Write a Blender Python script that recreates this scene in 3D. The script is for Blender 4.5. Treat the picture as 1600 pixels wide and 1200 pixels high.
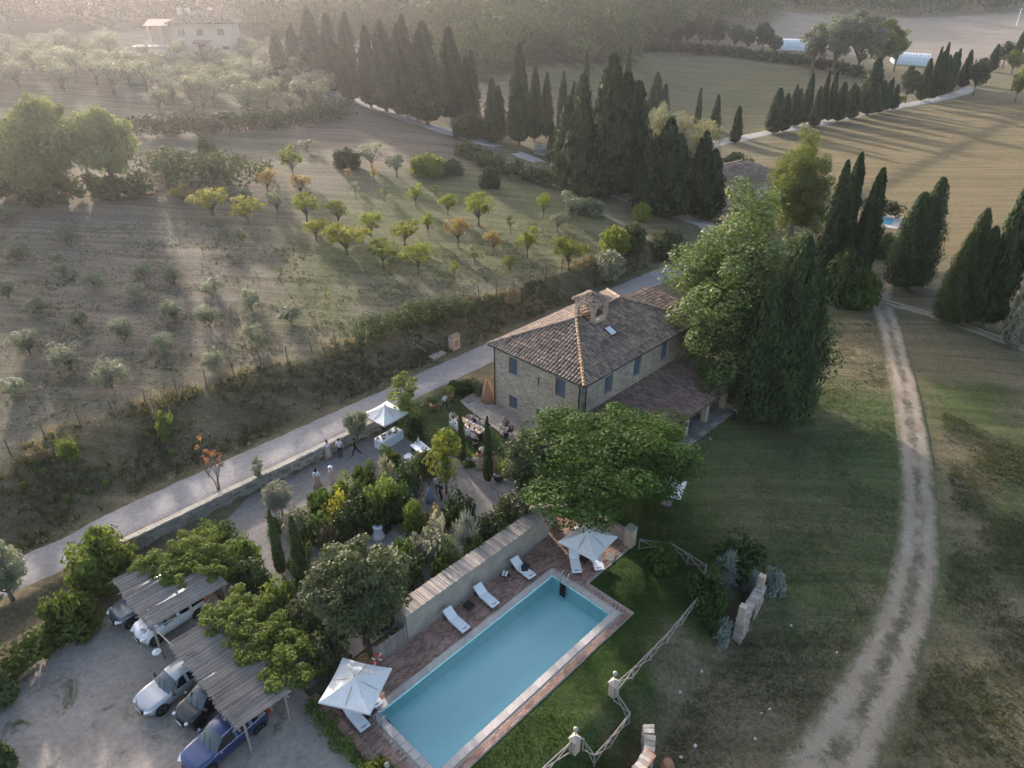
import bpy, math, random
import numpy as np
from mathutils import Vector, geometry

for o in list(bpy.data.objects):
    bpy.data.objects.remove(o)
SC = bpy.context.scene
COL = SC.collection
R = math.radians
rnd = random.Random(7)
NP = np.random.RandomState(11)

# ------------------------------------------------------------------ camera
CAM_H, PITCH, FPX = 35.0, R(29.8), 1130.0
cd = bpy.data.cameras.new('camera')
cam = bpy.data.objects.new('camera', cd)
COL.objects.link(cam)
cd.sensor_width = 36.0
cd.lens = FPX / 1600.0 * 36.0
cd.clip_start, cd.clip_end = 0.5, 6000
cam.location = (0, 0, CAM_H)
cam.rotation_euler = (R(90) - PITCH, 0, 0)
SC.camera = cam

# ------------------------------------------------------------------ light
SUN_ELEV, SUN_HEAD = R(16.5), R(-61.0)          # heading in which the light travels
wd = bpy.data.worlds.new('World')
SC.world = wd
wd.use_nodes = True
wn = wd.node_tree
bg = wn.nodes['Background']
sky = wn.nodes.new('ShaderNodeTexSky')
sky.sky_type = 'NISHITA'
sky.sun_disc = False
sky.sun_elevation = SUN_ELEV
sky.sun_rotation = R(360 - 29)
sky.dust_density = 3.0
sky.air_density = 1.0
sky.ozone_density = 0.8
wn.links.new(sky.outputs[0], bg.inputs[0])
bg.inputs[1].default_value = 0.15
sl = bpy.data.lights.new('sun', 'SUN')
sl.energy = 3.1
sl.angle = R(2.0)
sl.color = (1.0, 0.91, 0.84)
sun = bpy.data.objects.new('sun', sl)
COL.objects.link(sun)
ldir = Vector((math.cos(SUN_HEAD) * math.cos(SUN_ELEV), math.sin(SUN_HEAD) * math.cos(SUN_ELEV), -math.sin(SUN_ELEV)))
sun.rotation_euler = ldir.to_track_quat('-Z', 'Y').to_euler()
vs = SC.view_settings
vs.view_transform = 'Standard'
vs.look = 'None'
vs.gamma = 1.0
vs.use_curve_mapping = False
vs.exposure = 1.45
SC.render.engine = 'CYCLES'
cy = SC.cycles
cy.use_denoising = True
cy.max_bounces = 5
cy.diffuse_bounces = 3
cy.glossy_bounces = 2
cy.transmission_bounces = 3
cy.transparent_max_bounces = 8
cy.volume_bounces = 0
cy.adaptive_threshold = 0.04
cy.caustics_reflective = False
cy.caustics_refractive = False
cy.sample_clamp_indirect = 4.0

# ------------------------------------------------------------------ frames and terrain
CA, SA = math.cos(R(46)), math.sin(R(46))        # estate grid: u along the road and pool, w towards the road
YAW = R(46)
def W(u, w, z=0.0):
    return Vector((u * CA - w * SA, u * SA + w * CA, z))
def UW(x, y):
    return x * CA + y * SA, -x * SA + y * CA
def ss(x, a, b):
    t = np.clip((x - a) / (b - a), 0, 1)
    return t * t * (3 - 2 * t)
def H(x, y):
    x = np.asarray(x, float); y = np.asarray(y, float)
    u = x * CA + y * SA; w = -x * SA + y * CA
    k = 1 - ss(x - 0.1 * y, -15, 42)
    wb = np.maximum(59 - 0.11 * (u - 7), 52.5)
    a = ss(u, 31, 36)
    z = 0.7 * ((1 - a) * ss(w, 45.0, 45.5) + a * ss(w, 41.9, 46.0))
    z = z + (2.4 * ss(w, 50.4, wb)) * (1 - ss(u, 76, 118))
    rise = np.maximum(w - wb - 2, 0)
    z = z + k * 0.088 * np.minimum(rise, 240)
    b = ss(u, 34, 46)
    z = z - 2.0 * ((1 - b) * ss(-w, -14.4, -11.3) + b * ss(-w, -20, 4) * (1 - ss(u, 72, 135)))
    z = z - 0.03 * np.clip(10 - w, 0, 40) * ss(u, 5, 20) * (1 - ss(u, 72, 150))
    z = z - 0.55 * (1 - ss(u, 5, 11))
    z = z + 30 * np.exp(-((x - 5) / 150) ** 2 - ((y - 470) / 140) ** 2)
    z = z + np.clip(0.085 * np.maximum(y - 400, 0), 0, 40) * ss(x, 60, 150)
    z = z + 0.11 * np.clip(y - 640, 0, 300)
    z = z + 0.2 * np.sin(x / 37.0 + 1) * np.sin(y / 45.0) * ss(y, 110, 190)
    return z
def h1(x, y):
    return float(H(x, y))
def ray(px, py):
    a = (px - 800) / FPX; v = (600 - py) / FPX
    c, s = math.cos(PITCH), math.sin(PITCH)
    return (a, c + v * s, -s + v * c)
def at(px, py, dz=0.0):
    d = ray(px, py); t0 = 15.0; t = t0
    while t < 3000:
        if CAM_H + d[2] * t < h1(d[0] * t, d[1] * t) + dz:
            break
        t0 = t; t *= 1.04
    for _ in range(14):
        m = (t0 + t) / 2
        if CAM_H + d[2] * m < h1(d[0] * m, d[1] * m) + dz: t = m
        else: t0 = m
    return Vector((d[0] * t, d[1] * t, h1(d[0] * t, d[1] * t)))
def height_to(p, ytop):
    v = (600 - ytop) / FPX; c, s = math.cos(PITCH), math.sin(PITCH)
    return CAM_H + p.y * (v * c - s) / (c + v * s) - p.z
def depth(p):
    return p.y * math.cos(PITCH) + (CAM_H - p.z) * math.sin(PITCH)
def gw(u, w, dz=0.0):
    p = W(u, w); p.z = h1(p.x, p.y) + dz
    return p

# ------------------------------------------------------------------ materials
class NT:
    def __init__(s, name):
        s.m = bpy.data.materials.new(name); s.m.use_nodes = True
        s.t = s.m.node_tree; s.t.nodes.clear()
        s.out = s.n('ShaderNodeOutputMaterial')
    def n(s, typ, **kw):
        x = s.t.nodes.new(typ)
        for k, v in kw.items(): setattr(x, k, v)
        return x
    def l(s, a, b): s.t.links.new(a, b)
    def val(s, sock, v):
        if hasattr(v, 'links') or hasattr(v, 'is_linked'): s.l(v, sock)
        else: sock.default_value = v
    def mix(s, f, a, b, blend='MIX'):
        x = s.n('ShaderNodeMix', data_type='RGBA', blend_type=blend)
        s.val(x.inputs[0], f); s.val(x.inputs[6], c4(a)); s.val(x.inputs[7], c4(b))
        return x.outputs[2]
    def math(s, op, a, b=0.0, clamp=False):
        x = s.n('ShaderNodeMath', operation=op, use_clamp=clamp)
        s.val(x.inputs[0], a); s.val(x.inputs[1], b)
        return x.outputs[0]
    def noise(s, scale, detail=4, vec=None, rough=0.6, dist=0.0):
        x = s.n('ShaderNodeTexNoise')
        x.inputs['Scale'].default_value = scale; x.inputs['Detail'].default_value = detail
        x.inputs['Roughness'].default_value = rough; x.inputs['Distortion'].default_value = dist
        s.l(vec if vec is not None else s.pos(), x.inputs['Vector'])
        return x.outputs[0]
    def pos(s):
        if not hasattr(s, '_p'): s._p = s.n('ShaderNodeNewGeometry')
        return s._p.outputs['Position']
    def obj(s):
        if not hasattr(s, '_o'): s._o = s.n('ShaderNodeTexCoord')
        return s._o.outputs['Object']
    def island(s):
        s.pos(); return s._p.outputs['Random Per Island']
    def objrand(s):
        if not hasattr(s, '_r'): s._r = s.n('ShaderNodeObjectInfo')
        return s._r.outputs['Random']
    def ramp(s, f, a, b):
        x = s.n('ShaderNodeMapRange'); x.inputs[1].default_value = a; x.inputs[2].default_value = b
        s.l(f, x.inputs[0]); return x.outputs[0]
    def bump(s, hgt, strength, dist=0.05):
        x = s.n('ShaderNodeBump'); x.inputs['Strength'].default_value = strength; x.inputs['Distance'].default_value = dist
        s.l(hgt, x.inputs['Height']); return x.outputs[0]
    def princ(s, col, rough=0.8, metal=0.0, normal=None, spec=0.3, **kw):
        x = s.n('ShaderNodeBsdfPrincipled')
        s.val(x.inputs['Base Color'], c4(col)); s.val(x.inputs['Roughness'], rough)
        x.inputs['Metallic'].default_value = metal; x.inputs['Specular IOR Level'].default_value = spec
        for k, v in kw.items(): x.inputs[k].default_value = v
        if normal is not None: s.l(normal, x.inputs['Normal'])
        s.l(x.outputs[0], s.out.inputs[0]); return x
def c4(c):
    if isinstance(c, (tuple, list)) and len(c) == 3: return (c[0], c[1], c[2], 1.0)
    return c

def mat(name, c1, c2=None, scale=2.0, rough=0.8, bump=0.0, bscale=None, metal=0.0, island=0.0, objvar=0.0, spec=0.3, coat=0.0, use_obj=True):
    t = NT(name)
    vec = t.obj() if use_obj else t.pos()
    c = c1
    if c2 is not None:
        c = t.mix(t.ramp(t.noise(scale, 5, vec), 0.3, 0.7), c1, c2)
    if island or objvar:
        hsv = t.n('ShaderNodeHueSaturation')
        f = t.island() if island else t.objrand()
        v = t.math('ADD', t.math('MULTIPLY', f, 2 * (island or objvar)), 1 - (island or objvar))
        t.l(v, hsv.inputs['Value']); t.val(hsv.inputs['Color'], c4(c)); c = hsv.outputs[0]
    nrm = t.bump(t.noise(bscale or scale * 4, 5, vec), bump, 0.05) if bump else None
    t.princ(c, rough, metal, nrm, spec, **({'Coat Weight': coat, 'Coat Roughness': 0.06} if coat else {}))
    return t.m

def leaf_mat(name, c1, c2, trans=0.32, rough=0.7, spec=0.1):
    t = NT(name)
    at_ = t.n('ShaderNodeAttribute', attribute_name='tint')
    f = t.math('ADD', t.math('MULTIPLY', t.island(), 0.45), t.math('MULTIPLY', at_.outputs['Fac'], 0.38))
    f = t.math('ADD', f, t.math('MULTIPLY', t.objrand(), 0.22), True)
    c = t.mix(f, c1, c2)
    hsv = t.n('ShaderNodeHueSaturation')
    t.l(t.math('ADD', t.math('MULTIPLY', t.objrand(), 0.3), 0.85), hsv.inputs['Value'])
    t.l(c, hsv.inputs['Color'])
    p = t.princ(hsv.outputs[0], rough, spec=spec)
    tr = t.n('ShaderNodeBsdfTranslucent')
    t.l(t.mix(1.0, hsv.outputs[0], (1.5, 1.45, 0.9), 'MULTIPLY'), tr.inputs[0])
    mx = t.n('ShaderNodeMixShader'); mx.inputs[0].default_value = trans
    t.l(p.outputs[0], mx.inputs[1]); t.l(tr.outputs[0], mx.inputs[2]); t.l(mx.outputs[0], t.out.inputs[0])
    return t.m

def stone_mat(name, c1, c2, mortar, sc=3.2, zs=1.9, bump=0.6):
    t = NT(name)
    mp = t.n('ShaderNodeMapping'); mp.inputs['Scale'].default_value = (1, 1, zs); t.l(t.obj(), mp.inputs[0])
    wob = t.n('ShaderNodeMix', data_type='RGBA'); wob.inputs[0].default_value = 0.06
    nz = t.n('ShaderNodeTexNoise'); nz.inputs['Scale'].default_value = 3; t.l(mp.outputs[0], nz.inputs['Vector'])
    t.l(mp.outputs[0], wob.inputs[6]); t.l(nz.outputs[1], wob.inputs[7])
    v = t.n('ShaderNodeTexVoronoi'); v.inputs['Scale'].default_value = sc; t.l(wob.outputs[2], v.inputs['Vector'])
    e = t.n('ShaderNodeTexVoronoi', feature='DISTANCE_TO_EDGE'); e.inputs['Scale'].default_value = sc; t.l(wob.outputs[2], e.inputs['Vector'])
    sep = t.n('ShaderNodeSeparateColor'); t.l(v.outputs['Color'], sep.inputs[0])
    c = t.mix(sep.outputs[0], c1, c2)
    c = t.mix(t.math('MULTIPLY', sep.outputs[1], 0.35), c, tuple(min(1, x * 1.9) for x in c2))
    c = t.mix(t.ramp(t.noise(0.5, 5, t.obj()), 0.35, 0.75), c, t.mix(0.45, c, tuple(x * 0.55 for x in c1)))
    m = t.ramp(e.outputs['Distance'], 0.03, 0.10)
    c = t.mix(m, mortar, c)
    hb = t.math('ADD', m, t.math('MULTIPLY', t.noise(14, 4, t.obj()), 0.5))
    t.princ(c, 0.9, normal=t.bump(hb, bump, 0.04), spec=0.15)
    return t.m

M = {}
def ground_mat(name, attr=True, c=None, dry=(0.26, 0.205, 0.14), fine=1.0):
    t = NT(name)
    if attr:
        a = t.n('ShaderNodeAttribute', attribute_name='zone'); base = a.outputs['Color']
        b = t.n('ShaderNodeAttribute', attribute_name='dry'); dr = b.outputs['Fac']
    else:
        base = c; dr = 0.4
    n1 = t.ramp(t.noise(0.11, 5, rough=0.65, dist=0.6), 0.38, 0.64)
    n2 = t.ramp(t.noise(0.7, 7, rough=0.72, dist=0.8), 0.40, 0.62)
    n3 = t.ramp(t.noise(4.5, 7, rough=0.8), 0.34, 0.66)
    c1 = t.mix(t.math('MULTIPLY', t.math('MULTIPLY', n1, dr), 0.85), base, dry)
    c2 = t.mix(t.math('MULTIPLY', t.math('MULTIPLY', n2, dr), 0.8), c1, t.mix(0.5, dry, (0.20, 0.15, 0.115)))
    c3 = t.mix(n3, t.mix(1.0, c2, (0.5, 0.54, 0.48), 'MULTIPLY'), t.mix(1.0, c2, (1.5, 1.43, 1.4), 'MULTIPLY'))
    mp = t.n('ShaderNodeMapping'); mp.inputs['Rotation'].default_value = (0, 0, R(-24)); mp.inputs['Scale'].default_value = (0.03, 0.75, 0.3); t.l(t.pos(), mp.inputs[0])
    n4 = t.ramp(t.noise(1.0, 6, mp.outputs[0], 0.7), 0.36, 0.64)
    c3 = t.mix(n4, t.mix(1.0, c3, (0.72, 0.75, 0.72), 'MULTIPLY'), t.mix(1.0, c3, (1.24, 1.21, 1.2), 'MULTIPLY'))
    hb = t.math('ADD', t.math('MULTIPLY', n3, 0.6), t.math('MULTIPLY', n2, 0.8))
    t.princ(c3, 0.95, normal=t.bump(hb, 0.8 * fine, 0.16), spec=0.1)
    return t.m
M['ground'] = ground_mat('ground_grass')

def gravel_mat(name, c1, c2, grass=None, gfac=(0.52, 0.66), sc=0.35):
    t = NT(name)
    n1 = t.ramp(t.noise(0.35, 5, rough=0.6), 0.3, 0.7)
    n2 = t.ramp(t.noise(3.2, 9, rough=0.86), 0.33, 0.67)
    c = t.mix(n1, c1, c2)
    c = t.mix(n2, t.mix(1.0, c, (0.66, 0.64, 0.63), 'MULTIPLY'), t.mix(1.0, c, (1.24, 1.24, 1.24), 'MULTIPLY'))
    if grass:
        g = t.ramp(t.noise(sc, 7, rough=0.72, dist=0.5), *gfac)
        c = t.mix(g, c, t.mix(n2, grass, tuple(x * 1.9 for x in grass)))
    t.princ(c, 0.95, normal=t.bump(n2, 0.5, 0.04), spec=0.1)
    return t.m
M['gravel'] = gravel_mat('pale_gravel', (0.27, 0.25, 0.235), (0.36, 0.335, 0.31))
M['road'] = gravel_mat('road_gravel', (0.285, 0.262, 0.252), (0.36, 0.332, 0.318))
M['parking'] = gravel_mat('parking_gravel', (0.29, 0.25, 0.22), (0.40, 0.345, 0.30), (0.055, 0.065, 0.028), (0.56, 0.68), 0.42)
M['avenue'] = gravel_mat('avenue_gravel', (0.36, 0.33, 0.30), (0.46, 0.42, 0.38), (0.12, 0.11, 0.06), (0.6, 0.75), 0.5)
M['dark_gravel'] = gravel_mat('garden_gravel', (0.20, 0.185, 0.175), (0.27, 0.25, 0.235))

def track_mat():
    t = NT('dirt_track')
    a = t.n('ShaderNodeAttribute', attribute_name='across')      # -1 .. 1 over the width of the track
    ab = t.math('ABSOLUTE', a.outputs['Fac'])
    wob = t.math('SUBTRACT', t.noise(0.8, 8, rough=0.78, dist=0.6), 0.5)
    x = t.math('ADD', ab, t.math('MULTIPLY', wob, 1.3))
    edge = t.ramp(x, 0.54, 0.86)
    mid = t.math('SUBTRACT', 1.0, t.ramp(x, 0.10, 0.30), True)
    n2 = t.ramp(t.noise(9, 6, rough=0.75), 0.28, 0.72)
    dirt = t.mix(t.ramp(t.noise(0.4, 5), 0.3, 0.7), (0.32, 0.25, 0.185), (0.46, 0.37, 0.28))
    dirt = t.mix(n2, t.mix(1.0, dirt, (0.7, 0.7, 0.7), 'MULTIPLY'), t.mix(1.0, dirt, (1.25, 1.25, 1.25), 'MULTIPLY'))
    grass = t.mix(n2, (0.07, 0.078, 0.038), (0.21, 0.19, 0.11))
    c = t.mix(edge, dirt, grass)
    c = t.mix(t.math('MULTIPLY', mid, t.ramp(t.noise(0.3, 7, rough=0.75), 0.39, 0.57)), c, t.mix(n2, (0.07, 0.075, 0.04), (0.22, 0.185, 0.13)))
    t.princ(c, 0.95, normal=t.bump(n2, 0.7, 0.08), spec=0.1)
    return t.m
M['track'] = track_mat()

M['stone'] = stone_mat('rubble_stone', (0.28, 0.215, 0.155), (0.55, 0.455, 0.36), (0.45, 0.385, 0.31), 3.3)
M['stone_dark'] = stone_mat('old_rubble_stone', (0.27, 0.25, 0.215), (0.38, 0.35, 0.30), (0.2, 0.185, 0.16), 2.6, 1.6)
M['stone_blk'] = mat('stone_block', (0.36, 0.33, 0.28), (0.26, 0.24, 0.21), 4, 0.9, 0.4, island=0.35)
M['stone_pale'] = mat('pale_stone_block', (0.50, 0.42, 0.355), (0.38, 0.32, 0.27), 4, 0.9, 0.4, island=0.3)
M['plaster'] = mat('weathered_plaster', (0.42, 0.37, 0.31), (0.30, 0.265, 0.225), 1.2, 0.9, 0.35, 9)
M['villa_wall'] = mat('villa_plaster', (0.52, 0.43, 0.35), (0.44, 0.37, 0.30), 0.6, 0.9, 0.2)
M['tile'] = mat('old_roof_tile', (0.185, 0.14, 0.112), (0.345, 0.255, 0.195), 1.4, 0.9, 0.3, 10, island=0.32)
M['roofbed'] = mat('roof_bedding', (0.055, 0.045, 0.04), (0.09, 0.07, 0.06), 3, 0.95)
M['tile_warm'] = mat('warm_roof_tile', (0.22, 0.145, 0.11), (0.32, 0.235, 0.18), 1.5, 0.88, 0.3, 10, island=0.4)
M['tile_porch'] = mat('brown_roof_tile', (0.21, 0.135, 0.11), (0.32, 0.22, 0.175), 1.1, 0.9, 0.3, 10, island=0.28)
M['hip_tile'] = mat('orange_hip_tile', (0.36, 0.23, 0.13), (0.27, 0.185, 0.12), 3, 0.85, 0.2, island=0.3)
M['brick'] = mat('terracotta_paver', (0.27, 0.145, 0.105), (0.36, 0.245, 0.195), 0.7, 0.8, 0.2, 12, island=0.34)
M['joint'] = mat('sandy_joint', (0.42, 0.37, 0.325), (0.33, 0.285, 0.245), 3, 0.95)
M['brickwall'] = mat('pale_brick', (0.45, 0.33, 0.25), (0.52, 0.42, 0.33), 5, 0.85, 0.2, island=0.25)
M['redbrick'] = mat('red_brick', (0.38, 0.16, 0.09), (0.45, 0.25, 0.16), 5, 0.85, 0.2, island=0.3)
M['coping'] = mat('travertine', (0.55, 0.48, 0.43), (0.46, 0.40, 0.36), 3, 0.7, 0.1, island=0.0, objvar=0.10)
M['slab'] = mat('paving_stone', (0.36, 0.31, 0.265), (0.28, 0.245, 0.215), 1.5, 0.85, 0.25, objvar=0.22)
M['slab_grey'] = mat('grey_paving_stone', (0.235, 0.225, 0.21), (0.175, 0.17, 0.16), 1.5, 0.8, 0.25, objvar=0.22)
M['wood'] = mat('weathered_wood', (0.34, 0.30, 0.27), (0.22, 0.19, 0.165), 4, 0.85, 0.3, 20, objvar=0.18)
M['wood_brown'] = mat('brown_wood', (0.25, 0.17, 0.11), (0.17, 0.115, 0.075), 5, 0.75, 0.2, 20)
M['tabletop'] = mat('pale_oak', (0.50, 0.37, 0.24), (0.42, 0.30, 0.19), 4, 0.6, 0.1, objvar=0.12)
M['reed'] = mat('grey_reed', (0.27, 0.23, 0.20), (0.39, 0.335, 0.295), 1.2, 0.9, 0.25, 16, island=0.35)
M['bark'] = mat('bark', (0.13, 0.10, 0.075), (0.20, 0.165, 0.13), 3, 0.95, 0.5, 12)
M['pale_bark'] = mat('pale_bark', (0.34, 0.31, 0.27), (0.24, 0.215, 0.18), 3, 0.95, 0.4, 12)
M['canvas'] = mat('white_canvas', (0.80, 0.77, 0.75), (0.72, 0.69, 0.67), 2, 0.85, 0.05)
M['cloth'] = mat('white_linen', (0.80, 0.78, 0.78), (0.76, 0.75, 0.76), 4, 0.9, 0.05)
M['cushion'] = mat('white_cushion', (0.80, 0.80, 0.82), (0.74, 0.74, 0.76), 4, 0.85, 0.05)
M['white'] = mat('white_paint', (0.78, 0.77, 0.75), (0.7, 0.69, 0.68), 3, 0.5)
M['black'] = mat('black_plastic', (0.018, 0.018, 0.02), None, rough=0.5)
M['dark'] = mat('dark_interior', (0.03, 0.028, 0.026), None, rough=0.9)
M['darkcloth'] = mat('dark_fabric', (0.025, 0.027, 0.035), (0.04, 0.04, 0.05), 8, 0.9)
M['shutter'] = mat('blue_grey_shutter', (0.085, 0.125, 0.165), (0.12, 0.16, 0.20), 6, 0.6, 0.15, 30)
M['gutter'] = mat('dark_gutter', (0.05, 0.047, 0.045), (0.08, 0.07, 0.065), 3, 0.5, metal=0.4)
M['steel'] = mat('steel', (0.6, 0.6, 0.62), None, rough=0.25, metal=1.0)
M['rubber'] = mat('rubber', (0.02, 0.02, 0.022), None, rough=0.85)
M['alloy'] = mat('alloy_rim', (0.55, 0.55, 0.57), None, rough=0.3, metal=0.9)
M['glass_dark'] = mat('tinted_glass', (0.012, 0.014, 0.017), None, rough=0.06, spec=0.7)
M['glass_pale'] = mat('windscreen_glass', (0.06, 0.075, 0.08), None, rough=0.05, spec=0.9)
M['lamp'] = mat('lamp_lens', (0.65, 0.67, 0.7), None, rough=0.12, spec=0.8)
M['globe'] = mat('opal_globe', (0.34, 0.31, 0.28), None, rough=0.3, spec=0.5)
M['red'] = mat('red_plastic', (0.55, 0.07, 0.035), None, rough=0.5)
M['terracotta'] = mat('terracotta', (0.42, 0.19, 0.10), (0.36, 0.2, 0.13), 6, 0.85, 0.2)
M['poolfloor'] = mat('pool_liner', (0.63, 0.97, 0.94), (0.58, 0.95, 0.92), 1.5, 0.6)
M['tunnel'] = mat('tunnel_film', (0.75, 0.76, 0.75), (0.66, 0.68, 0.67), 0.4, 0.35)
M['tarp'] = mat('teal_tarp', (0.12, 0.21, 0.22), None, rough=0.6)
M['wire'] = mat('galvanised_wire', (0.3, 0.29, 0.28), None, rough=0.5, metal=0.5)
M['rust'] = mat('rusty_post', (0.11, 0.08, 0.06), (0.17, 0.13, 0.10), 6, 0.9)
M['mountlime'] = mat('lime_mortar', (0.5, 0.45, 0.38), None)
for k_, c_ in dict(white=(0.78, 0.78, 0.79), silver=(0.42, 0.43, 0.45), black=(0.02, 0.02, 0.024), blue=(0.028, 0.05, 0.14), slate=(0.10, 0.115, 0.14)).items():
    M['paint_' + k_] = mat('car_paint_' + k_, c_, None, rough=0.32, metal=0.0 if k_ == 'white' else 0.35, spec=0.5, coat=0.7)
def water_mat():
    t = NT('pool_water')
    tr = t.n('ShaderNodeBsdfTransparent'); tr.inputs[0].default_value = (0.95, 0.995, 1.0, 1)
    gl = t.n('ShaderNodeBsdfGlossy'); gl.inputs['Roughness'].default_value = 0.02
    nb = t.bump(t.noise(2.6, 4, rough=0.6), 0.16, 0.06)
    t.l(nb, gl.inputs['Normal'])
    fr = t.n('ShaderNodeFresnel'); fr.inputs[0].default_value = 1.33; t.l(nb, fr.inputs['Normal'])
    mx = t.n('ShaderNodeMixShader'); t.l(fr.outputs[0], mx.inputs[0]); t.l(tr.outputs[0], mx.inputs[1]); t.l(gl.outputs[0], mx.inputs[2])
    t.l(mx.outputs[0], t.out.inputs[0]); return t.m
M['water'] = water_mat()
LEAF = {
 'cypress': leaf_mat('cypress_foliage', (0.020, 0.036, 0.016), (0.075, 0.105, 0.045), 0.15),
 'cypress_lit': leaf_mat('sunlit_cypress_foliage', (0.035, 0.055, 0.020), (0.115, 0.145, 0.055), 0.18),  # lighter copy of the cypress colours, sunlit look put into the leaves
 'oak': leaf_mat('oak_foliage', (0.035, 0.070, 0.016), (0.105, 0.175, 0.040), 0.30),
 'poplar': leaf_mat('poplar_foliage', (0.055, 0.09, 0.028), (0.175, 0.225, 0.08), 0.32, 0.6, 0.2),
 'lightgreen': leaf_mat('light_green_foliage', (0.10, 0.125, 0.03), (0.22, 0.25, 0.07), 0.4),
 'yellow': leaf_mat('yellow_green_foliage', (0.15, 0.165, 0.025), (0.33, 0.31, 0.055), 0.45),
 'fruit': leaf_mat('fruit_tree_foliage', (0.10, 0.135, 0.025), (0.25, 0.27, 0.05), 0.42),
 'rustleaf': leaf_mat('rusty_foliage', (0.22, 0.155, 0.07), (0.34, 0.25, 0.11), 0.4),
 'orange': leaf_mat('orange_foliage', (0.34, 0.14, 0.075), (0.42, 0.22, 0.11), 0.35),
 'brown': leaf_mat('faded_brown_foliage', (0.15, 0.125, 0.075), (0.24, 0.19, 0.12), 0.3),
 'olive': leaf_mat('olive_foliage', (0.125, 0.14, 0.085), (0.28, 0.295, 0.205), 0.28, 0.55, 0.25),
 'silver': leaf_mat('silver_foliage', (0.20, 0.20, 0.15), (0.36, 0.355, 0.28), 0.25),
 'blue': leaf_mat('blue_grey_foliage', (0.20, 0.235, 0.225), (0.36, 0.40, 0.385), 0.2),
 'laurel': leaf_mat('laurel_foliage', (0.022, 0.045, 0.014), (0.065, 0.10, 0.028), 0.22, 0.6, 0.2),
 'shrub': leaf_mat('shrub_foliage', (0.04, 0.075, 0.018), (0.12, 0.17, 0.04), 0.3),
 'bright': leaf_mat('bright_shrub_foliage', (0.085, 0.125, 0.025), (0.19, 0.24, 0.06), 0.35),
 'holm': leaf_mat('holm_oak_foliage', (0.04, 0.055, 0.024), (0.125, 0.145, 0.07), 0.25, 0.6, 0.2),
 'vine': leaf_mat('vine_foliage', (0.045, 0.075, 0.018), (0.17, 0.205, 0.05), 0.35),
 'ivy': leaf_mat('ivy_foliage', (0.035, 0.055, 0.022), (0.10, 0.125, 0.05), 0.25),
 'woods': leaf_mat('woodland_foliage', (0.032, 0.05, 0.02), (0.11, 0.135, 0.055), 0.12),
 'hazewoods': leaf_mat('hazed_woodland_foliage', (0.12, 0.145, 0.06), (0.25, 0.275, 0.12), 0.3),  # leaf colour lightened to put the haze over these trees into it
 'willow': leaf_mat('pale_willow_foliage', (0.21, 0.20, 0.11), (0.36, 0.34, 0.20), 0.35),
 'drygrass': leaf_mat('dry_grass', (0.20, 0.155, 0.095), (0.33, 0.26, 0.165), 0.2, 0.8, 0.1),
 'weeds': leaf_mat('weeds', (0.06, 0.07, 0.03), (0.17, 0.155, 0.08), 0.3, 0.8, 0.1),
 'meadow': leaf_mat('meadow_grass', (0.06, 0.078, 0.034), (0.165, 0.155, 0.085), 0.3, 0.8, 0.1),
 'lawn': leaf_mat('lawn_grass', (0.03, 0.058, 0.013), (0.075, 0.115, 0.028), 0.3, 0.8, 0.1),
}
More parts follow.
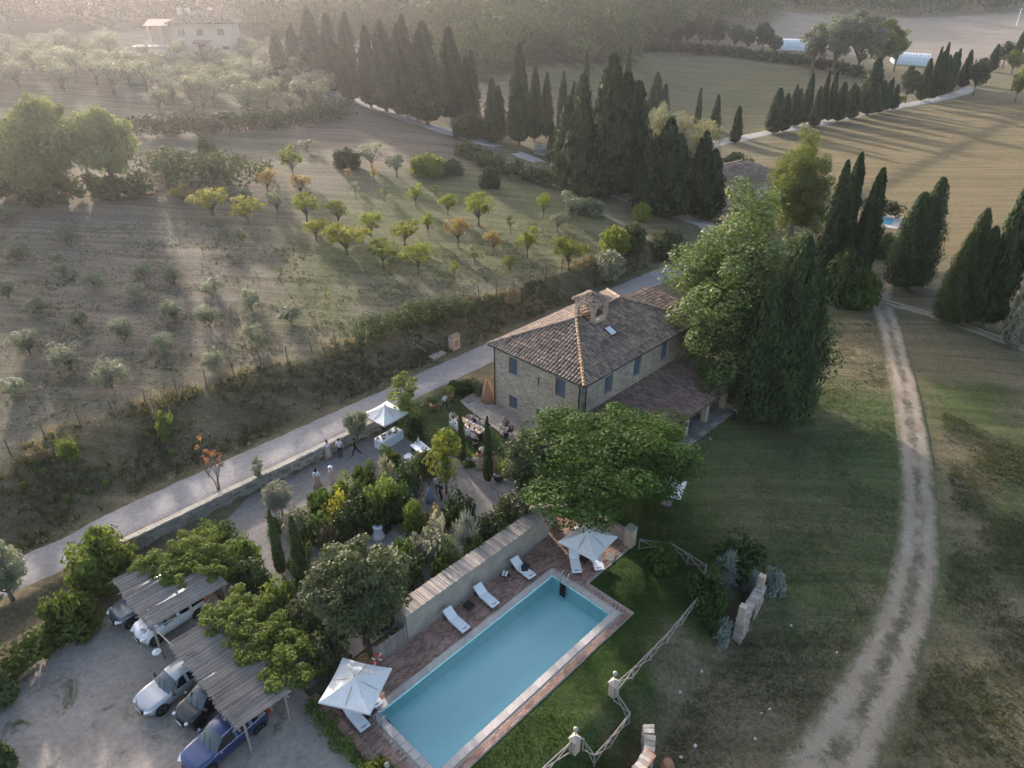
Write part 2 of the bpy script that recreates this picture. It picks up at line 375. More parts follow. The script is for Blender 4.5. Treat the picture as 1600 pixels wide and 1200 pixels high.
# ------------------------------------------------------------------ mesh helpers
class MB:
    def __init__(s): s.v = []; s.f = []; s.m = []
    def add(s, vs, fs, mi=0):
        o = len(s.v); s.v += [tuple(v) for v in vs]
        for f in fs: s.f.append(tuple(i + o for i in f)); s.m.append(mi)
    def box(s, x0, x1, y0, y1, z0, z1, mi=0):
        s.add([(x0, y0, z0), (x1, y0, z0), (x1, y1, z0), (x0, y1, z0), (x0, y0, z1), (x1, y0, z1), (x1, y1, z1), (x0, y1, z1)],
              [(0, 3, 2, 1), (4, 5, 6, 7), (0, 1, 5, 4), (1, 2, 6, 5), (2, 3, 7, 6), (3, 0, 4, 7)], mi); return s
    def rbox(s, c, size, rz=0.0, tilt=0.0, mi=0, j=0.0):
        a, b, d = [q / 2 for q in size]; cr, sr = math.cos(rz), math.sin(rz); ct, st = math.cos(tilt), math.sin(tilt); vs = []
        for z in (-d, d):
            for x, y in ((-a, -b), (a, -b), (a, b), (-a, b)):
                if j: x += rnd.uniform(-j, j); y += rnd.uniform(-j, j)
                x2, z2 = x * ct + z * st, -x * st + z * ct
                vs.append((c[0] + x2 * cr - y * sr, c[1] + x2 * sr + y * cr, c[2] + z2))
        s.add(vs, [(0, 3, 2, 1), (4, 5, 6, 7), (0, 1, 5, 4), (1, 2, 6, 5), (2, 3, 7, 6), (3, 0, 4, 7)], mi); return s
    def tube(s, pts, rad, n=6, mi=0, cap=True):
        pts = [Vector(p) for p in pts]
        if not isinstance(rad, (list, tuple)): rad = [rad] * len(pts)
        vs = []
        for i, p in enumerate(pts):
            d = (pts[min(i + 1, len(pts) - 1)] - pts[max(i - 1, 0)]).normalized()
            a = d.orthogonal().normalized() if abs(d.z) < 0.95 else Vector((1, 0, 0)).cross(d).normalized()
            if abs(d.z) < 0.95: a = Vector((0, 0, 1)).cross(d).normalized()
            b = d.cross(a)
            for k in range(n):
                t = 2 * math.pi * k / n
                vs.append(p + (a * math.cos(t) + b * math.sin(t)) * rad[i])
        fs = []
        for i in range(len(pts) - 1):
            for k in range(n):
                fs.append((i * n + k, i * n + (k + 1) % n, (i + 1) * n + (k + 1) % n, (i + 1) * n + k))
        if cap:
            fs.append(tuple(range(n - 1, -1, -1))); fs.append(tuple((len(pts) - 1) * n + k for k in range(n)))
        s.add(vs, fs, mi); return s
    def lathe(s, prof, n=12, c=(0, 0, 0), mi=0, fold=0.0, nf=8, sx=1.0, sy=1.0):
        vs = []
        for r, z in prof:
            for k in range(n):
                t = 2 * math.pi * k / n
                rr = r * (1 + (fold * math.sin(nf * t) * (1 - (z - prof[0][1]) / max(1e-6, prof[-1][1] - prof[0][1])) if fold else 0))
                vs.append((c[0] + rr * math.cos(t) * sx, c[1] + rr * math.sin(t) * sy, c[2] + z))
        fs = []
        for i in range(len(prof) - 1):
            for k in range(n):
                fs.append((i * n + k, i * n + (k + 1) % n, (i + 1) * n + (k + 1) % n, (i + 1) * n + k))
        fs.append(tuple(range(n - 1, -1, -1))); fs.append(tuple((len(prof) - 1) * n + k for k in range(n)))
        s.add(vs, fs, mi); return s
    def mesh(s, name, mats, smooth=False):
        me = bpy.data.meshes.new(name); me.from_pydata(s.v, [], s.f)
        for m in (mats if isinstance(mats, (list, tuple)) else [mats]): me.materials.append(M[m] if isinstance(m, str) else m)
        me.polygons.foreach_set('material_index', s.m)
        if smooth: me.polygons.foreach_set('use_smooth', [True] * len(s.f))
        me.update(); return me
    def build(s, name, mats, parent=None, smooth=False, kind=None):
        return link(name, s.mesh(name, mats, smooth), parent, kind)
def link(name, me, parent=None, kind=None):
    o = bpy.data.objects.new(name, me); COL.objects.link(o)
    if parent is not None: o.parent = parent
    if kind: o['kind'] = kind
    return o
def tag(o, label, cat, group=None):
    o['label'] = label; o['category'] = cat
    if group: o['group'] = group
    return o
def thing(name, label, cat, loc=(0, 0, 0), rz=0.0, group=None, sc=None):
    o = bpy.data.objects.new(name, None); COL.objects.link(o)
    o.location = loc; o.rotation_euler = (0, 0, rz)
    if sc: o.scale = sc
    o.empty_display_size = 0.3
    return tag(o, label, cat, group)
def uthing(name, label, cat, u, w, z=0.0, rz=0.0, group=None):
    p = W(u, w, z)
    return thing(name, label, cat, p, YAW + rz, group)
def copy_tree(o, parent=None):
    c = o.copy(); COL.objects.link(c); c.parent = parent
    for ch in list(o.children): copy_tree(ch, c)
    return c
ORD = 'first second third fourth fifth sixth seventh eighth ninth tenth eleventh twelfth thirteenth fourteenth fifteenth sixteenth seventeenth eighteenth nineteenth twentieth'.split()
def onth(i, n):
    if i == 0: return 'leftmost'
    if i == n - 1: return 'rightmost'
    if i < len(ORD): return ORD[i] + ' from the left'
    return ORD[n - 1 - i] + ' from the right'

def np_mesh(name, V, F, mats, tint=None, smooth=False):
    me = bpy.data.meshes.new(name); k = F.shape[1]
    me.vertices.add(len(V)); me.vertices.foreach_set('co', V.astype(np.float32).ravel())
    me.loops.add(F.size); me.loops.foreach_set('vertex_index', F.astype(np.int32).ravel())
    me.polygons.add(len(F)); me.polygons.foreach_set('loop_start', np.arange(0, F.size, k, dtype=np.int32))
    me.update(calc_edges=True)
    if tint is not None:
        a = me.attributes.new('tint', 'FLOAT', 'POINT'); a.data.foreach_set('value', tint.astype(np.float32))
    for m in (mats if isinstance(mats, (list, tuple)) else [mats]): me.materials.append(m)
    if smooth: me.polygons.foreach_set('use_smooth', np.ones(len(F), bool))
    return me

# ------------------------------------------------------------------ terrain sheet
def poly_px(pts): return np.array([[q.x, q.y] for q in (at(*p) for p in pts)])
def poly_uw(pts): return np.array([[q.x, q.y] for q in (W(*p) for p in pts)])
def sdist(X, Y, P):
    d = np.full(X.shape, 1e9); ins = np.zeros(X.shape, bool); n = len(P)
    for i in range(n):
        ax, ay = P[i]; bx, by = P[(i + 1) % n]
        dx, dy = bx - ax, by - ay
        t = np.clip(((X - ax) * dx + (Y - ay) * dy) / (dx * dx + dy * dy + 1e-9), 0, 1)
        d = np.minimum(d, np.hypot(X - ax - t * dx, Y - ay - t * dy))
        c = ((ay > Y) != (by > Y)) & (X < (bx - ax) * (Y - ay) / (by - ay + 1e-12) + ax)
        ins ^= c
    return np.where(ins, -d, d)
POOL = (13.1, 27.4, 17.9, 22.7)
def make_terrain():
    th = np.concatenate([np.arange(-46, 46.01, 0.27), np.arange(50, 314, 6.0)])
    rr = [6.0]
    while rr[-1] < 1700: rr.append(rr[-1] * 1.0125)
    rr = np.array(rr)
    T, RR = np.meshgrid(np.radians(th), rr)
    X = RR * np.sin(T); Y = RR * np.cos(T)
    Z = H(X, Y)
    u, w = UW(X, Y)
    hole = (u > POOL[0] - .42) & (u < POOL[1] + .42) & (w > POOL[2] - .42) & (w < POOL[3] + .42)
    Z = np.where(hole, -3.0, Z)
    Z = Z + 0.12 * np.sin(X * .43 + 2) * np.sin(Y * .37) * ss(w, 61, 66)
    nr, nt = X.shape
    V = np.stack([X, Y, Z], -1).reshape(-1, 3)
    V = np.concatenate([V, [[0, 0, float(H(0, 0))]]])
    i = np.arange(nr - 1)[:, None]; j = np.arange(nt)[None, :]
    F = np.stack([i * nt + j, i * nt + (j + 1) % nt, (i + 1) * nt + (j + 1) % nt, (i + 1) * nt + j], -1).reshape(-1, 4)[:, ::-1]
    me = np_mesh('ground', V, F, M['ground'], smooth=True)
    # base colours of the soil and sward
    col = np.zeros(V.shape) + np.array([0.15, 0.14, 0.08]); dry = np.full(len(V), 0.6)
    x, y = V[:, 0], V[:, 1]; uu, ww = UW(x, y)
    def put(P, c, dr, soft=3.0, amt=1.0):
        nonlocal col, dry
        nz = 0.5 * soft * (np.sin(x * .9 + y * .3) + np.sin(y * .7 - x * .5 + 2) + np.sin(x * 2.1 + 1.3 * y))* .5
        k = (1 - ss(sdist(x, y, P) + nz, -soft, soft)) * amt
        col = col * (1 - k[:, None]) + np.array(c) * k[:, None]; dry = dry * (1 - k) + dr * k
    # hillside and orchard
    put(poly_uw([(-60, 56), (40, 52), (70, 50), (110, 70), (160, 160), (60, 420), (-200, 300)]), (0.175, 0.165, 0.118), 0.45, 3)
    put(poly_px([(560, 440), (880, 420), (1000, 400), (900, 300), (700, 250), (560, 290), (430, 420), (440, 500), (560, 520)]), (0.135, 0.155, 0.07), 0.3, 6)
    put(poly_px([(0, 330), (250, 330), (420, 420), (330, 560), (0, 690)]), (0.215, 0.19, 0.16), 0.45, 6)
    put(poly_px([(420, 200), (560, 170), (700, 215), (760, 255), (560, 260)]), (0.22, 0.175, 0.14), 0.5, 6)
    put(poly_px([(0, 190), (0, 60), (200, 70), (480, 90), (540, 160), (250, 200)]), (0.14, 0.14, 0.095), 0.5, 6)
    # bank
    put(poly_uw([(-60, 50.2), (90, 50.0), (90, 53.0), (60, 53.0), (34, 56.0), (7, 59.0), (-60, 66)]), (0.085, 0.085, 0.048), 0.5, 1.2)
    # pool lawn, garden lawn, house lawn
    put(poly_uw([(8, 11.5), (36, 12), (42, 16), (42, 25.5), (30, 25.5), (11, 26)]), (0.038, 0.076, 0.016), 0.1, 0.8)
    put(poly_uw([(30.5, 33), (40.5, 33), (40.5, 45.6), (31, 45.4)]), (0.045, 0.082, 0.022), 0.1, 0.4)
    put(poly_uw([(40, 25), (58, 26), (66, 20), (72, 4), (60, -4), (46, 4), (36, 13)]), (0.075, 0.125, 0.036), 0.3, 3.0)
    put(poly_px([(1180, 640), (1300, 640), (1400, 800), (1330, 1010), (1150, 1040), (1090, 800)]), (0.068, 0.10, 0.038), 0.35, 4)
    put(poly_px([(1060, 1010), (1200, 1000), (1240, 1200), (1010, 1200)]), (0.19, 0.16, 0.105), 0.6, 2.5)
    put(poly_px([(1460, 600), (1580, 600), (1580, 690), (1500, 690)]), (0.09, 0.125, 0.04), 0.3, 1.5)
    put(poly_px([(1440, 640), (1560, 700), (1580, 880), (1470, 860)]), (0.20, 0.165, 0.09), 0.6, 2.5)
    put(poly_px([(1560, 690), (1640, 690), (1640, 960), (1565, 900)]), (0.05, 0.075, 0.03), 0.3, 1.0)
    # fields
    put(poly_px([(1180, 258), (1290, 205), (1500, 155), (1700, 175), (1700, 470), (1500, 420), (1380, 330), (1260, 270)]), (0.21, 0.165, 0.09), 0.25, 2.5)
    put(poly_px([(840, 100), (1000, 78), (1200, 92), (1350, 130), (1390, 150), (1250, 190), (1140, 225), (1000, 215), (880, 170)]), (0.135, 0.135, 0.068), 0.3, 4)
    put(poly_px([(1150, 62), (1230, 20), (1300, 22), (1600, 18), (1700, 20), (1700, 100), (1480, 98), (1200, 75)]), (0.33, 0.275, 0.235), 0.08, 5)
    put(poly_px([(700, 190), (860, 200), (1100, 235), (1140, 260), (1000, 330), (900, 290)]), (0.12, 0.12, 0.06), 0.5, 4)
    put(poly_px([(0, 860), (60, 860), (200, 860), (215, 900), (120, 990), (0, 1010)]), (0.17, 0.145, 0.085), 0.6, 1.5)
    put(poly_px([(560, 70), (640, 92), (700, 118), (760, 132), (830, 106), (905, 104), (985, 102), (1004, 76), (1060, 62), (1060, 22), (560, 30)]), (0.035, 0.045, 0.02), 0.1, 4)  # here and in the next call, darker ground colour under the woods
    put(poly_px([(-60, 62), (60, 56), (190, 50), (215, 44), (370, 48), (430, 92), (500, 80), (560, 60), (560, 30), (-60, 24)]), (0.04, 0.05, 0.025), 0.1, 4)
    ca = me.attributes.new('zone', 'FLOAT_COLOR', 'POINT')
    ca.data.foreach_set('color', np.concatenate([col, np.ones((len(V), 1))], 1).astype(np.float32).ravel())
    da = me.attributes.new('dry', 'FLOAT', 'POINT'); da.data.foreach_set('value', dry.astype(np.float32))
    return link('ground', me, kind='structure')
make_terrain()

def sheet(name, P, m, dz=0.05, step=0.7, kind='structure', parent=None):
    P = [Vector((float(p[0]), float(p[1]))) for p in P]
    B = []
    for i in range(len(P)):
        a, b = P[i], P[(i + 1) % len(P)]; n = max(1, int((b - a).length / step))
        for k in range(n): B.append(a + (b - a) * (k / n))
    arr = np.array([[b.x, b.y] for b in B])
    xs = np.arange(arr[:, 0].min(), arr[:, 0].max(), step); ys = np.arange(arr[:, 1].min(), arr[:, 1].max(), step)
    X, Y = np.meshgrid(xs, ys); X = X.ravel(); Y = Y.ravel()
    ok = sdist(X, Y, arr) < -0.35 * step
    pts = B + [Vector((a, b)) for a, b in zip(X[ok], Y[ok])]
    nb = len(B)
    r = geometry.delaunay_2d_cdt(pts, [(i, (i + 1) % nb) for i in range(nb)], [list(range(nb))], 1, 1e-5)
    vz = H(np.array([p.x for p in r[0]]), np.array([p.y for p in r[0]])) + dz
    mb = MB(); mb.add([(p.x, p.y, z) for p, z in zip(r[0], vz)], r[2])
    o = mb.build(name, m, parent, True, kind)
    me = o.data
    if sum(p.normal.z for p in me.polygons) < 0: me.flip_normals()
    return o
def strip(name, pts, wid, m, dz=0.06, nx=9, step=0.8, jag=0.12):
    """A road: a draped ribbon along ground points; wid is one width or one per point."""
    if not isinstance(wid, (list, tuple)): wid = [wid] * len(pts)
    Q = []; Wd = []
    for i in range(len(pts) - 1):
        p0 = pts[max(i - 1, 0)]; p1 = pts[i]; p2 = pts[i + 1]; p3 = pts[min(i + 2, len(pts) - 1)]
        n = max(2, int((p2 - p1).length / step))
        for k in range(n):
            t = k / n
            Q.append(0.5 * ((2 * p1) + (p2 - p0) * t + (2 * p0 - 5 * p1 + 4 * p2 - p3) * t * t + (3 * p1 - p0 - 3 * p2 + p3) * t ** 3))
            Wd.append(wid[i] * (1 - t) + wid[i + 1] * t)
    Q.append(pts[-1]); Wd.append(wid[-1])
    V = []; A = []; F = []
    for i, p in enumerate(Q):
        d = (Q[min(i + 1, len(Q) - 1)] - Q[max(i - 1, 0)]); d.z = 0; d.normalize(); s = Vector((d.y, -d.x, 0))
        jl, jr = rnd.uniform(-jag, jag), rnd.uniform(-jag, jag)
        for k in range(nx):
            a = -1 + 2 * k / (nx - 1)
            q = p + s * (a * Wd[i] / 2 + (jl if k == 0 else jr if k == nx - 1 else 0))
            V.append((q.x, q.y, h1(q.x, q.y) + (dz if 0 < k < nx - 1 else -.06))); A.append(a)
        if i:
            for k in range(nx - 1):
                F.append(((i - 1) * nx + k, (i - 1) * nx + k + 1, i * nx + k + 1, i * nx + k))
    me = np_mesh(name, np.array(V), np.array(F), M[m], smooth=True)
    a = me.attributes.new('across', 'FLOAT', 'POINT'); a.data.foreach_set('value', np.array(A, np.float32))
    if me.polygons[0].normal.z < 0: me.flip_normals()
    return link(name, me, kind='structure')
def pxs(*l): return [at(*p) for p in l]

strip('road', [W(-14, 48.6), W(0, 48.4), W(12, 47.9), W(30, 47.8), W(50, 47.8), W(76, 47.4), W(100, 45.5)], 3.9, 'road', jag=0.15)
strip('upper_lane', pxs((500, 140), (560, 158), (650, 190), (720, 212), (790, 233), (870, 265), (950, 300), (1060, 337), (1130, 372)), 4.2, 'avenue')
strip('far_lane', pxs((1040, 245), (1120, 224), (1180, 212), (1240, 200), (1300, 188), (1380, 171), (1460, 156), (1500, 146), (1515, 138)), 4.5, 'avenue', dz=0.12, step=2.0)
strip('dirt_track', pxs((1270, 1240), (1300, 1190), (1345, 1110), (1390, 1020), (1422, 930), (1436, 830), (1432, 730), (1420, 640), (1402, 560), (1388, 505), (1376, 472), (1380, 440)), [5.0, 4.7, 4.2, 3.8, 3.5, 3.3, 3.1, 3.0, 2.9, 2.9, 3.3, 3.3], 'track', dz=0.05, nx=13, step=0.6, jag=0.0)
strip('side_path', pxs((1375, 470), (1440, 488), (1500, 508), (1560, 530), (1640, 560)), 2.4, 'track', dz=0.09, nx=9, jag=0)
sheet('parking_gravel', poly_uw([(-8, 27), (-8, 36.5), (-2, 39.5), (4, 40.8), (10.5, 41.3), (11.0, 36), (11.0, 18), (-8, 15)]), 'parking', 0.05)
sheet('gravel_court', poly_uw([(11.2, 26.7), (11.2, 41.4), (17.5, 44.9), (30.8, 44.9), (30.8, 41), (33, 33), (39.5, 33), (39.5, 26.7)]), 'dark_gravel', 0.05)
# ------------------------------------------------------------------ foliage
def nrm(a): return a / np.maximum(np.linalg.norm(a, axis=-1, keepdims=True), 1e-9)
def leaf_quads(P, N, size, aspect=0.62, T=None):
    """One folded diamond per leaf at P with normal N; T is the long axis (random if None)."""
    n = len(P)
    if T is None: T = NP.normal(size=(n, 3))
    T = nrm(T - N * np.sum(T * N, -1, keepdims=True)); B = np.cross(N, T)
    s = (size * NP.uniform(0.65, 1.35, n))[:, None] if np.ndim(size) == 0 else size[:, None]
    V = np.stack([P + T * s, P + B * s * aspect + N * s * .12, P - T * s, P - B * s * aspect + N * s * .12], 1).reshape(-1, 3)
    return V, np.arange(4 * n).reshape(n, 4)
class Leaves:
    def __init__(s): s.V = []; s.F = []; s.T = []; s.n = 0
    def add(s, V, F, tint):
        s.V.append(V); s.F.append(F + s.n); s.n += len(V); s.T.append(np.repeat(tint, 4) if np.ndim(tint) else np.full(len(V), tint))
    def clump(s, c, r, n, size, flat=0.75, up=0.5, aspect=0.62, tint=None):
        d = nrm(NP.normal(size=(n, 3))); q = NP.uniform(0.25, 1, n) ** 0.45
        P = np.array(c) + d * (q * r)[:, None] * np.array([1, 1, flat])
        N = nrm(d * 0.7 + np.array([0, 0, up]) + NP.normal(size=(n, 3)) * 0.5)
        s.add(*leaf_quads(P, N, size, aspect), NP.uniform() if tint is None else tint)
    def mesh(s, name, m):
        return np_mesh(name, np.concatenate(s.V), np.concatenate(s.F), m, np.concatenate(s.T))
def in_ellipsoid(n, c, rad, pw=0.42):
    d = nrm(NP.normal(size=(n, 3))); return np.array(c) + d * (NP.uniform(0, 1, n) ** pw)[:, None] * np.array(rad)

PROTO = {}
def proto(key, parts): PROTO[key] = parts      # parts: list of (part name, mesh, fixed material or None)
CACHE = {}
def plant(key, leaf, p, sc, name, label, cat, group=None, rz=None):
    o = thing(name, label, cat, p, rnd.uniform(0, 6.28) if rz is None else rz, group, sc if isinstance(sc, (tuple, list)) else (sc, sc, sc))
    for pn, me, fixed in PROTO[key]:
        if not fixed:
            k = (key, pn, leaf)
            if k not in CACHE:
                if len(me.materials) and me.materials[0] != LEAF[leaf]:
                    me = me.copy(); me.materials.clear()
                if not len(me.materials): me.materials.append(LEAF[leaf])
                CACHE[k] = me
            me = CACHE[k]
        link(pn, me, o)
    return o

def broadleaf(key, hgt, crowns, nclump, cr, nleaf, lsize, trunk_r, split=0.35, bark='bark', stems=1, flat=0.75, aspect=0.62, lean=0.0, up=0.5):
    """crowns: list of (centre, radii) lobes; clumps of leaves fill them, limbs reach the clumps."""
    L = Leaves(); cl = []
    vol = [r[0] * r[1] * r[2] for _, r in crowns]
    for (c, r), v in zip(crowns, vol):
        k = max(3, int(nclump * v / sum(vol)))
        cl += list(in_ellipsoid(k, c, r))
    for c in cl:
        rr = cr * NP.uniform(0.6, 1.35)
        L.clump(c, rr, int(nleaf * NP.uniform(0.6, 1.3)), lsize, flat, up, aspect)
    t = MB(); zs = hgt * split
    for k in range(stems):
        a = 2 * math.pi * k / stems + 0.4
        bx, by = (0.16 * hgt * math.cos(a), 0.16 * hgt * math.sin(a)) if stems > 1 else (lean, 0)
        t.tube([(bx * .1, by * .1, -0.3), (bx * .2, by * .2, zs * .4), (bx, by, zs), (bx * 1.3, by * 1.3, hgt * 0.75)], [trunk_r * 1.25, trunk_r, trunk_r * .8, trunk_r * .25], 7)
        for c in cl[k::max(stems, len(cl) // 14 * stems or 1)]:
            z0 = rnd.uniform(0.6, 1.1) * zs
            t.tube([(bx * .8, by * .8, z0), ((bx + c[0]) * .45, (by + c[1]) * .45, z0 + (c[2] - z0) * .45), tuple(c)], [trunk_r * .5, trunk_r * .32, trunk_r * .1], 5)
    proto(key, [('trunk', t.mesh(key + '_trunk', bark, True), True), ('crown', L.mesh(key + '_crown', []), False)])

def cypress(key, hgt, rad, n, lsize, belly=0.35, tops=1, fuzz=0.16):
    L = Leaves(); core = MB()
    ax = [(0, 0, 1.0)] + [(rad * .55 * math.cos(a), rad * .55 * math.sin(a), rnd.uniform(.8, .95)) for a in [rnd.uniform(0, 6.28) for _ in range(tops - 1)]]
    for (ox, oy, f) in ax:
        hh = hgt * f; m = int(n / len(ax)); r0 = rad * (1.0 if tops == 1 else .72)
        prof = lambda q: r0 * np.minimum(np.minimum(1, (q / 0.10 + 0.12) ** 0.6), ((1 - q) / (1 - belly) + 0.02) ** 0.62)
        q = NP.uniform(0.02, 1, m) ** 1.05; th = NP.uniform(0, 2 * np.pi, m)
        bumpy = 1 + fuzz * (np.sin(3 * th + 9 * q + ox) * .6 + np.sin(7 * th - 17 * q) * .5 + np.sin(29 * q + 2 * th) * .4) + NP.normal(0, .06, m)
        r = prof(q) * bumpy * NP.uniform(0.68, 1.06, m)
        z = hh * (0.035 + 0.965 * q)
        P = np.stack([ox + r * np.cos(th), oy + r * np.sin(th), z], -1)
        out = np.stack([np.cos(th), np.sin(th), np.full(m, 0.25)], -1)
        N = nrm(out + NP.normal(size=(m, 3)) * .45)
        T = np.stack([np.cos(th) * .3, np.sin(th) * .3, np.ones(m)], -1) + NP.normal(size=(m, 3)) * .25
        L.add(*leaf_quads(P, N, lsize, 0.42, T), np.clip(0.5 + 0.5 * np.sin(5 * th + 11 * q) + NP.normal(0, .2, m), 0, 1))
        core.lathe([(float(prof(np.array(s))) * .64, hh * (0.035 + .965 * s)) for s in (0.0, .06, .2, .4, .6, .8, .93, .985)], 9, (ox, oy, 0))
    t = MB().tube([(0, 0, -.3), (0, 0, hgt * .12)], [rad * .17, rad * .12], 7)
    proto(key, [('trunk', t.mesh(key + '_trunk', 'pale_bark', True), True), ('crown', L.mesh(key + '_crown', []), False), ('inner_crown', core.mesh(key + '_inner', LEAF['cypress'], True), True)])

def bush(key, rx, ry, rz, nclump, cr, nleaf, lsize, aspect=0.62, spiky=False):
    L = Leaves()
    for c in in_ellipsoid(nclump, (0, 0, rz * .35), (rx * .78, ry * .78, rz * .62), .38):
        if c[2] < 0: c[2] = abs(c[2]) * .5
        if spiky:
            n = nleaf; d = nrm(NP.normal(size=(n, 3)) + np.array([0, 0, 1.1])); q = NP.uniform(.3, 1, n)
            P = c + d * (q * cr)[:, None]
            L.add(*leaf_quads(P, nrm(np.cross(d, NP.normal(size=(n, 3)))), lsize, .13, d), NP.uniform())
        else:
            L.clump(c, cr * NP.uniform(.7, 1.3), nleaf, lsize, .8, .5, aspect)
    st = MB()
    for k in range(4):
        a = k * 1.6; st.tube([(0, 0, -.15), (rx * .3 * math.cos(a), ry * .3 * math.sin(a), rz * .7)], [.04 * rz + .01, .012], 4)
    proto(key, [('stem', st.mesh(key + '_stem', 'bark'), True), ('foliage', L.mesh(key + '_foliage', []), False)])

# prototypes, sized in metres, scaled when planted
cypress('cypress_a', 15, 1.7, 9000, .26, fuzz=.24)
cypress('cypress_b', 15, 1.35, 7000, .25, .3, 1, .24)
cypress('cypress_c', 15, 2.1, 10000, .27, .4, 2, .26)
cypress('cypress_w', 13, 3.0, 22000, .17, .45, 3, .18)
cypress('cypress_s', 5.0, .42, 2600, .12, .25, 1, .08)
cypress('conifer', 16, 3.6, 13000, .36, .35, 3, .28)
for i, sd in enumerate((0, 1, 2)):
    broadleaf('fruit_%d' % i, 3.6, [((0, 0, 2.3), (1.5 + .2 * i, 1.4, 1.05)), ((.7, -.4, 2.7), (.9, .9, .8)), ((-.7, .5, 2.9 - .3 * i), (.8, .8, .7))], 34, .46, 52, .105, .10, .28)
    broadleaf('olive_%d' % i, 4.2, [((0, 0, 2.6), (1.8, 1.8, 1.3)), ((.6 - .5 * i, .5, 3.0), (1.1, 1.1, .9))], 30, .62, 70, .12, .16, .3, aspect=.4)
    broadleaf('youngolive_%d' % i, 2.3, [((0, 0, 1.0), (1.05, 1.05, .85)), ((.3 * i - .3, .2, 1.35), (.75, .75, .65))], 32, .40, 80, .085, .06, .2, stems=2, aspect=.32, up=.8)
    broadleaf('sapling_%d' % i, 2.6, [((0, 0, 1.7), (.45, .45, .85))], 10, .28, 26, .09, .035, .4)
    broadleaf('broad_%d' % i, 12, [((0, 0, 7), (3.6, 3.6, 4)), ((1.8, 1 - i, 8.2), (2.4, 2.4, 2.4)), ((-1.8, i - .6, 6.5), (2.4, 2.6, 2.6))], 60, 1.2, 110, .26, .32, .3)
broadleaf('slim', 6, [((0, 0, 3.4), (1.2, 1.2, 2.2)), ((.4, .3, 4.6), (.7, .7, 1.0)), ((-.5, -.2, 2.8), (.9, .9, .9))], 46, .42, 48, .11, .08, .3)
broadleaf('orangetree', 4.6, [((0, 0, 3.3), (.9, .9, 1.0)), ((.5, 0, 2.4), (.6, .6, .5)), ((-.4, .4, 4.1), (.5, .5, .4))], 12, .2, 16, .09, .05, .4, stems=3)
broadleaf('oaktree', 9.2, [((0, 0, 6.0), (4.3, 4.0, 2.7)), ((2.6, -1.6, 5.5), (2.6, 2.6, 1.7)), ((-2.2, 2.0, 5.2), (2.6, 2.6, 2.0)), ((.6, 1.2, 7.0), (2.6, 2.6, 1.9)), ((-1.5, -2.2, 5.6), (2.2, 2.2, 1.5))], 150, .95, 330, .095, .34, .25)
broadleaf('poplartree', 15, [((0, 0, 7.0), (3.9, 3.8, 5.6)), ((-2.6, 1.2, 6.5), (2.6, 2.6, 4.6)), ((2.2, -1, 7.2), (2.4, 2.4, 4.2)), ((.4, .4, 11.6), (1.7, 1.7, 3.2)), ((-1.6, -2.2, 4.6), (2.6, 2.4, 3.2))], 240, .9, 330, .10, .36, .12, 'pale_bark', flat=1.25)
broadleaf('holmtree', 7.5, [((0, 0, 4.2), (2.6, 2.4, 2.8)), ((.9, .9, 5.2), (1.7, 1.7, 1.7)), ((-1.1, -.6, 3.6), (1.8, 1.8, 1.8))], 110, .62, 190, .10, .2, .25)
broadleaf('maple', 7.5, [((0, 0, 4.8), (2.6, 2.4, 2.4)), ((.8, -.9, 4.0), (1.8, 1.6, 1.5))], 80, .7, 120, .13, .17, .28)
broadleaf('spread', 10, [((0, 0, 5.5), (5.5, 5.0, 3.2)), ((3, 1, 5.0), (3.4, 3.2, 2.6)), ((-3, -.5, 5.2), (3.4, 3.2, 2.8)), ((0, -1, 7.4), (3.2, 3.0, 1.9))], 120, 1.25, 120, .24, .4, .25)
broadleaf('willow', 8, [((0, 0, 4.6), (4.6, 3.6, 3.0)), ((2.6, 0, 4.2), (2.6, 2.4, 2.2)), ((-2.6, .4, 4.6), (2.6, 2.4, 2.2))], 80, 1.0, 110, .2, .22, .25, aspect=.35)
bush('bush_a', 1.2, 1.2, 1.3, 22, .42, 75, .085)
bush('bush_b', 1.5, 1.2, 1.1, 24, .42, 75, .095)
bush('bush_c', 1.1, 1.1, 1.6, 22, .42, 75, .08)
bush('spiky', 1.0, 1.0, 1.1, 8, .55, 130, .16, spiky=True)
bush('roundbush', 1.0, 1.0, 1.25, 40, .30, 70, .055)
bush('bigbush', 2.6, 2.2, 2.4, 46, .75, 80, .16)

PW = {'cypress_a': (15, 1.7), 'cypress_b': (15, 1.35), 'cypress_c': (15, 2.0), 'cypress_w': (13, 3.2), 'cypress_s': (5.0, .42), 'conifer': (16, 3.7), 'slim': (6, 1.5), 'orangetree': (4.7, 1.2), 'oaktree': (9.3, 5.0), 'poplartree': (15.2, 4.7), 'holmtree': (7.6, 3.0), 'maple': (7.9, 3.0), 'spread': (10.2, 6.8), 'willow': (8.4, 5.4), 'bush_a': (1.45, 1.3), 'bush_b': (1.3, 1.5), 'bush_c': (1.75, 1.2), 'spiky': (1.5, 1.2), 'roundbush': (1.4, 1.05), 'bigbush': (2.7, 2.6)}
for i in range(3):
    PW['fruit_%d' % i] = (3.9, 1.85); PW['olive_%d' % i] = (4.4, 2.2); PW['youngolive_%d' % i] = (2.35, 1.3); PW['sapling_%d' % i] = (2.8, .6); PW['broad_%d' % i] = (12, 4.6)
def tree_px(key, leaf, x, yb, yt, wpx, name, label, cat='tree', group=None):
    """Plant with its foot on the ground under photo point (x, yb), as tall and wide as it looks there."""
    p = at(x, yb); h = height_to(p, yt); r = wpx / 2 / FPX * depth(p)
    H0, R0 = PW[key]
    return plant(key, leaf, p, (r / R0, r / R0, h / H0), name, label, cat, group)

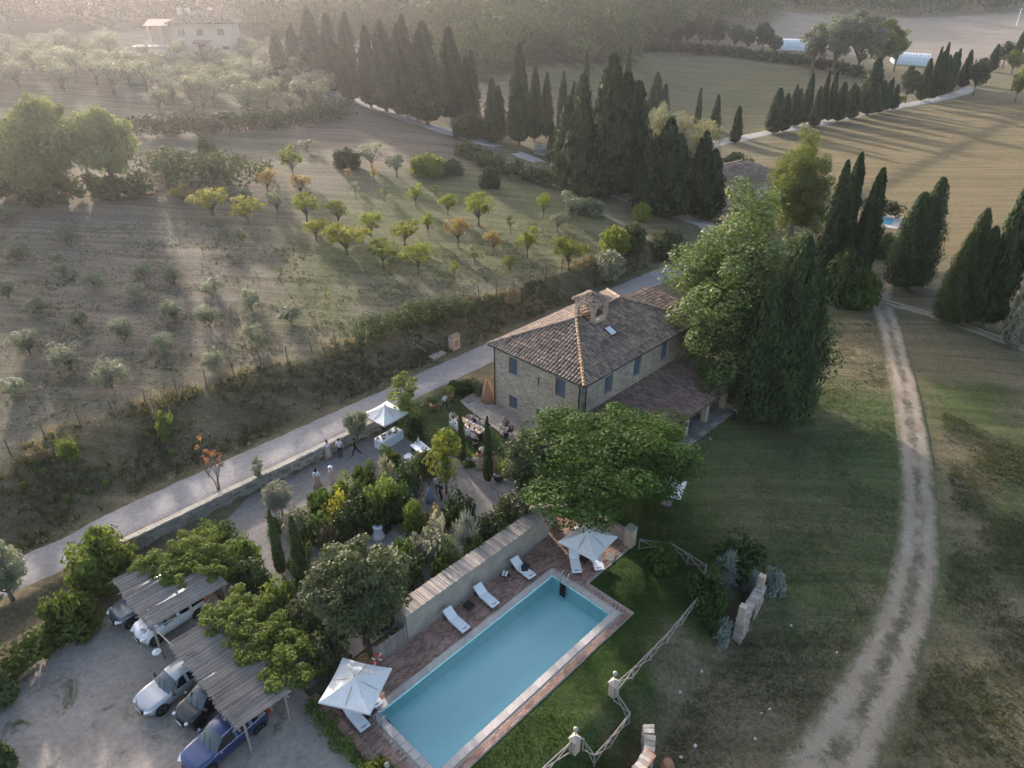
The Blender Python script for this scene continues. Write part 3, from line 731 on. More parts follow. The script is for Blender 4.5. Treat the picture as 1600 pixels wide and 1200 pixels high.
# ---- cypresses of the upper lane
row = [(440, 132, 48, 24), (466, 128, 38, 24), (494, 138, 12, 32), (522, 146, 22, 28), (552, 160, 20, 30), (580, 168, 40, 26), (604, 174, 33, 36), (637, 182, 24, 38), (668, 194, 34, 44), (706, 188, 44, 36), (738, 192, 79, 27)]
for i, (x, b, t, w_) in enumerate(row):
    tree_px(('cypress_a', 'cypress_c', 'cypress_b')[i % 3], 'cypress', x, b, t, w_ * 1.12, 'cypress_tree', 'tall dark cypress in hazy row along upper lane, ' + onth(i, len(row)), 'tree', 'cypresses in the hazy row along the upper lane')
row = [(811, 226, 70, 32), (835, 220, 104, 22), (853, 216, 114, 19), (862, 254, 190, 15), (877, 234, 112, 18), (893, 240, 128, 15), (880, 262, 196, 16)]
for i, (x, b, t, w_) in enumerate(sorted(row)):
    tree_px(('cypress_a', 'cypress_b')[i % 2], 'cypress', x, b, t, w_, 'cypress_tree', 'slim dark cypress beyond bend of upper lane, ' + onth(i, len(row)), 'tree', 'slim cypresses beyond the bend of the upper lane')
for i, (x, b, t, w_) in enumerate([(912, 205, 80, 14), (962, 205, 76, 12), (975, 208, 70, 14)]):
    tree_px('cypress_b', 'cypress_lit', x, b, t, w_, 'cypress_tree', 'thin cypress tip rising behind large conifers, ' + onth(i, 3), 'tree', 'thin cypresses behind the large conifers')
for x, b, t, w_, lb in [(903, 292, 118, 66, 'large dark conifer on left of the lane-side clump'), (946, 300, 86, 92, 'tallest broad conifer in the middle of lane-side clump'), (985, 305, 128, 74, 'large dark conifer on right of the lane-side clump'), (1034, 334, 186, 76, 'dark pointed conifer right of the lane-side clump'), (1088, 340, 206, 62, 'dark conifer just behind the big poplar'), (1008, 330, 215, 40, 'small dark conifer between the larger lane-side conifers'), (770, 222, 122, 36, 'faded conifer standing alone before the slim cypresses')]:
    tree_px('conifer', 'cypress', x, b, t, w_, 'conifer_tree', lb, 'tree', 'large conifers beside the upper lane')
for i, (x, b, t, w_) in enumerate([(1022, 182, 113, 22), (1036, 184, 131, 15), (1088, 202, 137, 10), (1116, 204, 148, 14), (1148, 224, 166, 16)]):
    tree_px('cypress_b', 'cypress', x, b, t, w_, 'cypress_tree', 'lone small cypress before the middle field, ' + onth(i, 5), 'tree', 'small cypresses before the middle field')
# ---- cypresses of the far lane
row = [(1208, 209, 138, 26), (1222, 206, 146, 18), (1235, 198, 133, 21), (1256, 194, 115, 17), (1271, 199, 135, 17), (1281, 191, 111, 14), (1293, 190, 113, 15), (1308, 190, 128, 20), (1325, 184, 130, 24), (1354, 180, 91, 31), (1372, 177, 125, 15), (1384, 173, 121, 14), (1394, 171, 132, 14), (1438, 158, 91, 17), (1451, 156, 73, 14), (1460, 154, 67, 13), (1468, 151, 86, 13), (1482, 146, 76, 18), (1502, 138, 78, 15), (1548, 112, 69, 14), (1586, 98, 47, 14)]
for i, (x, b, t, w_) in enumerate(row):
    tree_px(('cypress_b', 'cypress_a', 'cypress_c')[i % 3], 'cypress', x, b, t, w_, 'cypress_tree', 'dark cypress lining the far lane beside ochre field, ' + onth(i, len(row)), 'tree', 'cypresses lining the far lane')
for x, b, t, w_, lf, lb in [(1414, 162, 100, 30, 'woods', 'grey-green bushy tree interrupting the far cypress row'), (1405, 166, 148, 14, 'fruit', 'small bright bush at foot of far cypress row'), (1566, 106, 60, 28, 'woods', 'rounded tree between the last two far cypresses'), (1520, 150, 84, 34, 'woods', 'rounded tree at right end of the far lane'), (1585, 160, 100, 26, 'fruit', 'light bushy tree at right edge above ochre field'), (1580, 115, 75, 30, 'lightgreen', 'pale green tree at the far right edge')]:
    tree_px('broad_%d' % rnd.randint(0, 2), lf, x, b, t, w_, 'far_tree', lb)
# ---- near right cypresses
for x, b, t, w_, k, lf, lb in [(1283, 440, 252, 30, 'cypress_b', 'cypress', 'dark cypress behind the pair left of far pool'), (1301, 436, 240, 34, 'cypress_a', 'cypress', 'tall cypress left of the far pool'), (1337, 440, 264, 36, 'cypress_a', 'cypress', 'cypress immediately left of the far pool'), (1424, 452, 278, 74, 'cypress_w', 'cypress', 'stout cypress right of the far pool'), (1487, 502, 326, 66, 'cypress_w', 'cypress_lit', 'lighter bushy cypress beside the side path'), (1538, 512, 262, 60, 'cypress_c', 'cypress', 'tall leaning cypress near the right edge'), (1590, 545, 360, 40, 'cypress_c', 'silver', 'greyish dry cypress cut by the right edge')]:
    tree_px(k, lf, x, b, t, w_, 'cypress_tree', lb)
tree_px('cypress_w', 'cypress', 1204, 652, 368, 116, 'cypress_tree', 'broad dark cypress at the right end of the portico')
tree_px('poplartree', 'poplar', 1134, 592, 276, 250, 'poplar_tree', 'large silvery green poplar tree behind the portico roof', 'tree')
tree_px('poplartree', 'lightgreen', 1235, 365, 194, 108, 'ash_tree', 'light green tree standing over the neighbouring tiled roof', 'tree')
tree_px('oaktree', 'oak', 944, 798, 652, 308, 'walnut_tree', 'broad bright green tree in front of the portico', 'tree')
tree_px('maple', 'holm', 822, 806, 668, 92, 'grey_leaved_tree', 'grey-green tree left of the broad bright green tree', 'tree')
tree_px('holmtree', 'holm', 573, 1005, 838, 165, 'holm_oak_tree', 'grey-green evergreen tree at left end of the poolside wall', 'tree')
tree_px('slim', 'lightgreen', 637, 668, 578, 64, 'honey_locust_tree', 'feathery yellow-green tree beside the buffet table', 'tree')
tree_px('slim', 'fruit', 698, 772, 656, 66, 'golden_tree', 'yellow-green young tree left of the dining lawn', 'tree')
tree_px('maple', 'olive', 560, 694, 638, 46, 'olive_tree', 'olive tree beside the buffet parasol', 'tree')
tree_px('slim', 'olive', 408, 758, 712, 26, 'olive_sapling', 'small olive growing against the roadside stone wall', 'tree')
tree_px('orangetree', 'orange', 342, 765, 680, 44, 'rust_tree', 'thin bare-stemmed tree with rusty orange leaves by the road wall', 'tree')
tree_px('maple', 'silver', 442, 806, 750, 52, 'silver_shrub', 'pale silver-leaved shrub at the head of the shrub bed', 'shrub')
tree_px('holmtree', 'olive', 20, 938, 850, 92, 'olive_tree', 'grey olive tree at the left edge by the road', 'tree')
for x, b, t, w_, lb in [(722, 722, 642, 13, 'thin pencil cypress at the left side of the dining lawn'), (763, 754, 652, 15, 'thin pencil cypress at the near corner of dining lawn'), (441, 897, 798, 17, 'thin cypress on the gravel court, left of two'), (478, 930, 808, 26, 'cypress on the gravel court, right of two'), (930, 450, 420, 4, 'tiny spindly cypress behind the farmhouse bell turret'), (10, 1100, 1012, 40, 'cypress at the left edge beside the parking hedge'), (8, 1205, 1150, 40, 'cypress tip in the bottom left corner')]:
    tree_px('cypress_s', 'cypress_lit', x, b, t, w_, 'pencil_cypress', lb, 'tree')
# ---- fruit trees of the orchard (photo x, foot, top, width)
G = {
 'yellow': ('yellow-green fruit tree in the orchard', [(288, 318, 291, 34), (333, 337, 289, 58), (389, 350, 307, 46), (494, 374, 342, 40), (542, 398, 345, 64), (633, 385, 341, 42)]),
 'fruit': ('green fruit tree in the orchard', [(458, 274, 229, 38), (480, 346, 297, 42), (529, 352, 307, 36), (580, 370, 329, 36), (599, 417, 370, 48), (654, 428, 377, 50), (650, 322, 286, 28), (700, 336, 299, 28), (748, 352, 296, 46), (824, 402, 353, 34), (888, 420, 366, 50), (669, 366, 330, 20), (710, 438, 404, 18), (849, 338, 300, 22)]),
 'rustleaf': ('brownish autumn fruit tree in the orchard', [(419, 302, 263, 36), (471, 306, 268, 30), (586, 292, 255, 14), (716, 384, 334, 36), (771, 398, 355, 28), (545, 286, 262, 12)]),
 'olive': ('grey-green small tree in the orchard', [(383, 316, 290, 30), (434, 334, 297, 26), (581, 262, 224, 36), (620, 276, 236, 26), (894, 344, 300, 34), (871, 362, 328, 26), (556, 308, 283, 14), (300, 296, 272, 24), (335, 292, 272, 26), (480, 235, 218, 24)]),
 'lightgreen': ('pale sapling in the orchard', [(601, 314, 294, 14), (681, 306, 289, 15), (798, 364, 334, 18), (742, 414, 388, 16), (797, 426, 396, 22), (380, 378, 362, 14), (440, 440, 418, 6), (512, 480, 448, 5), (318, 402, 380, 6)]),
}
for lf, (lb, lst) in G.items():
    for i, (x, b, t, w_) in enumerate(sorted(lst)):
        k = 'sapling_%d' % (i % 3) if w_ < 20 else 'fruit_%d' % (i % 3)
        tree_px(k, lf, x, b, t - 2, w_ * 1.28, 'fruit_tree', lb + ', ' + onth(i, len(lst)), 'tree', lb + ' group')
# ---- young olives
lst = [(13, 464, 432, 34), (64, 488, 458, 36), (128, 511, 478, 38), (153, 449, 420, 34), (100, 430, 406, 32), (47, 552, 508, 50), (111, 578, 530, 52), (175, 606, 556, 54), (22, 622, 585, 44), (195, 532, 492, 38), (214, 468, 438, 34), (224, 430, 404, 32), (273, 442, 412, 32), (273, 500, 462, 40), (327, 510, 472, 38), (332, 462, 432, 36), (393, 482, 446, 40), (454, 503, 470, 40), (400, 538, 502, 32), (334, 578, 542, 40), (256, 550, 516, 36), (30, 408, 372, 36), (105, 382, 352, 30), (8, 345, 318, 34), (90, 412, 392, 26)]
for i, (x, b, t, w_) in enumerate(sorted(lst)):
    n = len(lst); od = onth(i, n) if i < 20 else ORD[n - 1 - i] + ' from the right' if i < n - 1 else 'rightmost'
    tree_px('youngolive_%d' % (i % 3), 'olive', x, b, t - 3, w_ * 1.2, 'young_olive_tree', 'young silvery olive in the dry field above the road, ' + od, 'tree', 'young olives in the dry field')
# ---- olive grove under the villa
gr = []
for uu in np.arange(-30, 130, 6.2):
    for ww in np.arange(110, 270, 6.2):
        u2, w2 = uu + NP.uniform(-1.8, 1.8), ww + NP.uniform(-1.8, 1.8); p = W(u2, w2); p.z = h1(p.x, p.y)
        f = depth(p)
        if p.y < 20: continue
        qx = 800 + FPX * p.x / f; qy = 600 - FPX * (p.y * math.sin(PITCH) + (p.z - CAM_H) * math.cos(PITCH)) / f
        if -30 < qx < 520 and 84 < qy < 186 and not (qx < 235 and qy > 150) and not (qx > 360 and qy < 95) and not (200 < qx < 372 and qy < 96): gr.append((qx, p))
for i, (qx, p) in enumerate(gr):
    plant('olive_%d' % (i % 3), 'olive', p, rnd.uniform(1.1, 1.6), 'olive_tree', 'hazy grey olive tree in the grove below the hillside villa', 'tree', 'olive grove below the villa')
# ---- big hazy trees on the left
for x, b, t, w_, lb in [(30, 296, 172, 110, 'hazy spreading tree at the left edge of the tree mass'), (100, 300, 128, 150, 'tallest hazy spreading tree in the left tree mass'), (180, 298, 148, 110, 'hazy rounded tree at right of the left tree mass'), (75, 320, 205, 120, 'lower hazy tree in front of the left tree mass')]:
    tree_px('spread', 'hazewoods', x, b, t, w_, 'broadleaf_tree', lb)
tree_px('willow', 'willow', 1062, 268, 168, 118, 'willow_tree', 'pale yellowish willow behind the dark conifers', 'tree')
tree_px('willow', 'olive', 1030, 250, 150, 70, 'willow_tree', 'greyish willow at left of the pale yellowish one', 'tree')
for i, (x, b, t, w_) in enumerate([(1268, 112, 28, 50), (1300, 116, 14, 66), (1338, 118, 8, 70), (1372, 116, 20, 62), (1396, 112, 40, 34)]):
    tree_px('broad_%d' % (i % 3), 'olive' if i < 3 else 'lightgreen', x, b, t, w_, 'poplar_tree', 'tall pale poplar in clump between greenhouse tunnels, ' + onth(i, 5), 'tree', 'poplars between the greenhouse tunnels')
lst = [(1072, 74, 28, 34), (1094, 76, 20, 36), (1120, 78, 26, 34), (1146, 80, 34, 30), (1166, 82, 42, 28), (1190, 84, 30, 34), (1208, 88, 52, 26), (1056, 76, 40, 24)]
for i, (x, b, t, w_) in enumerate(sorted(lst)):
    tree_px('broad_%d' % (i % 3), 'woods', x, b, t, w_, 'broadleaf_tree', 'rounded tree along top edge of the middle field, ' + onth(i, len(lst)), 'tree', 'trees along the top edge of the middle field')
# ---- orchard and field bushes
for x, b, t, w_, k, lf, lb in [(543, 262, 226, 50, 'bigbush', 'laurel', 'dark round bush at the top of the orchard'), (668, 274, 234, 66, 'bigbush', 'fruit', 'yellowish bush at the top of the orchard'), (704, 272, 246, 50, 'bigbush', 'woods', 'olive-green bush beside the yellowish orchard bush'), (765, 292, 256, 40, 'bigbush', 'ivy', 'dark bush at the orchard side of lane hedge'), (325, 256, 208, 44, 'bigbush', 'woods', 'tall bush rising from the overgrown mound'), (1002, 344, 312, 42, 'bigbush', 'fruit', 'green bush below the dark conifers'), (960, 392, 348, 62, 'bigbush', 'fruit', 'light green bush beside the road bend'), (952, 428, 386, 66, 'bigbush', 'olive', 'grey bush hanging over the roadside bank'), (990, 388, 340, 46, 'bigbush', 'ivy', 'dark bush left of the big poplar'), (1040, 405, 352, 60, 'bigbush', 'ivy', 'dark undergrowth left of the big poplar'), (1148, 276, 232, 68, 'bigbush', 'laurel', 'dark round bush left of the neighbouring roof'), (1130, 290, 262, 40, 'bigbush', 'shrub', 'green bush in front of the dark round bush'), (1310, 470, 380, 90, 'bigbush', 'laurel', 'dark dense shrub below the far pool cypresses'), (1340, 476, 412, 76, 'bigbush', 'shrub', 'spreading green shrub at the head of the dirt track'), (1380, 400, 360, 60, 'bigbush', 'laurel', 'dark hedge bush below the far pool'), (1272, 420, 372, 60, 'bigbush', 'ivy', 'dark shrub behind the big poplar'), (1592, 420, 380, 40, 'bigbush', 'fruit', 'light bush at the right edge of ochre field'), (735, 215, 165, 70, 'bigbush', 'woods', 'pale bush left of faded conifer by the lane'), (800, 470, 446, 38, 'bigbush', 'drygrass', 'dry straw-coloured bush on top of the bank'), (920, 335, 305, 60, 'bigbush', 'olive', 'grey bush at the orchard edge below conifers')]:
    tree_px(k, lf, x, b, t, w_, 'bush', lb, 'bush')
wl_ = [(60, 716, 692, 46), (110, 716, 680, 44), (258, 668, 638, 34), (256, 688, 660, 22)]; sw_ = sorted([(58, 722, 712, 18), (70, 740, 728, 12), (38, 762, 750, 12), (166, 758, 748, 14), (106, 784, 770, 14), (140, 770, 760, 10), (272, 712, 700, 16), (34, 778, 770, 9)])
for i, (x, b, t, w_) in enumerate(wl_):
    tree_px('bush_a', 'bright' if i != 0 else 'brown', x, b, t, w_, 'weed_bush', ['faded brownish weed bush at left on the bank', 'large bright green bush at left on the bank', 'bright green bush on the middle of the bank', 'smaller bright bush right under the middle bank bush'][i], 'bush')
for i, (x, b, t, w_) in enumerate(sw_):
    tree_px('bush_a', 'bright', x, b, t, w_, 'weed_bush', 'small bright weed tuft on the lower bank, ' + onth(i, len(sw_)), 'bush', 'small bright weeds on the bank')

# ---- hedges: leafy ridges along a line
def hedge(name, label, pts, wid, hgt, leaf, lsize=.12, dens=70, cat='hedge', jit=.3):
    L = Leaves(); o0 = pts[0]
    for i in range(len(pts) - 1):
        a, b = pts[i], pts[i + 1]; n = max(2, int((b - a).length / .55))
        for k in range(n):
            p = a + (b - a) * (k / n); g = h1(p.x, p.y)
            for q in range(3):
                c = (p.x + rnd.uniform(-wid, wid) * .5 - o0.x, p.y + rnd.uniform(-wid, wid) * .5 - o0.y, g + hgt * rnd.uniform(.25, .9 + jit * .3) - o0.z)
                L.clump(c, .32 * hgt * rnd.uniform(.7, 1.4) + .15, dens, lsize, .85)
    o = link(name, L.mesh(name, [LEAF[leaf]])); o.location = o0
    return tag(o, label, cat)
hedge('ivy_hedge', 'dense ivy-covered hedge ridge along the top of the bank', pxs((562, 540), (600, 528), (640, 512), (680, 500), (722, 490)), 1.0, 2.4, 'ivy', .10, 150)
hedge('lane_hedge', 'low overgrown hedge between the orchard and upper lane', pxs((722, 240), (760, 262), (800, 275), (840, 284), (880, 296), (915, 310)), 3.4, 2.2, 'ivy', .2, 50)
hedge('terrace_hedge', 'long low hedge between olive grove and orchard slope', pxs((215, 214), (280, 212), (340, 210), (420, 202), (490, 194), (548, 184)), 2.6, 3.2, 'woods', .24, 40)
hedge('bramble_mound', 'overgrown bramble mound at the left of the orchard', pxs((235, 280), (290, 282), (340, 286), (385, 290)), 9.0, 3.6, 'ivy', .26, 60, 'shrub')
hedge('ivy_undergrowth', 'ivy undergrowth below the hazy left trees', pxs((-10, 310), (60, 312), (130, 310), (200, 306), (255, 298)), 6.0, 2.4, 'ivy', .26, 60, 'shrub')
hedge('parking_hedge', 'leafy green hedge along the left of the car park', [gw(-4.5, 37.4), gw(-1.5, 39.2), gw(1.5, 40.4), gw(4.4, 41.0)], 1.3, 1.5, 'vine', .13, 110)
hedge('deck_hedge', 'low green hedge under the left wall of the pool deck', [gw(10.7, 25.2), gw(10.6, 22.5), gw(10.6, 20.0), gw(10.6, 18)], .5, .8, 'shrub', .08, 60)
hedge('far_pool_hedge', 'dark clipped hedge behind the far swimming pool', pxs((1345, 334), (1370, 336), (1402, 342)), 1.5, 2.6, 'laurel', .2, 60)
hedge('field_hedge', 'dark hedge line along top of the middle field', pxs((1000, 78), (1060, 80), (1130, 86), (1210, 96), (1290, 108), (1350, 122)), 4.0, 3.0, 'woods', .5, 16)

# ---- shrub beds of the garden
beds = [
 # x, foot, top, width, proto, leaf, label
 (470, 842, 788, 50, 'bush_c', 'olive', 'olive-grey shrub at the left tip of the shrub bed'), (505, 800, 762, 52, 'bush_b', 'shrub', 'green shrub at the upper left of shrub bed'),
 (540, 776, 742, 50, 'bush_b', 'bright', 'bright low shrub on the court side of shrub bed'), (575, 752, 722, 48, 'bush_b', 'shrub', 'low green shrub on court side, middle of bed'),
 (607, 728, 696, 40, 'bush_b', 'shrub', 'green shrub at the court corner near the white trolley'), (602, 760, 712, 34, 'spiky', 'silver', 'pale feathery grass plume in the shrub bed'),
 (562, 800, 752, 56, 'bush_a', 'laurel', 'dark green shrub in the middle of shrub bed'), (600, 800, 735, 60, 'bush_c', 'bright', 'tall bright green shrub in the middle of shrub bed'),
 (642, 775, 712, 50, 'bush_c', 'laurel', 'tall dark laurel at the right end of shrub bed'), (662, 745, 700, 46, 'bush_c', 'holm', 'grey-green shrub under the yellow-green young tree'),
 (530, 815, 768, 44, 'bush_a', 'yellow', 'yellowish flowering shrub in the shrub bed'), (500, 845, 800, 48, 'bush_c', 'shrub', 'green shrub at the near left of shrub bed'),
 (548, 838, 785, 50, 'bush_c', 'laurel', 'dark shrub at the near edge of shrub bed'), (590, 822, 770, 56, 'bush_b', 'laurel', 'dark low shrub along the near edge of shrub bed'),
 (630, 806, 758, 54, 'bush_b', 'laurel', 'dark shrub beside the taller cocktail table'), (516, 855, 818, 34, 'bush_c', 'brown', 'brownish shrub at the near tip of shrub bed'),
 (470, 880, 842, 40, 'bush_a', 'shrub', 'small shrub behind the right court cypress'), (648, 838, 784, 42, 'roundbush', 'bright', 'round clipped bright green ball shrub'),
 (678, 826, 792, 44, 'bush_b', 'brown', 'faded shrub right of the clipped ball'), (715, 812, 768, 60, 'bush_b', 'laurel', 'dark low shrub beside the stone path'),
 (680, 872, 805, 66, 'bush_a', 'silver', 'large silver-flowered shrub by the wall garden'), (735, 858, 800, 50, 'spiky', 'blue', 'wispy blue-grey shrub in wall garden'),
 (768, 850, 796, 56, 'bush_c', 'laurel', 'dark shrub near the right end of the poolside wall'), (800, 826, 762, 60, 'bush_c', 'holm', 'grey-green shrub below the grey-leaved tree'),
 (630, 880, 838, 48, 'bush_c', 'shrub', 'green shrub right of the lower cocktail table'), (640, 915, 868, 60, 'bush_c', 'laurel', 'dark shrub behind the left part of poolside wall'),
 (610, 905, 855, 50, 'bush_a', 'olive', 'grey shrub behind the grey-green evergreen tree'), (700, 898, 848, 56, 'bush_b', 'shrub', 'green shrub behind the middle of poolside wall'),
 (745, 880, 834, 50, 'bush_b', 'laurel', 'dark shrub behind the right half of poolside wall'), (540, 900, 850, 50, 'bush_c', 'olive', 'olive-green shrub left of the grey-green evergreen tree'),
 (512, 925, 868, 44, 'bush_c', 'holm', 'grey shrub beside the right court cypress'), (440, 965, 902, 62, 'bush_c', 'bright', 'bright leafy shrub behind the second pergola'),
 (480, 1000, 930, 60, 'bush_c', 'holm', 'dark grey shrub left of the grey-green evergreen tree'), (520, 1045, 975, 70, 'bush_c', 'holm', 'grey shrub above the lower left parasol'),
 (400, 930, 868, 56, 'bush_c', 'laurel', 'dark shrub behind the first pergola'), (345, 850, 806, 60, 'bush_c', 'shrub', 'leafy shrub at the wall behind the first pergola'), (380, 890, 830, 60, 'bush_c', 'shrub', 'green shrub between the first pergola and court'),
 (170, 905, 826, 96, 'bigbush', 'vine', 'large leafy mound beside the road end of the stone wall'), (120, 985, 925, 80, 'bigbush', 'vine', 'leafy mound at the head of the parking hedge'),
 (600, 965, 900, 60, 'bush_c', 'laurel', 'dark undergrowth behind left end of poolside wall'), (430, 830, 800, 30, 'bush_a', 'holm', 'small grey shrub at foot of the silver-leaved shrub'),
 (690, 700, 672, 36, 'bush_b', 'shrub', 'low shrub by the feathery tree'), (655, 678, 650, 40, 'bush_b', 'laurel', 'dark shrub at foot of the feathery tree'),
 (715, 610, 594, 40, 'bush_b', 'laurel', 'low dark shrub at road corner of farmhouse'), (735, 607, 590, 36, 'bush_b', 'shrub', 'low shrub beside the farmhouse left corner'), (752, 612, 592, 30, 'bush_a', 'olive', 'small grey shrub beside farmhouse left corner'),
 (790, 740, 716, 26, 'bush_a', 'bright', 'small bright plant at the foot of the garden lamp'), (735, 726, 704, 24, 'bush_a', 'bright', 'bright plant between the two pencil cypresses'),
 (1138, 905, 866, 44, 'spiky', 'blue', 'wispy blue-grey lavender above the stone doorway, left'), (1168, 925, 890, 34, 'spiky', 'blue', 'wispy blue-grey lavender above the stone doorway, right'),
 (1208, 925, 886, 34, 'bush_a', 'blue', 'grey-leaved bush right of the stone doorway'), (1124, 1000, 958, 34, 'bush_c', 'blue', 'grey-leaved bush left of the stone doorway'),
 (1150, 880, 838, 90, 'bush_b', 'laurel', 'dark low shrub above the lavender bushes'), (1105, 935, 890, 70, 'bush_b', 'laurel', 'dark low shrub between the rail fence and doorway'), (1110, 975, 925, 50, 'bush_a', 'laurel', 'dark shrub left of stone doorway'),
 (1030, 880, 850, 60, 'bush_b', 'shrub', 'low shrub at the top end of the rail fence'), (590, 1225, 1188, 60, 'bush_b', 'lightgreen', 'small shrub beside the near lamp pillar'),
]
for x, b, t, w_, k, lf, lb in beds: tree_px(k, lf, x, b + 2, t - (b - t) * .12, w_ * 1.22, 'garden_shrub', lb, 'shrub')

# ---- far woods: too many to tell apart, one mass each
def woods(name, label, P, spacing, hgt, leaf):
    lo, hi = P.min(0), P.max(0); L = Leaves()
    X, Y = np.meshgrid(np.arange(lo[0], hi[0], spacing), np.arange(lo[1], hi[1], spacing))
    X = X.ravel() + NP.uniform(-.35, .35, X.size) * spacing; Y = Y.ravel() + NP.uniform(-.35, .35, Y.size) * spacing
    ok = (sdist(X, Y, P) < 0) & (np.abs(X) < Y * .78 + 20)
    for x, y in zip(X[ok], Y[ok]):
        z = h1(x, y); hh = hgt * NP.uniform(.6, 1.4); r = spacing * .56 * NP.uniform(.75, 1.35)
        tn = NP.uniform(); n = 420 if y < 420 else 220; ls = .4 if y < 420 else .7
        d = nrm(NP.normal(size=(n, 3)) * np.array([1, 1, .8]) + np.array([0, 0, .35])); ph = NP.uniform(0, 6.28, 3)
        bump = 1 + .22 * np.sin(5 * d[:, 0] + ph[0]) * np.sin(5 * d[:, 1] + ph[1]) + .14 * np.sin(11 * d[:, 2] + 7 * d[:, 0] + ph[2])
        Pp = np.array([x, y, z + hh * .52]) + d * (bump * NP.uniform(.82, 1.03, n))[:, None] * np.array([r, r, hh * .5])
        L.add(*leaf_quads(Pp, nrm(d * 1.3 + NP.normal(size=(n, 3)) * .45), ls, .75), np.clip(tn + NP.normal(0, .18, n), 0, 1))
    o = link(name, L.mesh(name, [LEAF[leaf]]), kind='stuff'); o['label'] = label; o['category'] = 'woodland'
    return o
def far(P, k):
    """The outline with its last two corners carried on away from the camera, over the crest."""
    P = P.copy(); P[-2:] *= k; return P
woods('woodland', 'dark mixed wood covering the hill behind the cypress lane', far(poly_px([(560, 70), (640, 92), (700, 118), (760, 132), (830, 106), (905, 104), (985, 102), (1004, 76), (1060, 62), (1060, 22), (560, 30)]), 1.5), 8.5, 12, 'woods')
woods('hillside_woodland', 'hazy wood on the slope behind the villa', far(poly_px([(-60, 62), (60, 56), (190, 50), (215, 44), (370, 48), (430, 92), (500, 80), (560, 60), (560, 30), (-60, 24)]), 1.5), 9.0, 12, 'woods')
woods('ridge_woodland', 'distant wooded ridge above the ploughed field', far(poly_px([(1040, 50), (1150, 52), (1200, 30), (1240, 18), (1300, 18), (1500, 22), (1620, 16), (1620, 8), (1040, 12)]), 1.7), 13, 12, 'woods')
# ---- grasses
def tufts(name, label, P, n, hgt, leaf, blades=5, wd=.05):
    lo, hi = P.min(0), P.max(0); X = NP.uniform(lo[0], hi[0], n * 3); Y = NP.uniform(lo[1], hi[1], n * 3)
    ok = np.where(sdist(X, Y, P) < 0)[0][:n]; X, Y = X[ok], Y[ok]
    k = (np.sin(X * .7 + Y * .31) + np.sin(Y * .83 - X * .4 + 2) + NP.normal(0, .8, len(X))) > -.2; X, Y = X[k], Y[k]
    Z = H(X, Y); m = len(X)
    X = np.repeat(X, blades) + NP.normal(0, .12, m * blades); Y = np.repeat(Y, blades) + NP.normal(0, .12, m * blades); Z = np.repeat(Z, blades)
    d = nrm(np.stack([NP.normal(0, .45, m * blades), NP.normal(0, .45, m * blades), np.ones(m * blades)], -1))
    s = hgt * NP.uniform(.5, 1.3, m * blades) * .5
    Pp = np.stack([X, Y, Z], -1) + d * s[:, None] * .8
    L = Leaves(); L.add(*leaf_quads(Pp, nrm(np.cross(d, NP.normal(size=d.shape))), s, wd / hgt * 2.2, d), np.repeat(NP.uniform(0, 1, m), blades))
    o = link(name, L.mesh(name, [LEAF[leaf]]), kind='stuff'); o['label'] = label; o['category'] = 'grass'
    return o
tufts('bank_weeds', 'rough weeds and grass covering the roadside bank', poly_uw([(-12, 50.6), (85, 50.2), (85, 53.5), (60, 53.5), (34, 56.5), (7, 59.5), (-12, 61.5)]), 16000, .42, 'weeds', 6, .05)
tufts('dry_bank_grass', 'straw-coloured dry grass along the top of bank', poly_uw([(-12, 61.8), (7, 59.2), (34, 56.0), (60, 53.2), (80, 53), (80, 54.6), (60, 54.8), (34, 57.8), (7, 60.6), (-12, 63)]), 5000, .5, 'drygrass', 7, .04)
tufts('verge_grass', 'dry grass clumps along the far road verge', poly_uw([(0, 50.1), (48, 49.9), (48, 51), (0, 51.2)]), 900, .35, 'drygrass', 7, .04)
tufts('meadow_grass', 'tufts of mixed grass in the mown meadow', poly_px([(1030, 1200), (1090, 1010), (1240, 960), (1330, 1000), (1300, 1100), (1250, 1200)]), 3500, .10, 'meadow', 5, .03)
tufts('trackside_grass', 'rough grass beside the dirt track', poly_px([(1400, 1200), (1470, 1000), (1490, 800), (1470, 640), (1600, 700), (1620, 1200)]), 8000, .16, 'meadow', 5, .04)
tufts('orchard_grass', 'dry grass tufts in the orchard', poly_px([(0, 680), (0, 340), (420, 350), (560, 420), (900, 330), (960, 420), (720, 480), (540, 545), (300, 618)]), 9000, .2, 'meadow', 5, .04)
tufts('slope_grass', 'grass tufts on the slope below house', poly_px([(1150, 660), (1280, 480), (1370, 500), (1400, 700), (1400, 900), (1330, 1000), (1220, 930)]), 6000, .11, 'meadow', 5, .03)
tufts('lawn_grass', 'short lawn grass beside the swimming pool', poly_uw([(11.5, 16.8), (28.5, 16.8), (28.7, 20), (33.5, 20.3), (40, 24), (40, 16.5), (33, 14.6), (12, 14.4)]), 12000, .06, 'lawn', 5, .02)
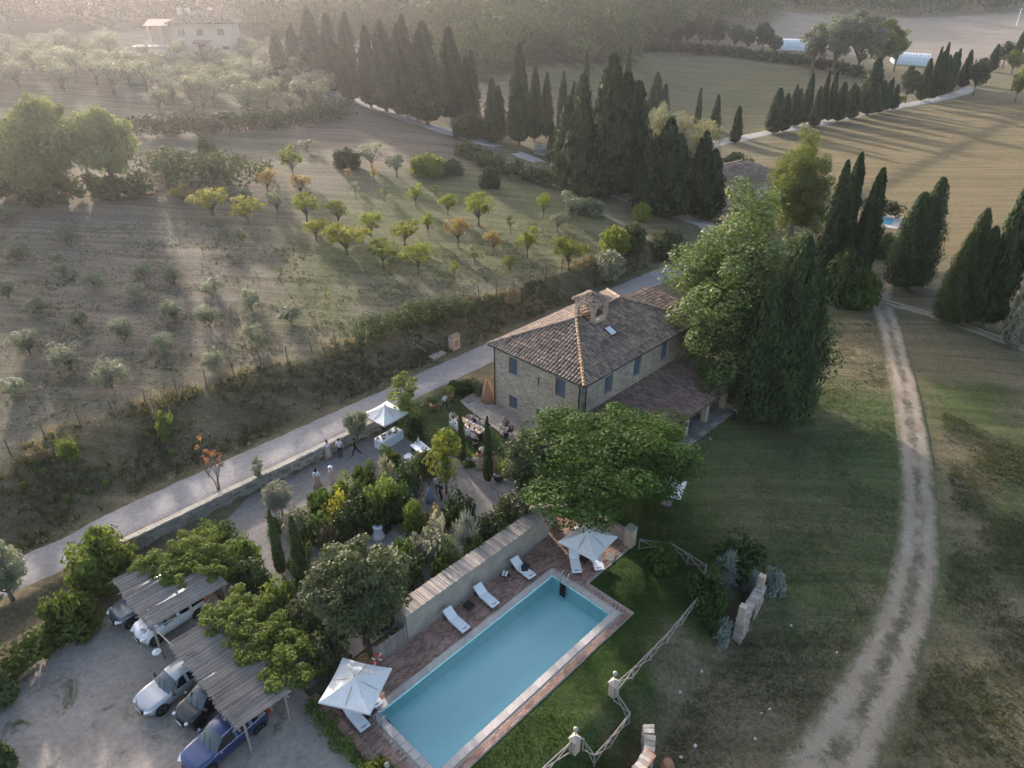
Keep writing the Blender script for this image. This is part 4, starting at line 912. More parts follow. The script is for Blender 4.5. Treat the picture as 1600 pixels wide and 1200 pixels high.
# ------------------------------------------------------------------ roofs of curved tiles
def tile_field(mb, O, A, S, width, length, lo, hi, cw=0.34, rl=0.42, r=0.13, skip=None):
    """Rows of barrel tiles on a slope: O eave corner, A unit vector along the eave, S unit vector up the slope."""
    O, A, S = Vector(O), Vector(A).normalized(), Vector(S).normalized(); Nn = A.cross(S).normalized()
    if Nn.z < 0: Nn = -Nn
    nc = int(width / cw); nr = int(length / rl) + 1; K = 4
    for c in range(nc):
        a = (c + .5) * cw
        for k in range(nr):
            s0 = k * rl - .06; s1 = s0 + rl + .07
            if not (lo(s0 + rl * .5) < a < hi(s0 + rl * .5)): continue
            if s1 > length + .2: continue
            if skip and skip(a, s0): continue
            j1, j2, j3 = rnd.uniform(-.022, .022), rnd.uniform(-.02, .02), rnd.uniform(-.008, .018)
            vs = []
            for s, rr, lift in ((s0 + j2, r, .045 + j3), (s1 + j2, r * .8, .0)):
                for q in range(K + 1):
                    t = math.pi * q / K
                    vs.append(O + A * (a + j1 + rr * math.cos(t)) + S * s + Nn * (rr * math.sin(t) * 1.0 + lift))
            fs = [(q, q + 1, K + 2 + q, K + 1 + q) for q in range(K)] + [tuple(range(K, -1, -1))]
            mb.add(vs, fs)
def ridge_tiles(mb, a, b, r=.16, step=.36):
    a, b = Vector(a), Vector(b); n = max(1, int((b - a).length / step)); d = (b - a).normalized(); side = d.cross(Vector((0, 0, 1))).normalized(); up = side.cross(d)
    for i in range(n):
        p = a + d * (i * step); vs = []
        for s, rr, lift in ((-.03, r, .05), (step + .03, r * .85, .02)):
            for q in range(6):
                t = math.pi * q / 5; vs.append(p + d * s + side * (rr * math.cos(t)) + up * (rr * math.sin(t) + lift + rnd.uniform(-.006, .006)))
        mb.add(vs, [(q, q + 1, 7 + q, 6 + q) for q in range(5)] + [(5, 4, 3, 2, 1, 0)])
def facade(mb, O, D, length, z0, z1, holes, depth=.22):
    """Wall face from O along unit D with holes (a0, a1, z0, z1); reveals go inwards."""
    D = Vector(D).normalized(); IN = Vector((-D.y, D.x, 0)); O = Vector(O)
    xs = sorted({0, length} | {h for q in holes for h in q[:2]}); zs = sorted({z0, z1} | {h for q in holes for h in q[2:4]})
    P = lambda a, z, d=0: O + D * a + IN * d + Vector((0, 0, z))
    for i in range(len(xs) - 1):
        for k in range(len(zs) - 1):
            ca, cz = (xs[i] + xs[i + 1]) / 2, (zs[k] + zs[k + 1]) / 2
            if any(h[0] < ca < h[1] and h[2] < cz < h[3] for h in holes): continue
            mb.add([P(xs[i], zs[k]), P(xs[i + 1], zs[k]), P(xs[i + 1], zs[k + 1]), P(xs[i], zs[k + 1])], [(0, 1, 2, 3)])
    for a0, a1, b0, b1 in [h[:4] for h in holes]:
        for q, r_ in (((a0, b0), (a0, b1)), ((a0, b1), (a1, b1)), ((a1, b1), (a1, b0)), ((a1, b0), (a0, b0))):
            mb.add([P(*q), P(*r_), P(*r_, depth), P(*q, depth)], [(0, 1, 2, 3)])
def window(parent, O, D, h, shutter='shutter', surround='brickwall', leaves=2, wide=.11, sill=True, depth=.16):
    """A window part (surround) with shutter leaves and a sill as sub-parts."""
    D = Vector(D).normalized(); IN = Vector((-D.y, D.x, 0)); O = Vector(O); rz = math.atan2(D.y, D.x); a0, a1, z0, z1 = h[:4]
    def bx(mb, x0, x1, d0, d1, b0, b1):
        c = O + D * ((x0 + x1) / 2) + IN * ((d0 + d1) / 2); mb.rbox((c.x, c.y, (b0 + b1) / 2), (x1 - x0, d1 - d0, b1 - b0), rz)
    mb = MB()
    bx(mb, a0 - wide, a0 - .002, -.02, .05, z0, z1); bx(mb, a1 + .002, a1 + wide, -.02, .05, z0, z1); bx(mb, a0 - wide, a1 + wide, -.022, .05, z1 + .002, z1 + wide)
    w_ = mb.build('window', surround, parent)
    n = leaves
    for i in range(n):
        m2 = MB(); x0 = a0 + (a1 - a0) * i / n + .012; x1 = a0 + (a1 - a0) * (i + 1) / n - .012
        bx(m2, x0, x1, depth, depth + .04, z0 + .01, z1 - .01)
        for k in range(7):
            zz = z0 + (z1 - z0) * (k + .5) / 7; bx(m2, x0 + .06, x1 - .06, depth - .02, depth - .002, zz - .05, zz + .05)
        m2.build('shutter', shutter, w_)
    if sill:
        m3 = MB(); bx(m3, a0 - wide - .04, a1 + wide + .04, -.07, .04, z0 - .09, z0 - .004); m3.build('sill', surround, w_)
    return w_

# ------------------------------------------------------------------ farmhouse
HU, HW = 48.35, 35.85
house = uthing('farmhouse', 'two-storey stone farmhouse with hipped tile roof and blue-grey shutters', 'house', HU, HW)
def L_(u, w, z=0.0): return (u - HU, w - HW, z)
U0, U1, W0, W1, EZ, RZ = 40.1, 56.6, 30.8, 40.95, 6.25, 8.62
fh = [(38.05, 39.1, 4.05, 5.75), (32.6, 33.7, 4.05, 5.8), (35.5, 35.68, 4.2, 5.0), (38.05, 39.1, .55, 1.9), (35.2, 35.75, .85, 1.85), (32.6, 33.75, .05, 2.1)]
front = [(W1 - b, W1 - a, z0, z1) for a, b, z0, z1 in fh]                    # front wall runs from W1 down to W0
side = [(43.0 - U0, 44.1 - U0, 3.95, 5.65), (47.15 - U0, 48.25 - U0, 4.0, 5.8), (51.35 - U0, 52.45 - U0, 4.0, 5.8), (44 - U0, 45.4 - U0, .05, 2.3), (49 - U0, 50.4 - U0, .05, 2.3)]
wl = MB()
facade(wl, L_(U0, W1), (0, -1, 0), W1 - W0, -1.0, EZ, front)
facade(wl, L_(U0, W0), (1, 0, 0), U1 - U0, -1.0, EZ, side)
facade(wl, L_(U1, W0), (0, 1, 0), W1 - W0, -1.0, EZ, [])
facade(wl, L_(U1, W1), (-1, 0, 0), U1 - U0, -1.0, EZ, [])
wl.build('wall', 'stone', house)
ins = MB(); ins.box(*[q for q in (U0 - HU + .3, U1 - HU - .3, W0 - HW + .3, W1 - HW - .3, .01, EZ - .05)]); ins.build('interior', 'dark', house)
for h in front:
    if h[1] - h[0] > .5: window(house, L_(U0, W1), (0, -1, 0), h, leaves=2 if h[1] - h[0] > .8 else 1)
for h in side: window(house, L_(U0, W0), (1, 0, 0), h)
# quoins at the near corner
q = MB()
for k in range(20):
    z = .0 + k * .31
    a = .55 if k % 2 else .32
    q.rbox(L_(U0 + a / 2 - .03, W0 - .0, z + .15), (a, .06, .27)); q.rbox(L_(U0 + .0, W0 + (.87 - a) / 2 - .03, z + .15), (.06, .87 - a, .27))
q.build('corner_stones', 'stone_blk', house, kind='stuff')
EU0, EU1, EW0, EW1 = 39.75, 56.95, 30.42, 41.3
hw_ = (EW1 - EW0) / 2; mw = (EW0 + EW1) / 2; AU0, AU1 = EU0 + hw_, EU1 - hw_
rise = RZ - EZ; sl_ = math.hypot(hw_, rise)
rb = MB()
ev = [L_(EU0, EW0, EZ), L_(EU1, EW0, EZ), L_(EU1, EW1, EZ), L_(EU0, EW1, EZ), L_(AU0, mw, RZ), L_(AU1, mw, RZ)]
rb.add(ev, [(0, 1, 5, 4), (1, 2, 5), (2, 3, 4, 5), (3, 0, 4), (3, 2, 1, 0)])
roof = rb.build('roof', 'roofbed', house)
su = Vector((0, hw_, rise)); wid = EU1 - EU0
def bel_skip(a, s): return 46.0 - EU0 < a < 48.2 - EU0 and s > 4.35
for nm, O, A, S, width, lo, hi, mt, sk in [
    ('roof_tiles', L_(EU0, EW0, EZ), (1, 0, 0), (0, hw_, rise), wid, lambda s: s * hw_ / sl_, lambda s: wid - s * hw_ / sl_, 'tile', bel_skip),
    ('roof_tiles', L_(EU0, EW1, EZ), (0, -1, 0), (hw_, 0, rise), 2 * hw_, lambda s: s * hw_ / sl_, lambda s: 2 * hw_ - s * hw_ / sl_, 'tile', None),
    ('roof_tiles', L_(EU1, EW1, EZ), (-1, 0, 0), (0, -hw_, rise), wid, lambda s: s * hw_ / sl_, lambda s: wid - s * hw_ / sl_, 'tile', lambda a, s: 46.0 - EU0 < wid - a < 48.2 - EU0 and s > 4.35),
    ('roof_tiles', L_(EU1, EW0, EZ), (0, 1, 0), (-hw_, 0, rise), 2 * hw_, lambda s: s * hw_ / sl_, lambda s: 2 * hw_ - s * hw_ / sl_, 'tile', None)]:
    tb = MB(); tile_field(tb, O, A, S, width, sl_, lo, hi, skip=sk); tb.build(nm, mt, roof, kind='stuff')
hb = MB(); hc = MB()
ridge_tiles(hb, L_(EU0, EW0, EZ + .05), L_(AU0, mw, RZ + .07)); hb.build('hip_tiles', 'hip_tile', roof, kind='stuff')
ridge_tiles(hc, L_(EU0, EW1, EZ + .05), L_(AU0, mw, RZ + .07)); ridge_tiles(hc, L_(EU1, EW0, EZ + .05), L_(AU1, mw, RZ + .07)); ridge_tiles(hc, L_(AU0, mw, RZ + .07), L_(AU1, mw, RZ + .07)); ridge_tiles(hc, L_(EU1, EW1, EZ + .05), L_(AU1, mw, RZ + .07))
hc.build('ridge_tiles', 'tile_warm', roof, kind='stuff')
sk = MB(); cu, cw_ = 46.9, 33.45; zc = EZ + (cw_ - EW0) / hw_ * rise + .16; tl = math.atan2(rise, hw_)
ct, st = math.cos(tl), math.sin(tl)
def slab_on_slope(mb, u, w, du, dw, th, lift):
    vs = []
    for z in (lift, lift + th):
        for a, b in ((-du, -dw), (du, -dw), (du, dw), (-du, dw)):
            vs.append((u - HU + a, w - HW + b * ct - z * st, EZ + (w - EW0) / hw_ * rise + b * st + z * ct))
    mb.add(vs, [(0, 3, 2, 1), (4, 5, 6, 7), (0, 1, 5, 4), (1, 2, 6, 5), (2, 3, 7, 6), (3, 0, 4, 7)])
slab_on_slope(sk, cu, cw_, .42, .52, .2, .02); sky_l = sk.build('skylight', 'gutter', roof)
sg = MB(); slab_on_slope(sg, cu, cw_, .34, .44, .01, .225); sg.build('pane', 'lamp', sky_l)
# gutters and downpipes
g = MB(); g.tube([L_(EU0 - .06, EW0 - .06, EZ - .02), L_(EU1, EW0 - .06, EZ - .02)], .075, 6); g.tube([L_(EU0 - .06, EW0 - .06, EZ - .02), L_(EU0 - .06, EW1, EZ - .02)], .075, 6); g.build('gutter', 'gutter', house)
for (u, w, z0) in ((U0 - .09, W0 + .28, 0.0), (U0 + .32, W0 - .1, 2.9), (U0 - .09, W1 - .12, 0.0)):
    d = MB(); d.tube([L_(u - (.1 if u < U0 else 0), w - (.12 if u > U0 else 0), EZ - .05), L_(u, w, EZ - .4), L_(u, w, z0)], .055, 6); d.build('downpipe', 'gutter', house)
# bell turret on the ridge
TU0, TU1, TW0, TW1, TZ = 46.05, 48.1, 34.65, 36.75, 10.0
tr = MB().box(TU0 - HU, TU1 - HU, TW0 - HW, TW1 - HW, 8.0, 8.35).build('turret', 'brickwall', house)
def arch_face(mb, O, D, width, z0, zs, z1, ow, th=.32):
    D = Vector(D).normalized(); IN = Vector((-D.y, D.x, 0)); O = Vector(O); m = width / 2; n = 10
    def P(a, z, d): return O + D * a + IN * d + Vector((0, 0, z))
    arc = [(m - ow * math.cos(math.pi * i / n), zs + ow * math.sin(math.pi * i / n)) for i in range(n + 1)]
    for d0 in (0, th):
        for x0, x1 in ((0, m - ow), (m + ow, width)): mb.add([P(x0, z0, d0), P(x1, z0, d0), P(x1, z1, d0), P(x0, z1, d0)], [(0, 1, 2, 3)])
        for p, q_ in zip(arc, arc[1:]): mb.add([P(*p, d0), P(*q_, d0), P(q_[0], z1, d0), P(p[0], z1, d0)], [(0, 1, 2, 3)])
    pts = [(m - ow, z0)] + [(m - ow * math.cos(math.pi * i / n), zs + ow * math.sin(math.pi * i / n)) for i in range(n + 1)] + [(m + ow, z0)]
    for i in range(len(pts) - 1): mb.add([P(*pts[i], 0), P(*pts[i + 1], 0), P(*pts[i + 1], th), P(*pts[i], th)], [(0, 1, 2, 3)])
af = MB(); tw = TU1 - TU0; tv = TW1 - TW0
for O, D, wdt in ((L_(TU0, TW1), (0, -1, 0), tv), (L_(TU0, TW0), (1, 0, 0), tw), (L_(TU1, TW0), (0, 1, 0), tv), (L_(TU1, TW1), (-1, 0, 0), tw)):
    arch_face(af, O, D, wdt, 8.0, 9.0, TZ, .74)
af.build('arcade', 'brickwall', tr)
lat = MB()
for k in range(9):
    for j in range(5):
        if (k + j) % 2 == 0: lat.rbox((TU0 - HU + .16, (TW0 + TW1) / 2 - HW + (j - 2) * .26, 8.4 + k * .14), (.12, .2, .07))
lat.build('brick_lattice', 'redbrick', tr, kind='stuff')
tc = MB(); cx, cyv = (TU0 + TU1) / 2 - HU, (TW0 + TW1) / 2 - HW; o_ = .22
tc.add([(TU0 - HU - o_, TW0 - HW - o_, TZ), (TU1 - HU + o_, TW0 - HW - o_, TZ), (TU1 - HU + o_, TW1 - HW + o_, TZ), (TU0 - HU - o_, TW1 - HW + o_, TZ), (cx, cyv, TZ + .62)], [(0, 1, 4), (1, 2, 4), (2, 3, 4), (3, 0, 4), (3, 2, 1, 0)])
tcap = tc.build('turret_roof', 'roofbed', tr)
tt = MB(); ww2 = tw + 2 * o_; hh2 = ww2 / 2; s2 = math.hypot(hh2, .62)
for O, A, S in (((TU0 - HU - o_, TW0 - HW - o_, TZ), (1, 0, 0), (0, hh2, .62)), ((TU0 - HU - o_, TW1 - HW + o_, TZ), (0, -1, 0), (hh2, 0, .62)), ((TU1 - HU + o_, TW1 - HW + o_, TZ), (-1, 0, 0), (0, -hh2, .62)), ((TU1 - HU + o_, TW0 - HW - o_, TZ), (0, 1, 0), (-hh2, 0, .62))):
    tile_field(tt, O, A, S, ww2, s2, lambda s: s * hh2 / s2, lambda s: ww2 - s * hh2 / s2, .2, .34, .09)
tt.build('tiles', 'tile_warm', tcap, kind='stuff')
# portico
PU0, PU1, PW0, PZ0, PZ1 = 40.6, 54.7, 25.15, 2.12, 3.15
pr = MB(); pr.add([L_(PU0, PW0, PZ0), L_(PU1, PW0, PZ0), L_(PU1, W0 - .01, PZ1), L_(PU0, W0 - .01, PZ1)] + [L_(PU0, PW0, PZ0 - .14), L_(PU1, PW0, PZ0 - .14), L_(PU1, W0 - .01, PZ1 - .14), L_(PU0, W0 - .01, PZ1 - .14)], [(0, 1, 2, 3), (7, 6, 5, 4), (0, 4, 5, 1), (1, 5, 6, 2), (3, 2, 6, 7), (0, 3, 7, 4)])
prt = pr.build('portico_roof', 'roofbed', house)
pl = math.hypot(W0 - PW0, PZ1 - PZ0); tp = MB()
tile_field(tp, L_(PU0, PW0, PZ0 + .01), (1, 0, 0), (0, W0 - PW0, PZ1 - PZ0), PU1 - PU0, pl - .05, lambda s: -1, lambda s: 99, .34, .42, .13); tp.build('roof_tiles', 'tile_porch', prt, kind='stuff')
MB().box(PU0 - HU + .1, PU1 - HU - .1, PW0 - HW + .15, PW0 - HW + .42, PZ0 - .42, PZ0 - .11).build('beam', 'wood_brown', house)
for u in (41.2, 44.4, 47.7, 51.0, 54.2):
    p_ = MB(); p_.rbox(L_(u, PW0 + .32, .85), (.46, .46, 1.72)); p_.rbox(L_(u, PW0 + .32, .06), (.56, .56, .12)); p_.build('pillar', 'brickwall', house)
p_ = MB(); p_.rbox(L_(54.35, 28.2, 1.1), (.5, .9, 2.3)); p_.build('pillar', 'brickwall', house)
# lean-to behind the house
an = MB(); an.box(57.0 - HU, 62.5 - HU, 34 - HW, 39.6 - HW, -.5, 4.5); an.build('rear_wing', 'stone', house)
ar = MB(); ar.add([L_(56.7, 33.6, 4.5), L_(62.8, 33.6, 4.5), L_(62.8, 40.0, 5.6), L_(56.7, 40.0, 5.6), L_(56.7, 40.0, 4.5), L_(62.8, 40.0, 4.5)], [(0, 1, 2, 3), (3, 2, 5, 4), (0, 3, 4), (1, 5, 2), (4, 5, 1, 0)])
ar2 = ar.build('rear_roof', 'roofbed', house); at_ = MB(); tile_field(at_, L_(56.7, 33.6, 4.51), (1, 0, 0), (0, 6.4, 1.1), 6.1, 6.5, lambda s: -1, lambda s: 99, .34, .42, .13); at_.build('roof_tiles', 'tile_warm', ar2, kind='stuff')

# ------------------------------------------------------------------ paved surfaces: single slabs
def slabs(name, poly, sx, sy, m, dz=.06, th=.09, skip=0.0):
    P = poly_uw(poly); base = sheet(name, P, 'joint', dz - .02, 1.0)
    us = [p[0] for p in poly]; ws = [p[1] for p in poly]; u = min(us); k = 0; protos = []
    for q in range(8):
        b = MB(); b.rbox((0, 0, 0), (sx - .03, sy - .03, th), j=.02); protos.append(b.mesh('paving_slab', m))
    while u < max(us):
        w = min(ws) - (k % 2) * sy * .5
        while w < max(ws) + sy:
            p = W(u + sx / 2, w + sy / 2)
            if float(sdist(np.array(p.x), np.array(p.y), P)) < -.32 * min(sx, sy):
                o = link('paving_slab', rnd.choice(protos), base); o.location = (p.x, p.y, h1(p.x, p.y) + dz - th / 2 + .012 + rnd.uniform(0, .012)); o.rotation_euler = (0, 0, YAW + rnd.uniform(-.015, .015) + (math.pi if rnd.random() < .5 else 0))
            w += sy
        u += sx; k += 1
    return base
slabs('house_terrace', [(36.9, 33.2), (36.9, 36.0), (38.0, 43.4), (40.05, 43.6), (40.05, 33.2)], .72, .95, 'slab')
slabs('portico_floor', [(40.2, 24.2), (55.2, 24.2), (55.2, 30.7), (40.2, 30.7)], .95, .95, 'slab_grey', .1, .14)
slabs('garden_path', [(30.8, 35.9), (32.6, 35.9), (32.6, 30.0), (36.8, 30.0), (36.8, 26.9), (30.4, 26.9)], .8, .8, 'slab')

# ------------------------------------------------------------------ swimming pool
PO = uthing('swimming_pool', 'long turquoise swimming pool with pale stone coping', 'swimming pool', 20.25, 20.3)
u0, u1, w0, w1 = POOL[0] - 20.25, POOL[1] - 20.25, POOL[2] - 20.3, POOL[3] - 20.3
b = MB(); zf0, zf1 = -1.05, -1.4
b.add([(u0, w0, .0), (u1, w0, .0), (u1, w1, .0), (u0, w1, .0), (u0, w0, zf0), (u1, w0, zf1), (u1, w1, zf1), (u0, w1, zf0)], [(4, 5, 6, 7), (0, 4, 7, 3), (1, 2, 6, 5), (0, 1, 5, 4), (3, 7, 6, 2)])
b.build('basin', 'poolfloor', PO)
for k in range(3):
    MB().box(u0 + .002, u0 + 1.1 - k * .35, w0 + .002, w0 + 1.9, zf0 + .001 + k * .3, zf0 + .3 + k * .3).build('step', 'poolfloor', PO)
wt = MB(); n = 24
for i in range(n + 1):
    for k in range(9): wt.v.append((u0 + (u1 - u0) * i / n, w0 + (w1 - w0) * k / 8, -.13))
for i in range(n):
    for k in range(8): wt.f.append((i * 9 + k, (i + 1) * 9 + k, (i + 1) * 9 + k + 1, i * 9 + k + 1)); wt.m.append(0)
wt.build('water', 'water', PO)
cw2 = .44; cs = [MB().rbox((0, 0, 0), (.575, cw2, .09), j=.006).mesh('coping_stone', 'coping') for _ in range(5)]
def coping(x0, y0, dx, dy, n, rz):
    for i in range(n):
        o = link('coping_stone', rnd.choice(cs), PO); o.location = (x0 + dx * i, y0 + dy * i, .035 + rnd.uniform(0, .006)); o.rotation_euler = (0, 0, rz)
lu = (u1 - u0 + 2 * cw2); nu = round(lu / .58); 
for y in (w0 - cw2 / 2, w1 + cw2 / 2): coping(u0 - cw2 + lu / nu / 2, y, lu / nu, 0, nu, 0)
nv = round((w1 - w0) / .58)
for x in (u0 - cw2 / 2, u1 + cw2 / 2): coping(x, w0 + (w1 - w0) / nv / 2, 0, (w1 - w0) / nv, nv, math.pi / 2)
def ladder(u, w, rz, label):
    o = uthing('pool_ladder', label, 'ladder', u, w, 0.0, rz)
    for s in (-.24, .24):
        MB().tube([(-.5, s, .05), (-.5, s, .62), (-.42, s, .78), (-.3, s, .84), (-.12, s, .78), (.04, s, .55), (.09, s, .1), (.1, s, -1.0)], .024, 6).build('handrail', 'steel', o, True)
    for k in range(4):
        MB().box(.06, .2, -.23, .23, -.3 - k * .25, -.26 - k * .25).build('tread', 'black', o)
    MB().box(.075, .09, -.21, .21, -.95, -.16).build('backing_mat', 'black', o)
ladder(POOL[1] - .0, 21.7, math.pi, 'steel pool ladder at the far end of swimming pool')
ladder(POOL[0] + .0, 22.0, 0.0, 'steel pool ladder at the near left end of swimming pool')
# brick deck round it
dp = [(11.35, 16.85), (28.5, 16.85), (28.5, 20.5), (33.2, 20.5), (33.2, 26.2), (30.2, 26.2), (30.2, 25.45), (11.35, 25.45)]
DK = MB(); z_ = .03
for (a, b_, c, d) in ((11.35, POOL[0] - .3, 16.85, 25.45), (POOL[1] + .3, 28.5, 16.85, 25.45), (POOL[0] - .3, POOL[1] + .3, 16.85, POOL[2] - .3), (POOL[0] - .3, POOL[1] + .3, POOL[3] + .3, 25.45), (28.5, 33.2, 20.5, 26.3), ):
    DK.box(a - 22, b_ - 22, c - 21, d - 21, -1.2, z_)
deck = DK.build('pool_deck', 'joint', None, kind='structure'); deck.location = W(22, 21); deck.rotation_euler = (0, 0, YAW)
bk = MB(); bl, bw = .29, .145
def inpoly(u, w): return ((11.4 < u < 28.46 and 16.9 < w < 25.42) or (28.4 < u < 33.15 and 20.55 < w < 26.2)) and not (POOL[0] - cw2 - .01 < u < POOL[1] + cw2 + .01 and POOL[2] - cw2 - .01 < w < POOL[3] + cw2 + .01)
k = 0; w = 16.9
while w < 26.2:
    u = 11.4 - (k % 2) * bl / 2
    while u < 33.2:
        if all(inpoly(a, c) for a in (u + .02, u + bl - .02) for c in (w + .02, w + bw - .02)):
            j = rnd.uniform(-.004, .006); x0, x1, y0, y1 = u + .012 - 22, u + bl - .012 - 22, w + .011 - 21, w + bw - .011 - 21; zt = .058 + j
            bk.add([(x0, y0, .02), (x1, y0, .02), (x1, y1, .02), (x0, y1, .02), (x0, y0, zt), (x1, y0, zt + rnd.uniform(-.003, .003)), (x1, y1, zt), (x0, y1, zt)], [(4, 5, 6, 7), (0, 1, 5, 4), (1, 2, 6, 5), (2, 3, 7, 6), (3, 0, 4, 7)])
        u += bl
    w += bw; k += 1
bk.build('brick_paving', 'brick', deck, kind='stuff')

# ------------------------------------------------------------------ walls
pw = uthing('poolside_wall', 'long pale plaster wall with reed-covered top beside the pool', 'wall', 17.4, 25.5)
MB().box(0, 12.8, 0, 1.02, -.1, 1.93).build('wall', 'plaster', pw)
for k in range(4): MB().box(.02 + k * 3.2, 3.14 + k * 3.2, -.035, -.003, .0, .22).build('plinth', 'plaster', pw)
rc = MB(); x = -.08
while x < 12.86:
    d = rnd.uniform(.05, .085); rc.rbox((x + d / 2, .5, 1.985 + rnd.uniform(-.012, .012)), (d - .006, 1.26 + rnd.uniform(-.07, .07), .06), rnd.uniform(-.012, .012)); x += d
rc.build('reed_top', 'reed', pw, kind='stuff')
rw = uthing('road_wall', 'long rubble stone retaining wall between the road and gravel court', 'wall', 8.2, 45.0)
MB().box(0, 23.6, .06, .5, -1.0, 1.0).build('core', 'mountlime', rw)
stn = MB(); z = -.7; row_i = 0
while z < .98:
    x = 0.0; hh = rnd.uniform(.17, .26)
    while x < 23.5:
        l_ = rnd.uniform(.25, .6); stn.rbox((min(x + l_ / 2, 23.4), .08 + rnd.uniform(-.03, .02), z + hh / 2), (l_ - .03, .16, hh - .03), rnd.uniform(-.04, .04), 0, 0, .02); x += l_
    z += hh
stn.build('stones', 'stone_blk', rw, kind='stuff')
cp = MB(); x = 0
while x < 23.6:
    l_ = rnd.uniform(.5, 1.0); cp.rbox((x + l_ / 2, .28, 1.045 + rnd.uniform(-.015, .015)), (l_ - .015, .62 + rnd.uniform(-.03, .03), .1), rnd.uniform(-.01, .01)); x += l_
cp.build('capping', 'plaster', rw, kind='stuff')
dw = uthing('deck_wall', 'low brick-topped retaining wall at left end of the pool deck', 'wall', 11.35, 19.0)
MB().box(-.42, -.02, 0, 7.0, -1.2, .30).build('wall', 'plaster', dw)
tb = MB()
for k in range(50): tb.rbox((-.22, .07 + k * .14, .34), (.46, .125, .07), rnd.uniform(-.02, .02))
tb.build('brick_capping', 'brick', dw, kind='stuff')
gp = uthing('gate_pier', 'stone gate pier at right end of the poolside wall', 'pier', 31.0, 26.1); MB().rbox((0, 0, .9), (.7, .6, 1.9)).build('pier', 'stone_dark', gp); MB().rbox((0, 0, 1.9), (.8, .7, .1)).build('cap', 'plaster', gp)
gp = uthing('gate_pier', 'square stone pier at the lawn corner behind the upper parasol', 'pier', 33.35, 20.75); MB().rbox((0, 0, .75), (.6, .6, 1.5)).build('pier', 'brickwall', gp); MB().rbox((0, 0, 1.55), (.7, .7, .1)).build('cap', 'plaster', gp)
lw = uthing('terrace_wall', 'low plaster wall behind the upper pool parasol', 'wall', 33.4, 21.1); MB().box(-.12, .12, 0, 4.6, -.1, 1.0).build('wall', 'plaster', lw); MB().box(-.17, .17, 0, 4.6, 1.002, 1.08).build('coping', 'slab', lw)
wg = uthing('plank_screen', 'weathered plank screen at left end of the poolside wall', 'screen', 15.0, 25.5)
for k in range(14): MB().box(k * .165, k * .165 + .15, -.02, .02, .02, 1.15 + rnd.uniform(-.02, .02)).build('plank', 'wood', wg)
for x in (0, 1.15, 2.3): MB().box(x - .05, x + .05, .021, .12, 0, 1.25).build('post', 'wood', wg)

# ------------------------------------------------------------------ stone works below the lawn
def doorway(name, label, u, w, rz, wl_, hgt, zb, door=0.5, curved=0.0):
    o = uthing(name, label, 'wall', u, w, zb, rz)
    s = MB(); n = int(wl_ / .32)
    z = -.3
    while z < hgt:
        hh = rnd.uniform(.11, .17); x = 0
        while x < wl_:
            l_ = rnd.uniform(.15, .36)
            xm = x + l_ / 2
            if not (abs(xm - wl_ * .52) < door and z < 1.75):
                yo = curved * (1 - ((xm - wl_ / 2) / (wl_ / 2)) ** 2); top = hgt - (.35 * abs(xm - wl_ / 2) / wl_)
                if z + hh < top + .12: s.rbox((xm, -yo + rnd.uniform(-.03, .03), z + hh / 2), (l_ - .02, .55, hh - .015), -math.atan2(-2 * curved * (xm - wl_ / 2) / (wl_ / 2) ** 2, 1) if curved else rnd.uniform(-.04, .04), 0, 0, .02)
            x += l_
        z += hh
    s.build('stones', 'stone_pale', o, kind='stuff')
    MB().rbox((wl_ * .52, -.12 - curved, .75), (door * 2 + .1, .1, 1.9)).build('door', 'dark', o)  # near-black panel painted as the shade inside the open doorway, no door leaf
    MB().rbox((wl_ * .52, -curved - .06, 1.86), (door * 2 + .5, .5, .17)).build('lintel', 'redbrick', o)
    return o
zb = h1(*W(34.4, 11.2)[:2])
dr = doorway('stone_doorway', 'small ruined stone wall with dark doorway below the lawn', 32.5, 11.75, R(7), 3.7, 2.25, zb)
for x in (.25, 3.45): MB().rbox((x, .05, 2.6), (.42, .42, 1.0)).build('pier', 'brickwall', dr)
for zz in (2.75, 2.95): MB().tube([(.45, .05, zz), (3.25, .05, zz)], .018, 4).build('rail', 'wire', dr)
zb = h1(*W(21, 10.9)[:2])
d2 = doorway('curved_stone_wall', 'curved rubble stone wall with arched opening at the lower fence', 18.6, 11.5, R(4), 4.2, 1.9, zb, .45, .9)
jar = uthing('terracotta_jar', 'orange terracotta jar beside the curved stone wall', 'jar', 22.2, 10.1, h1(*W(22.2, 10.1)[:2]))
MB().lathe([(.18, 0), (.34, .25), (.42, .55), (.36, .85), (.22, 1.0), (.27, 1.06), (.2, 1.06)], 14).build('body', 'terracotta', jar, True)

def lamp_pillar(u, w, label, rz=0):
    z = h1(*W(u, w)[:2]) if w < 16 else 0.0
    o = uthing('lamp_pillar', label, 'lamp', u, w, z, rz)
    MB().rbox((0, 0, .5), (.42, .42, 1.05)).build('pillar', 'brickwall', o); 
    c = MB(); c.add([(-.27, -.27, 1.03), (.27, -.27, 1.03), (.27, .27, 1.03), (-.27, .27, 1.03), (0, 0, 1.26)], [(0, 1, 4), (1, 2, 4), (2, 3, 4), (3, 0, 4), (3, 2, 1, 0)]); c.build('cap', 'plaster', o)
    MB().tube([(0, 0, 1.2), (0, 0, 1.62)], .014, 5).build('stem', 'gutter', o)
    MB().lathe([(.03, 1.6), (.1, 1.64), (.14, 1.74), (.13, 1.83), (.07, 1.89), (.01, 1.905)], 12).build('globe', 'globe', o, True)
lamp_pillar(22.85, 14.25, 'stone pillar with globe lamp at the right fence corner'); lamp_pillar(18.9, 13.75, 'stone pillar with globe lamp in middle of the lower fence'); lamp_pillar(11.0, 19.0, 'stone pillar with globe lamp at the near left deck corner')

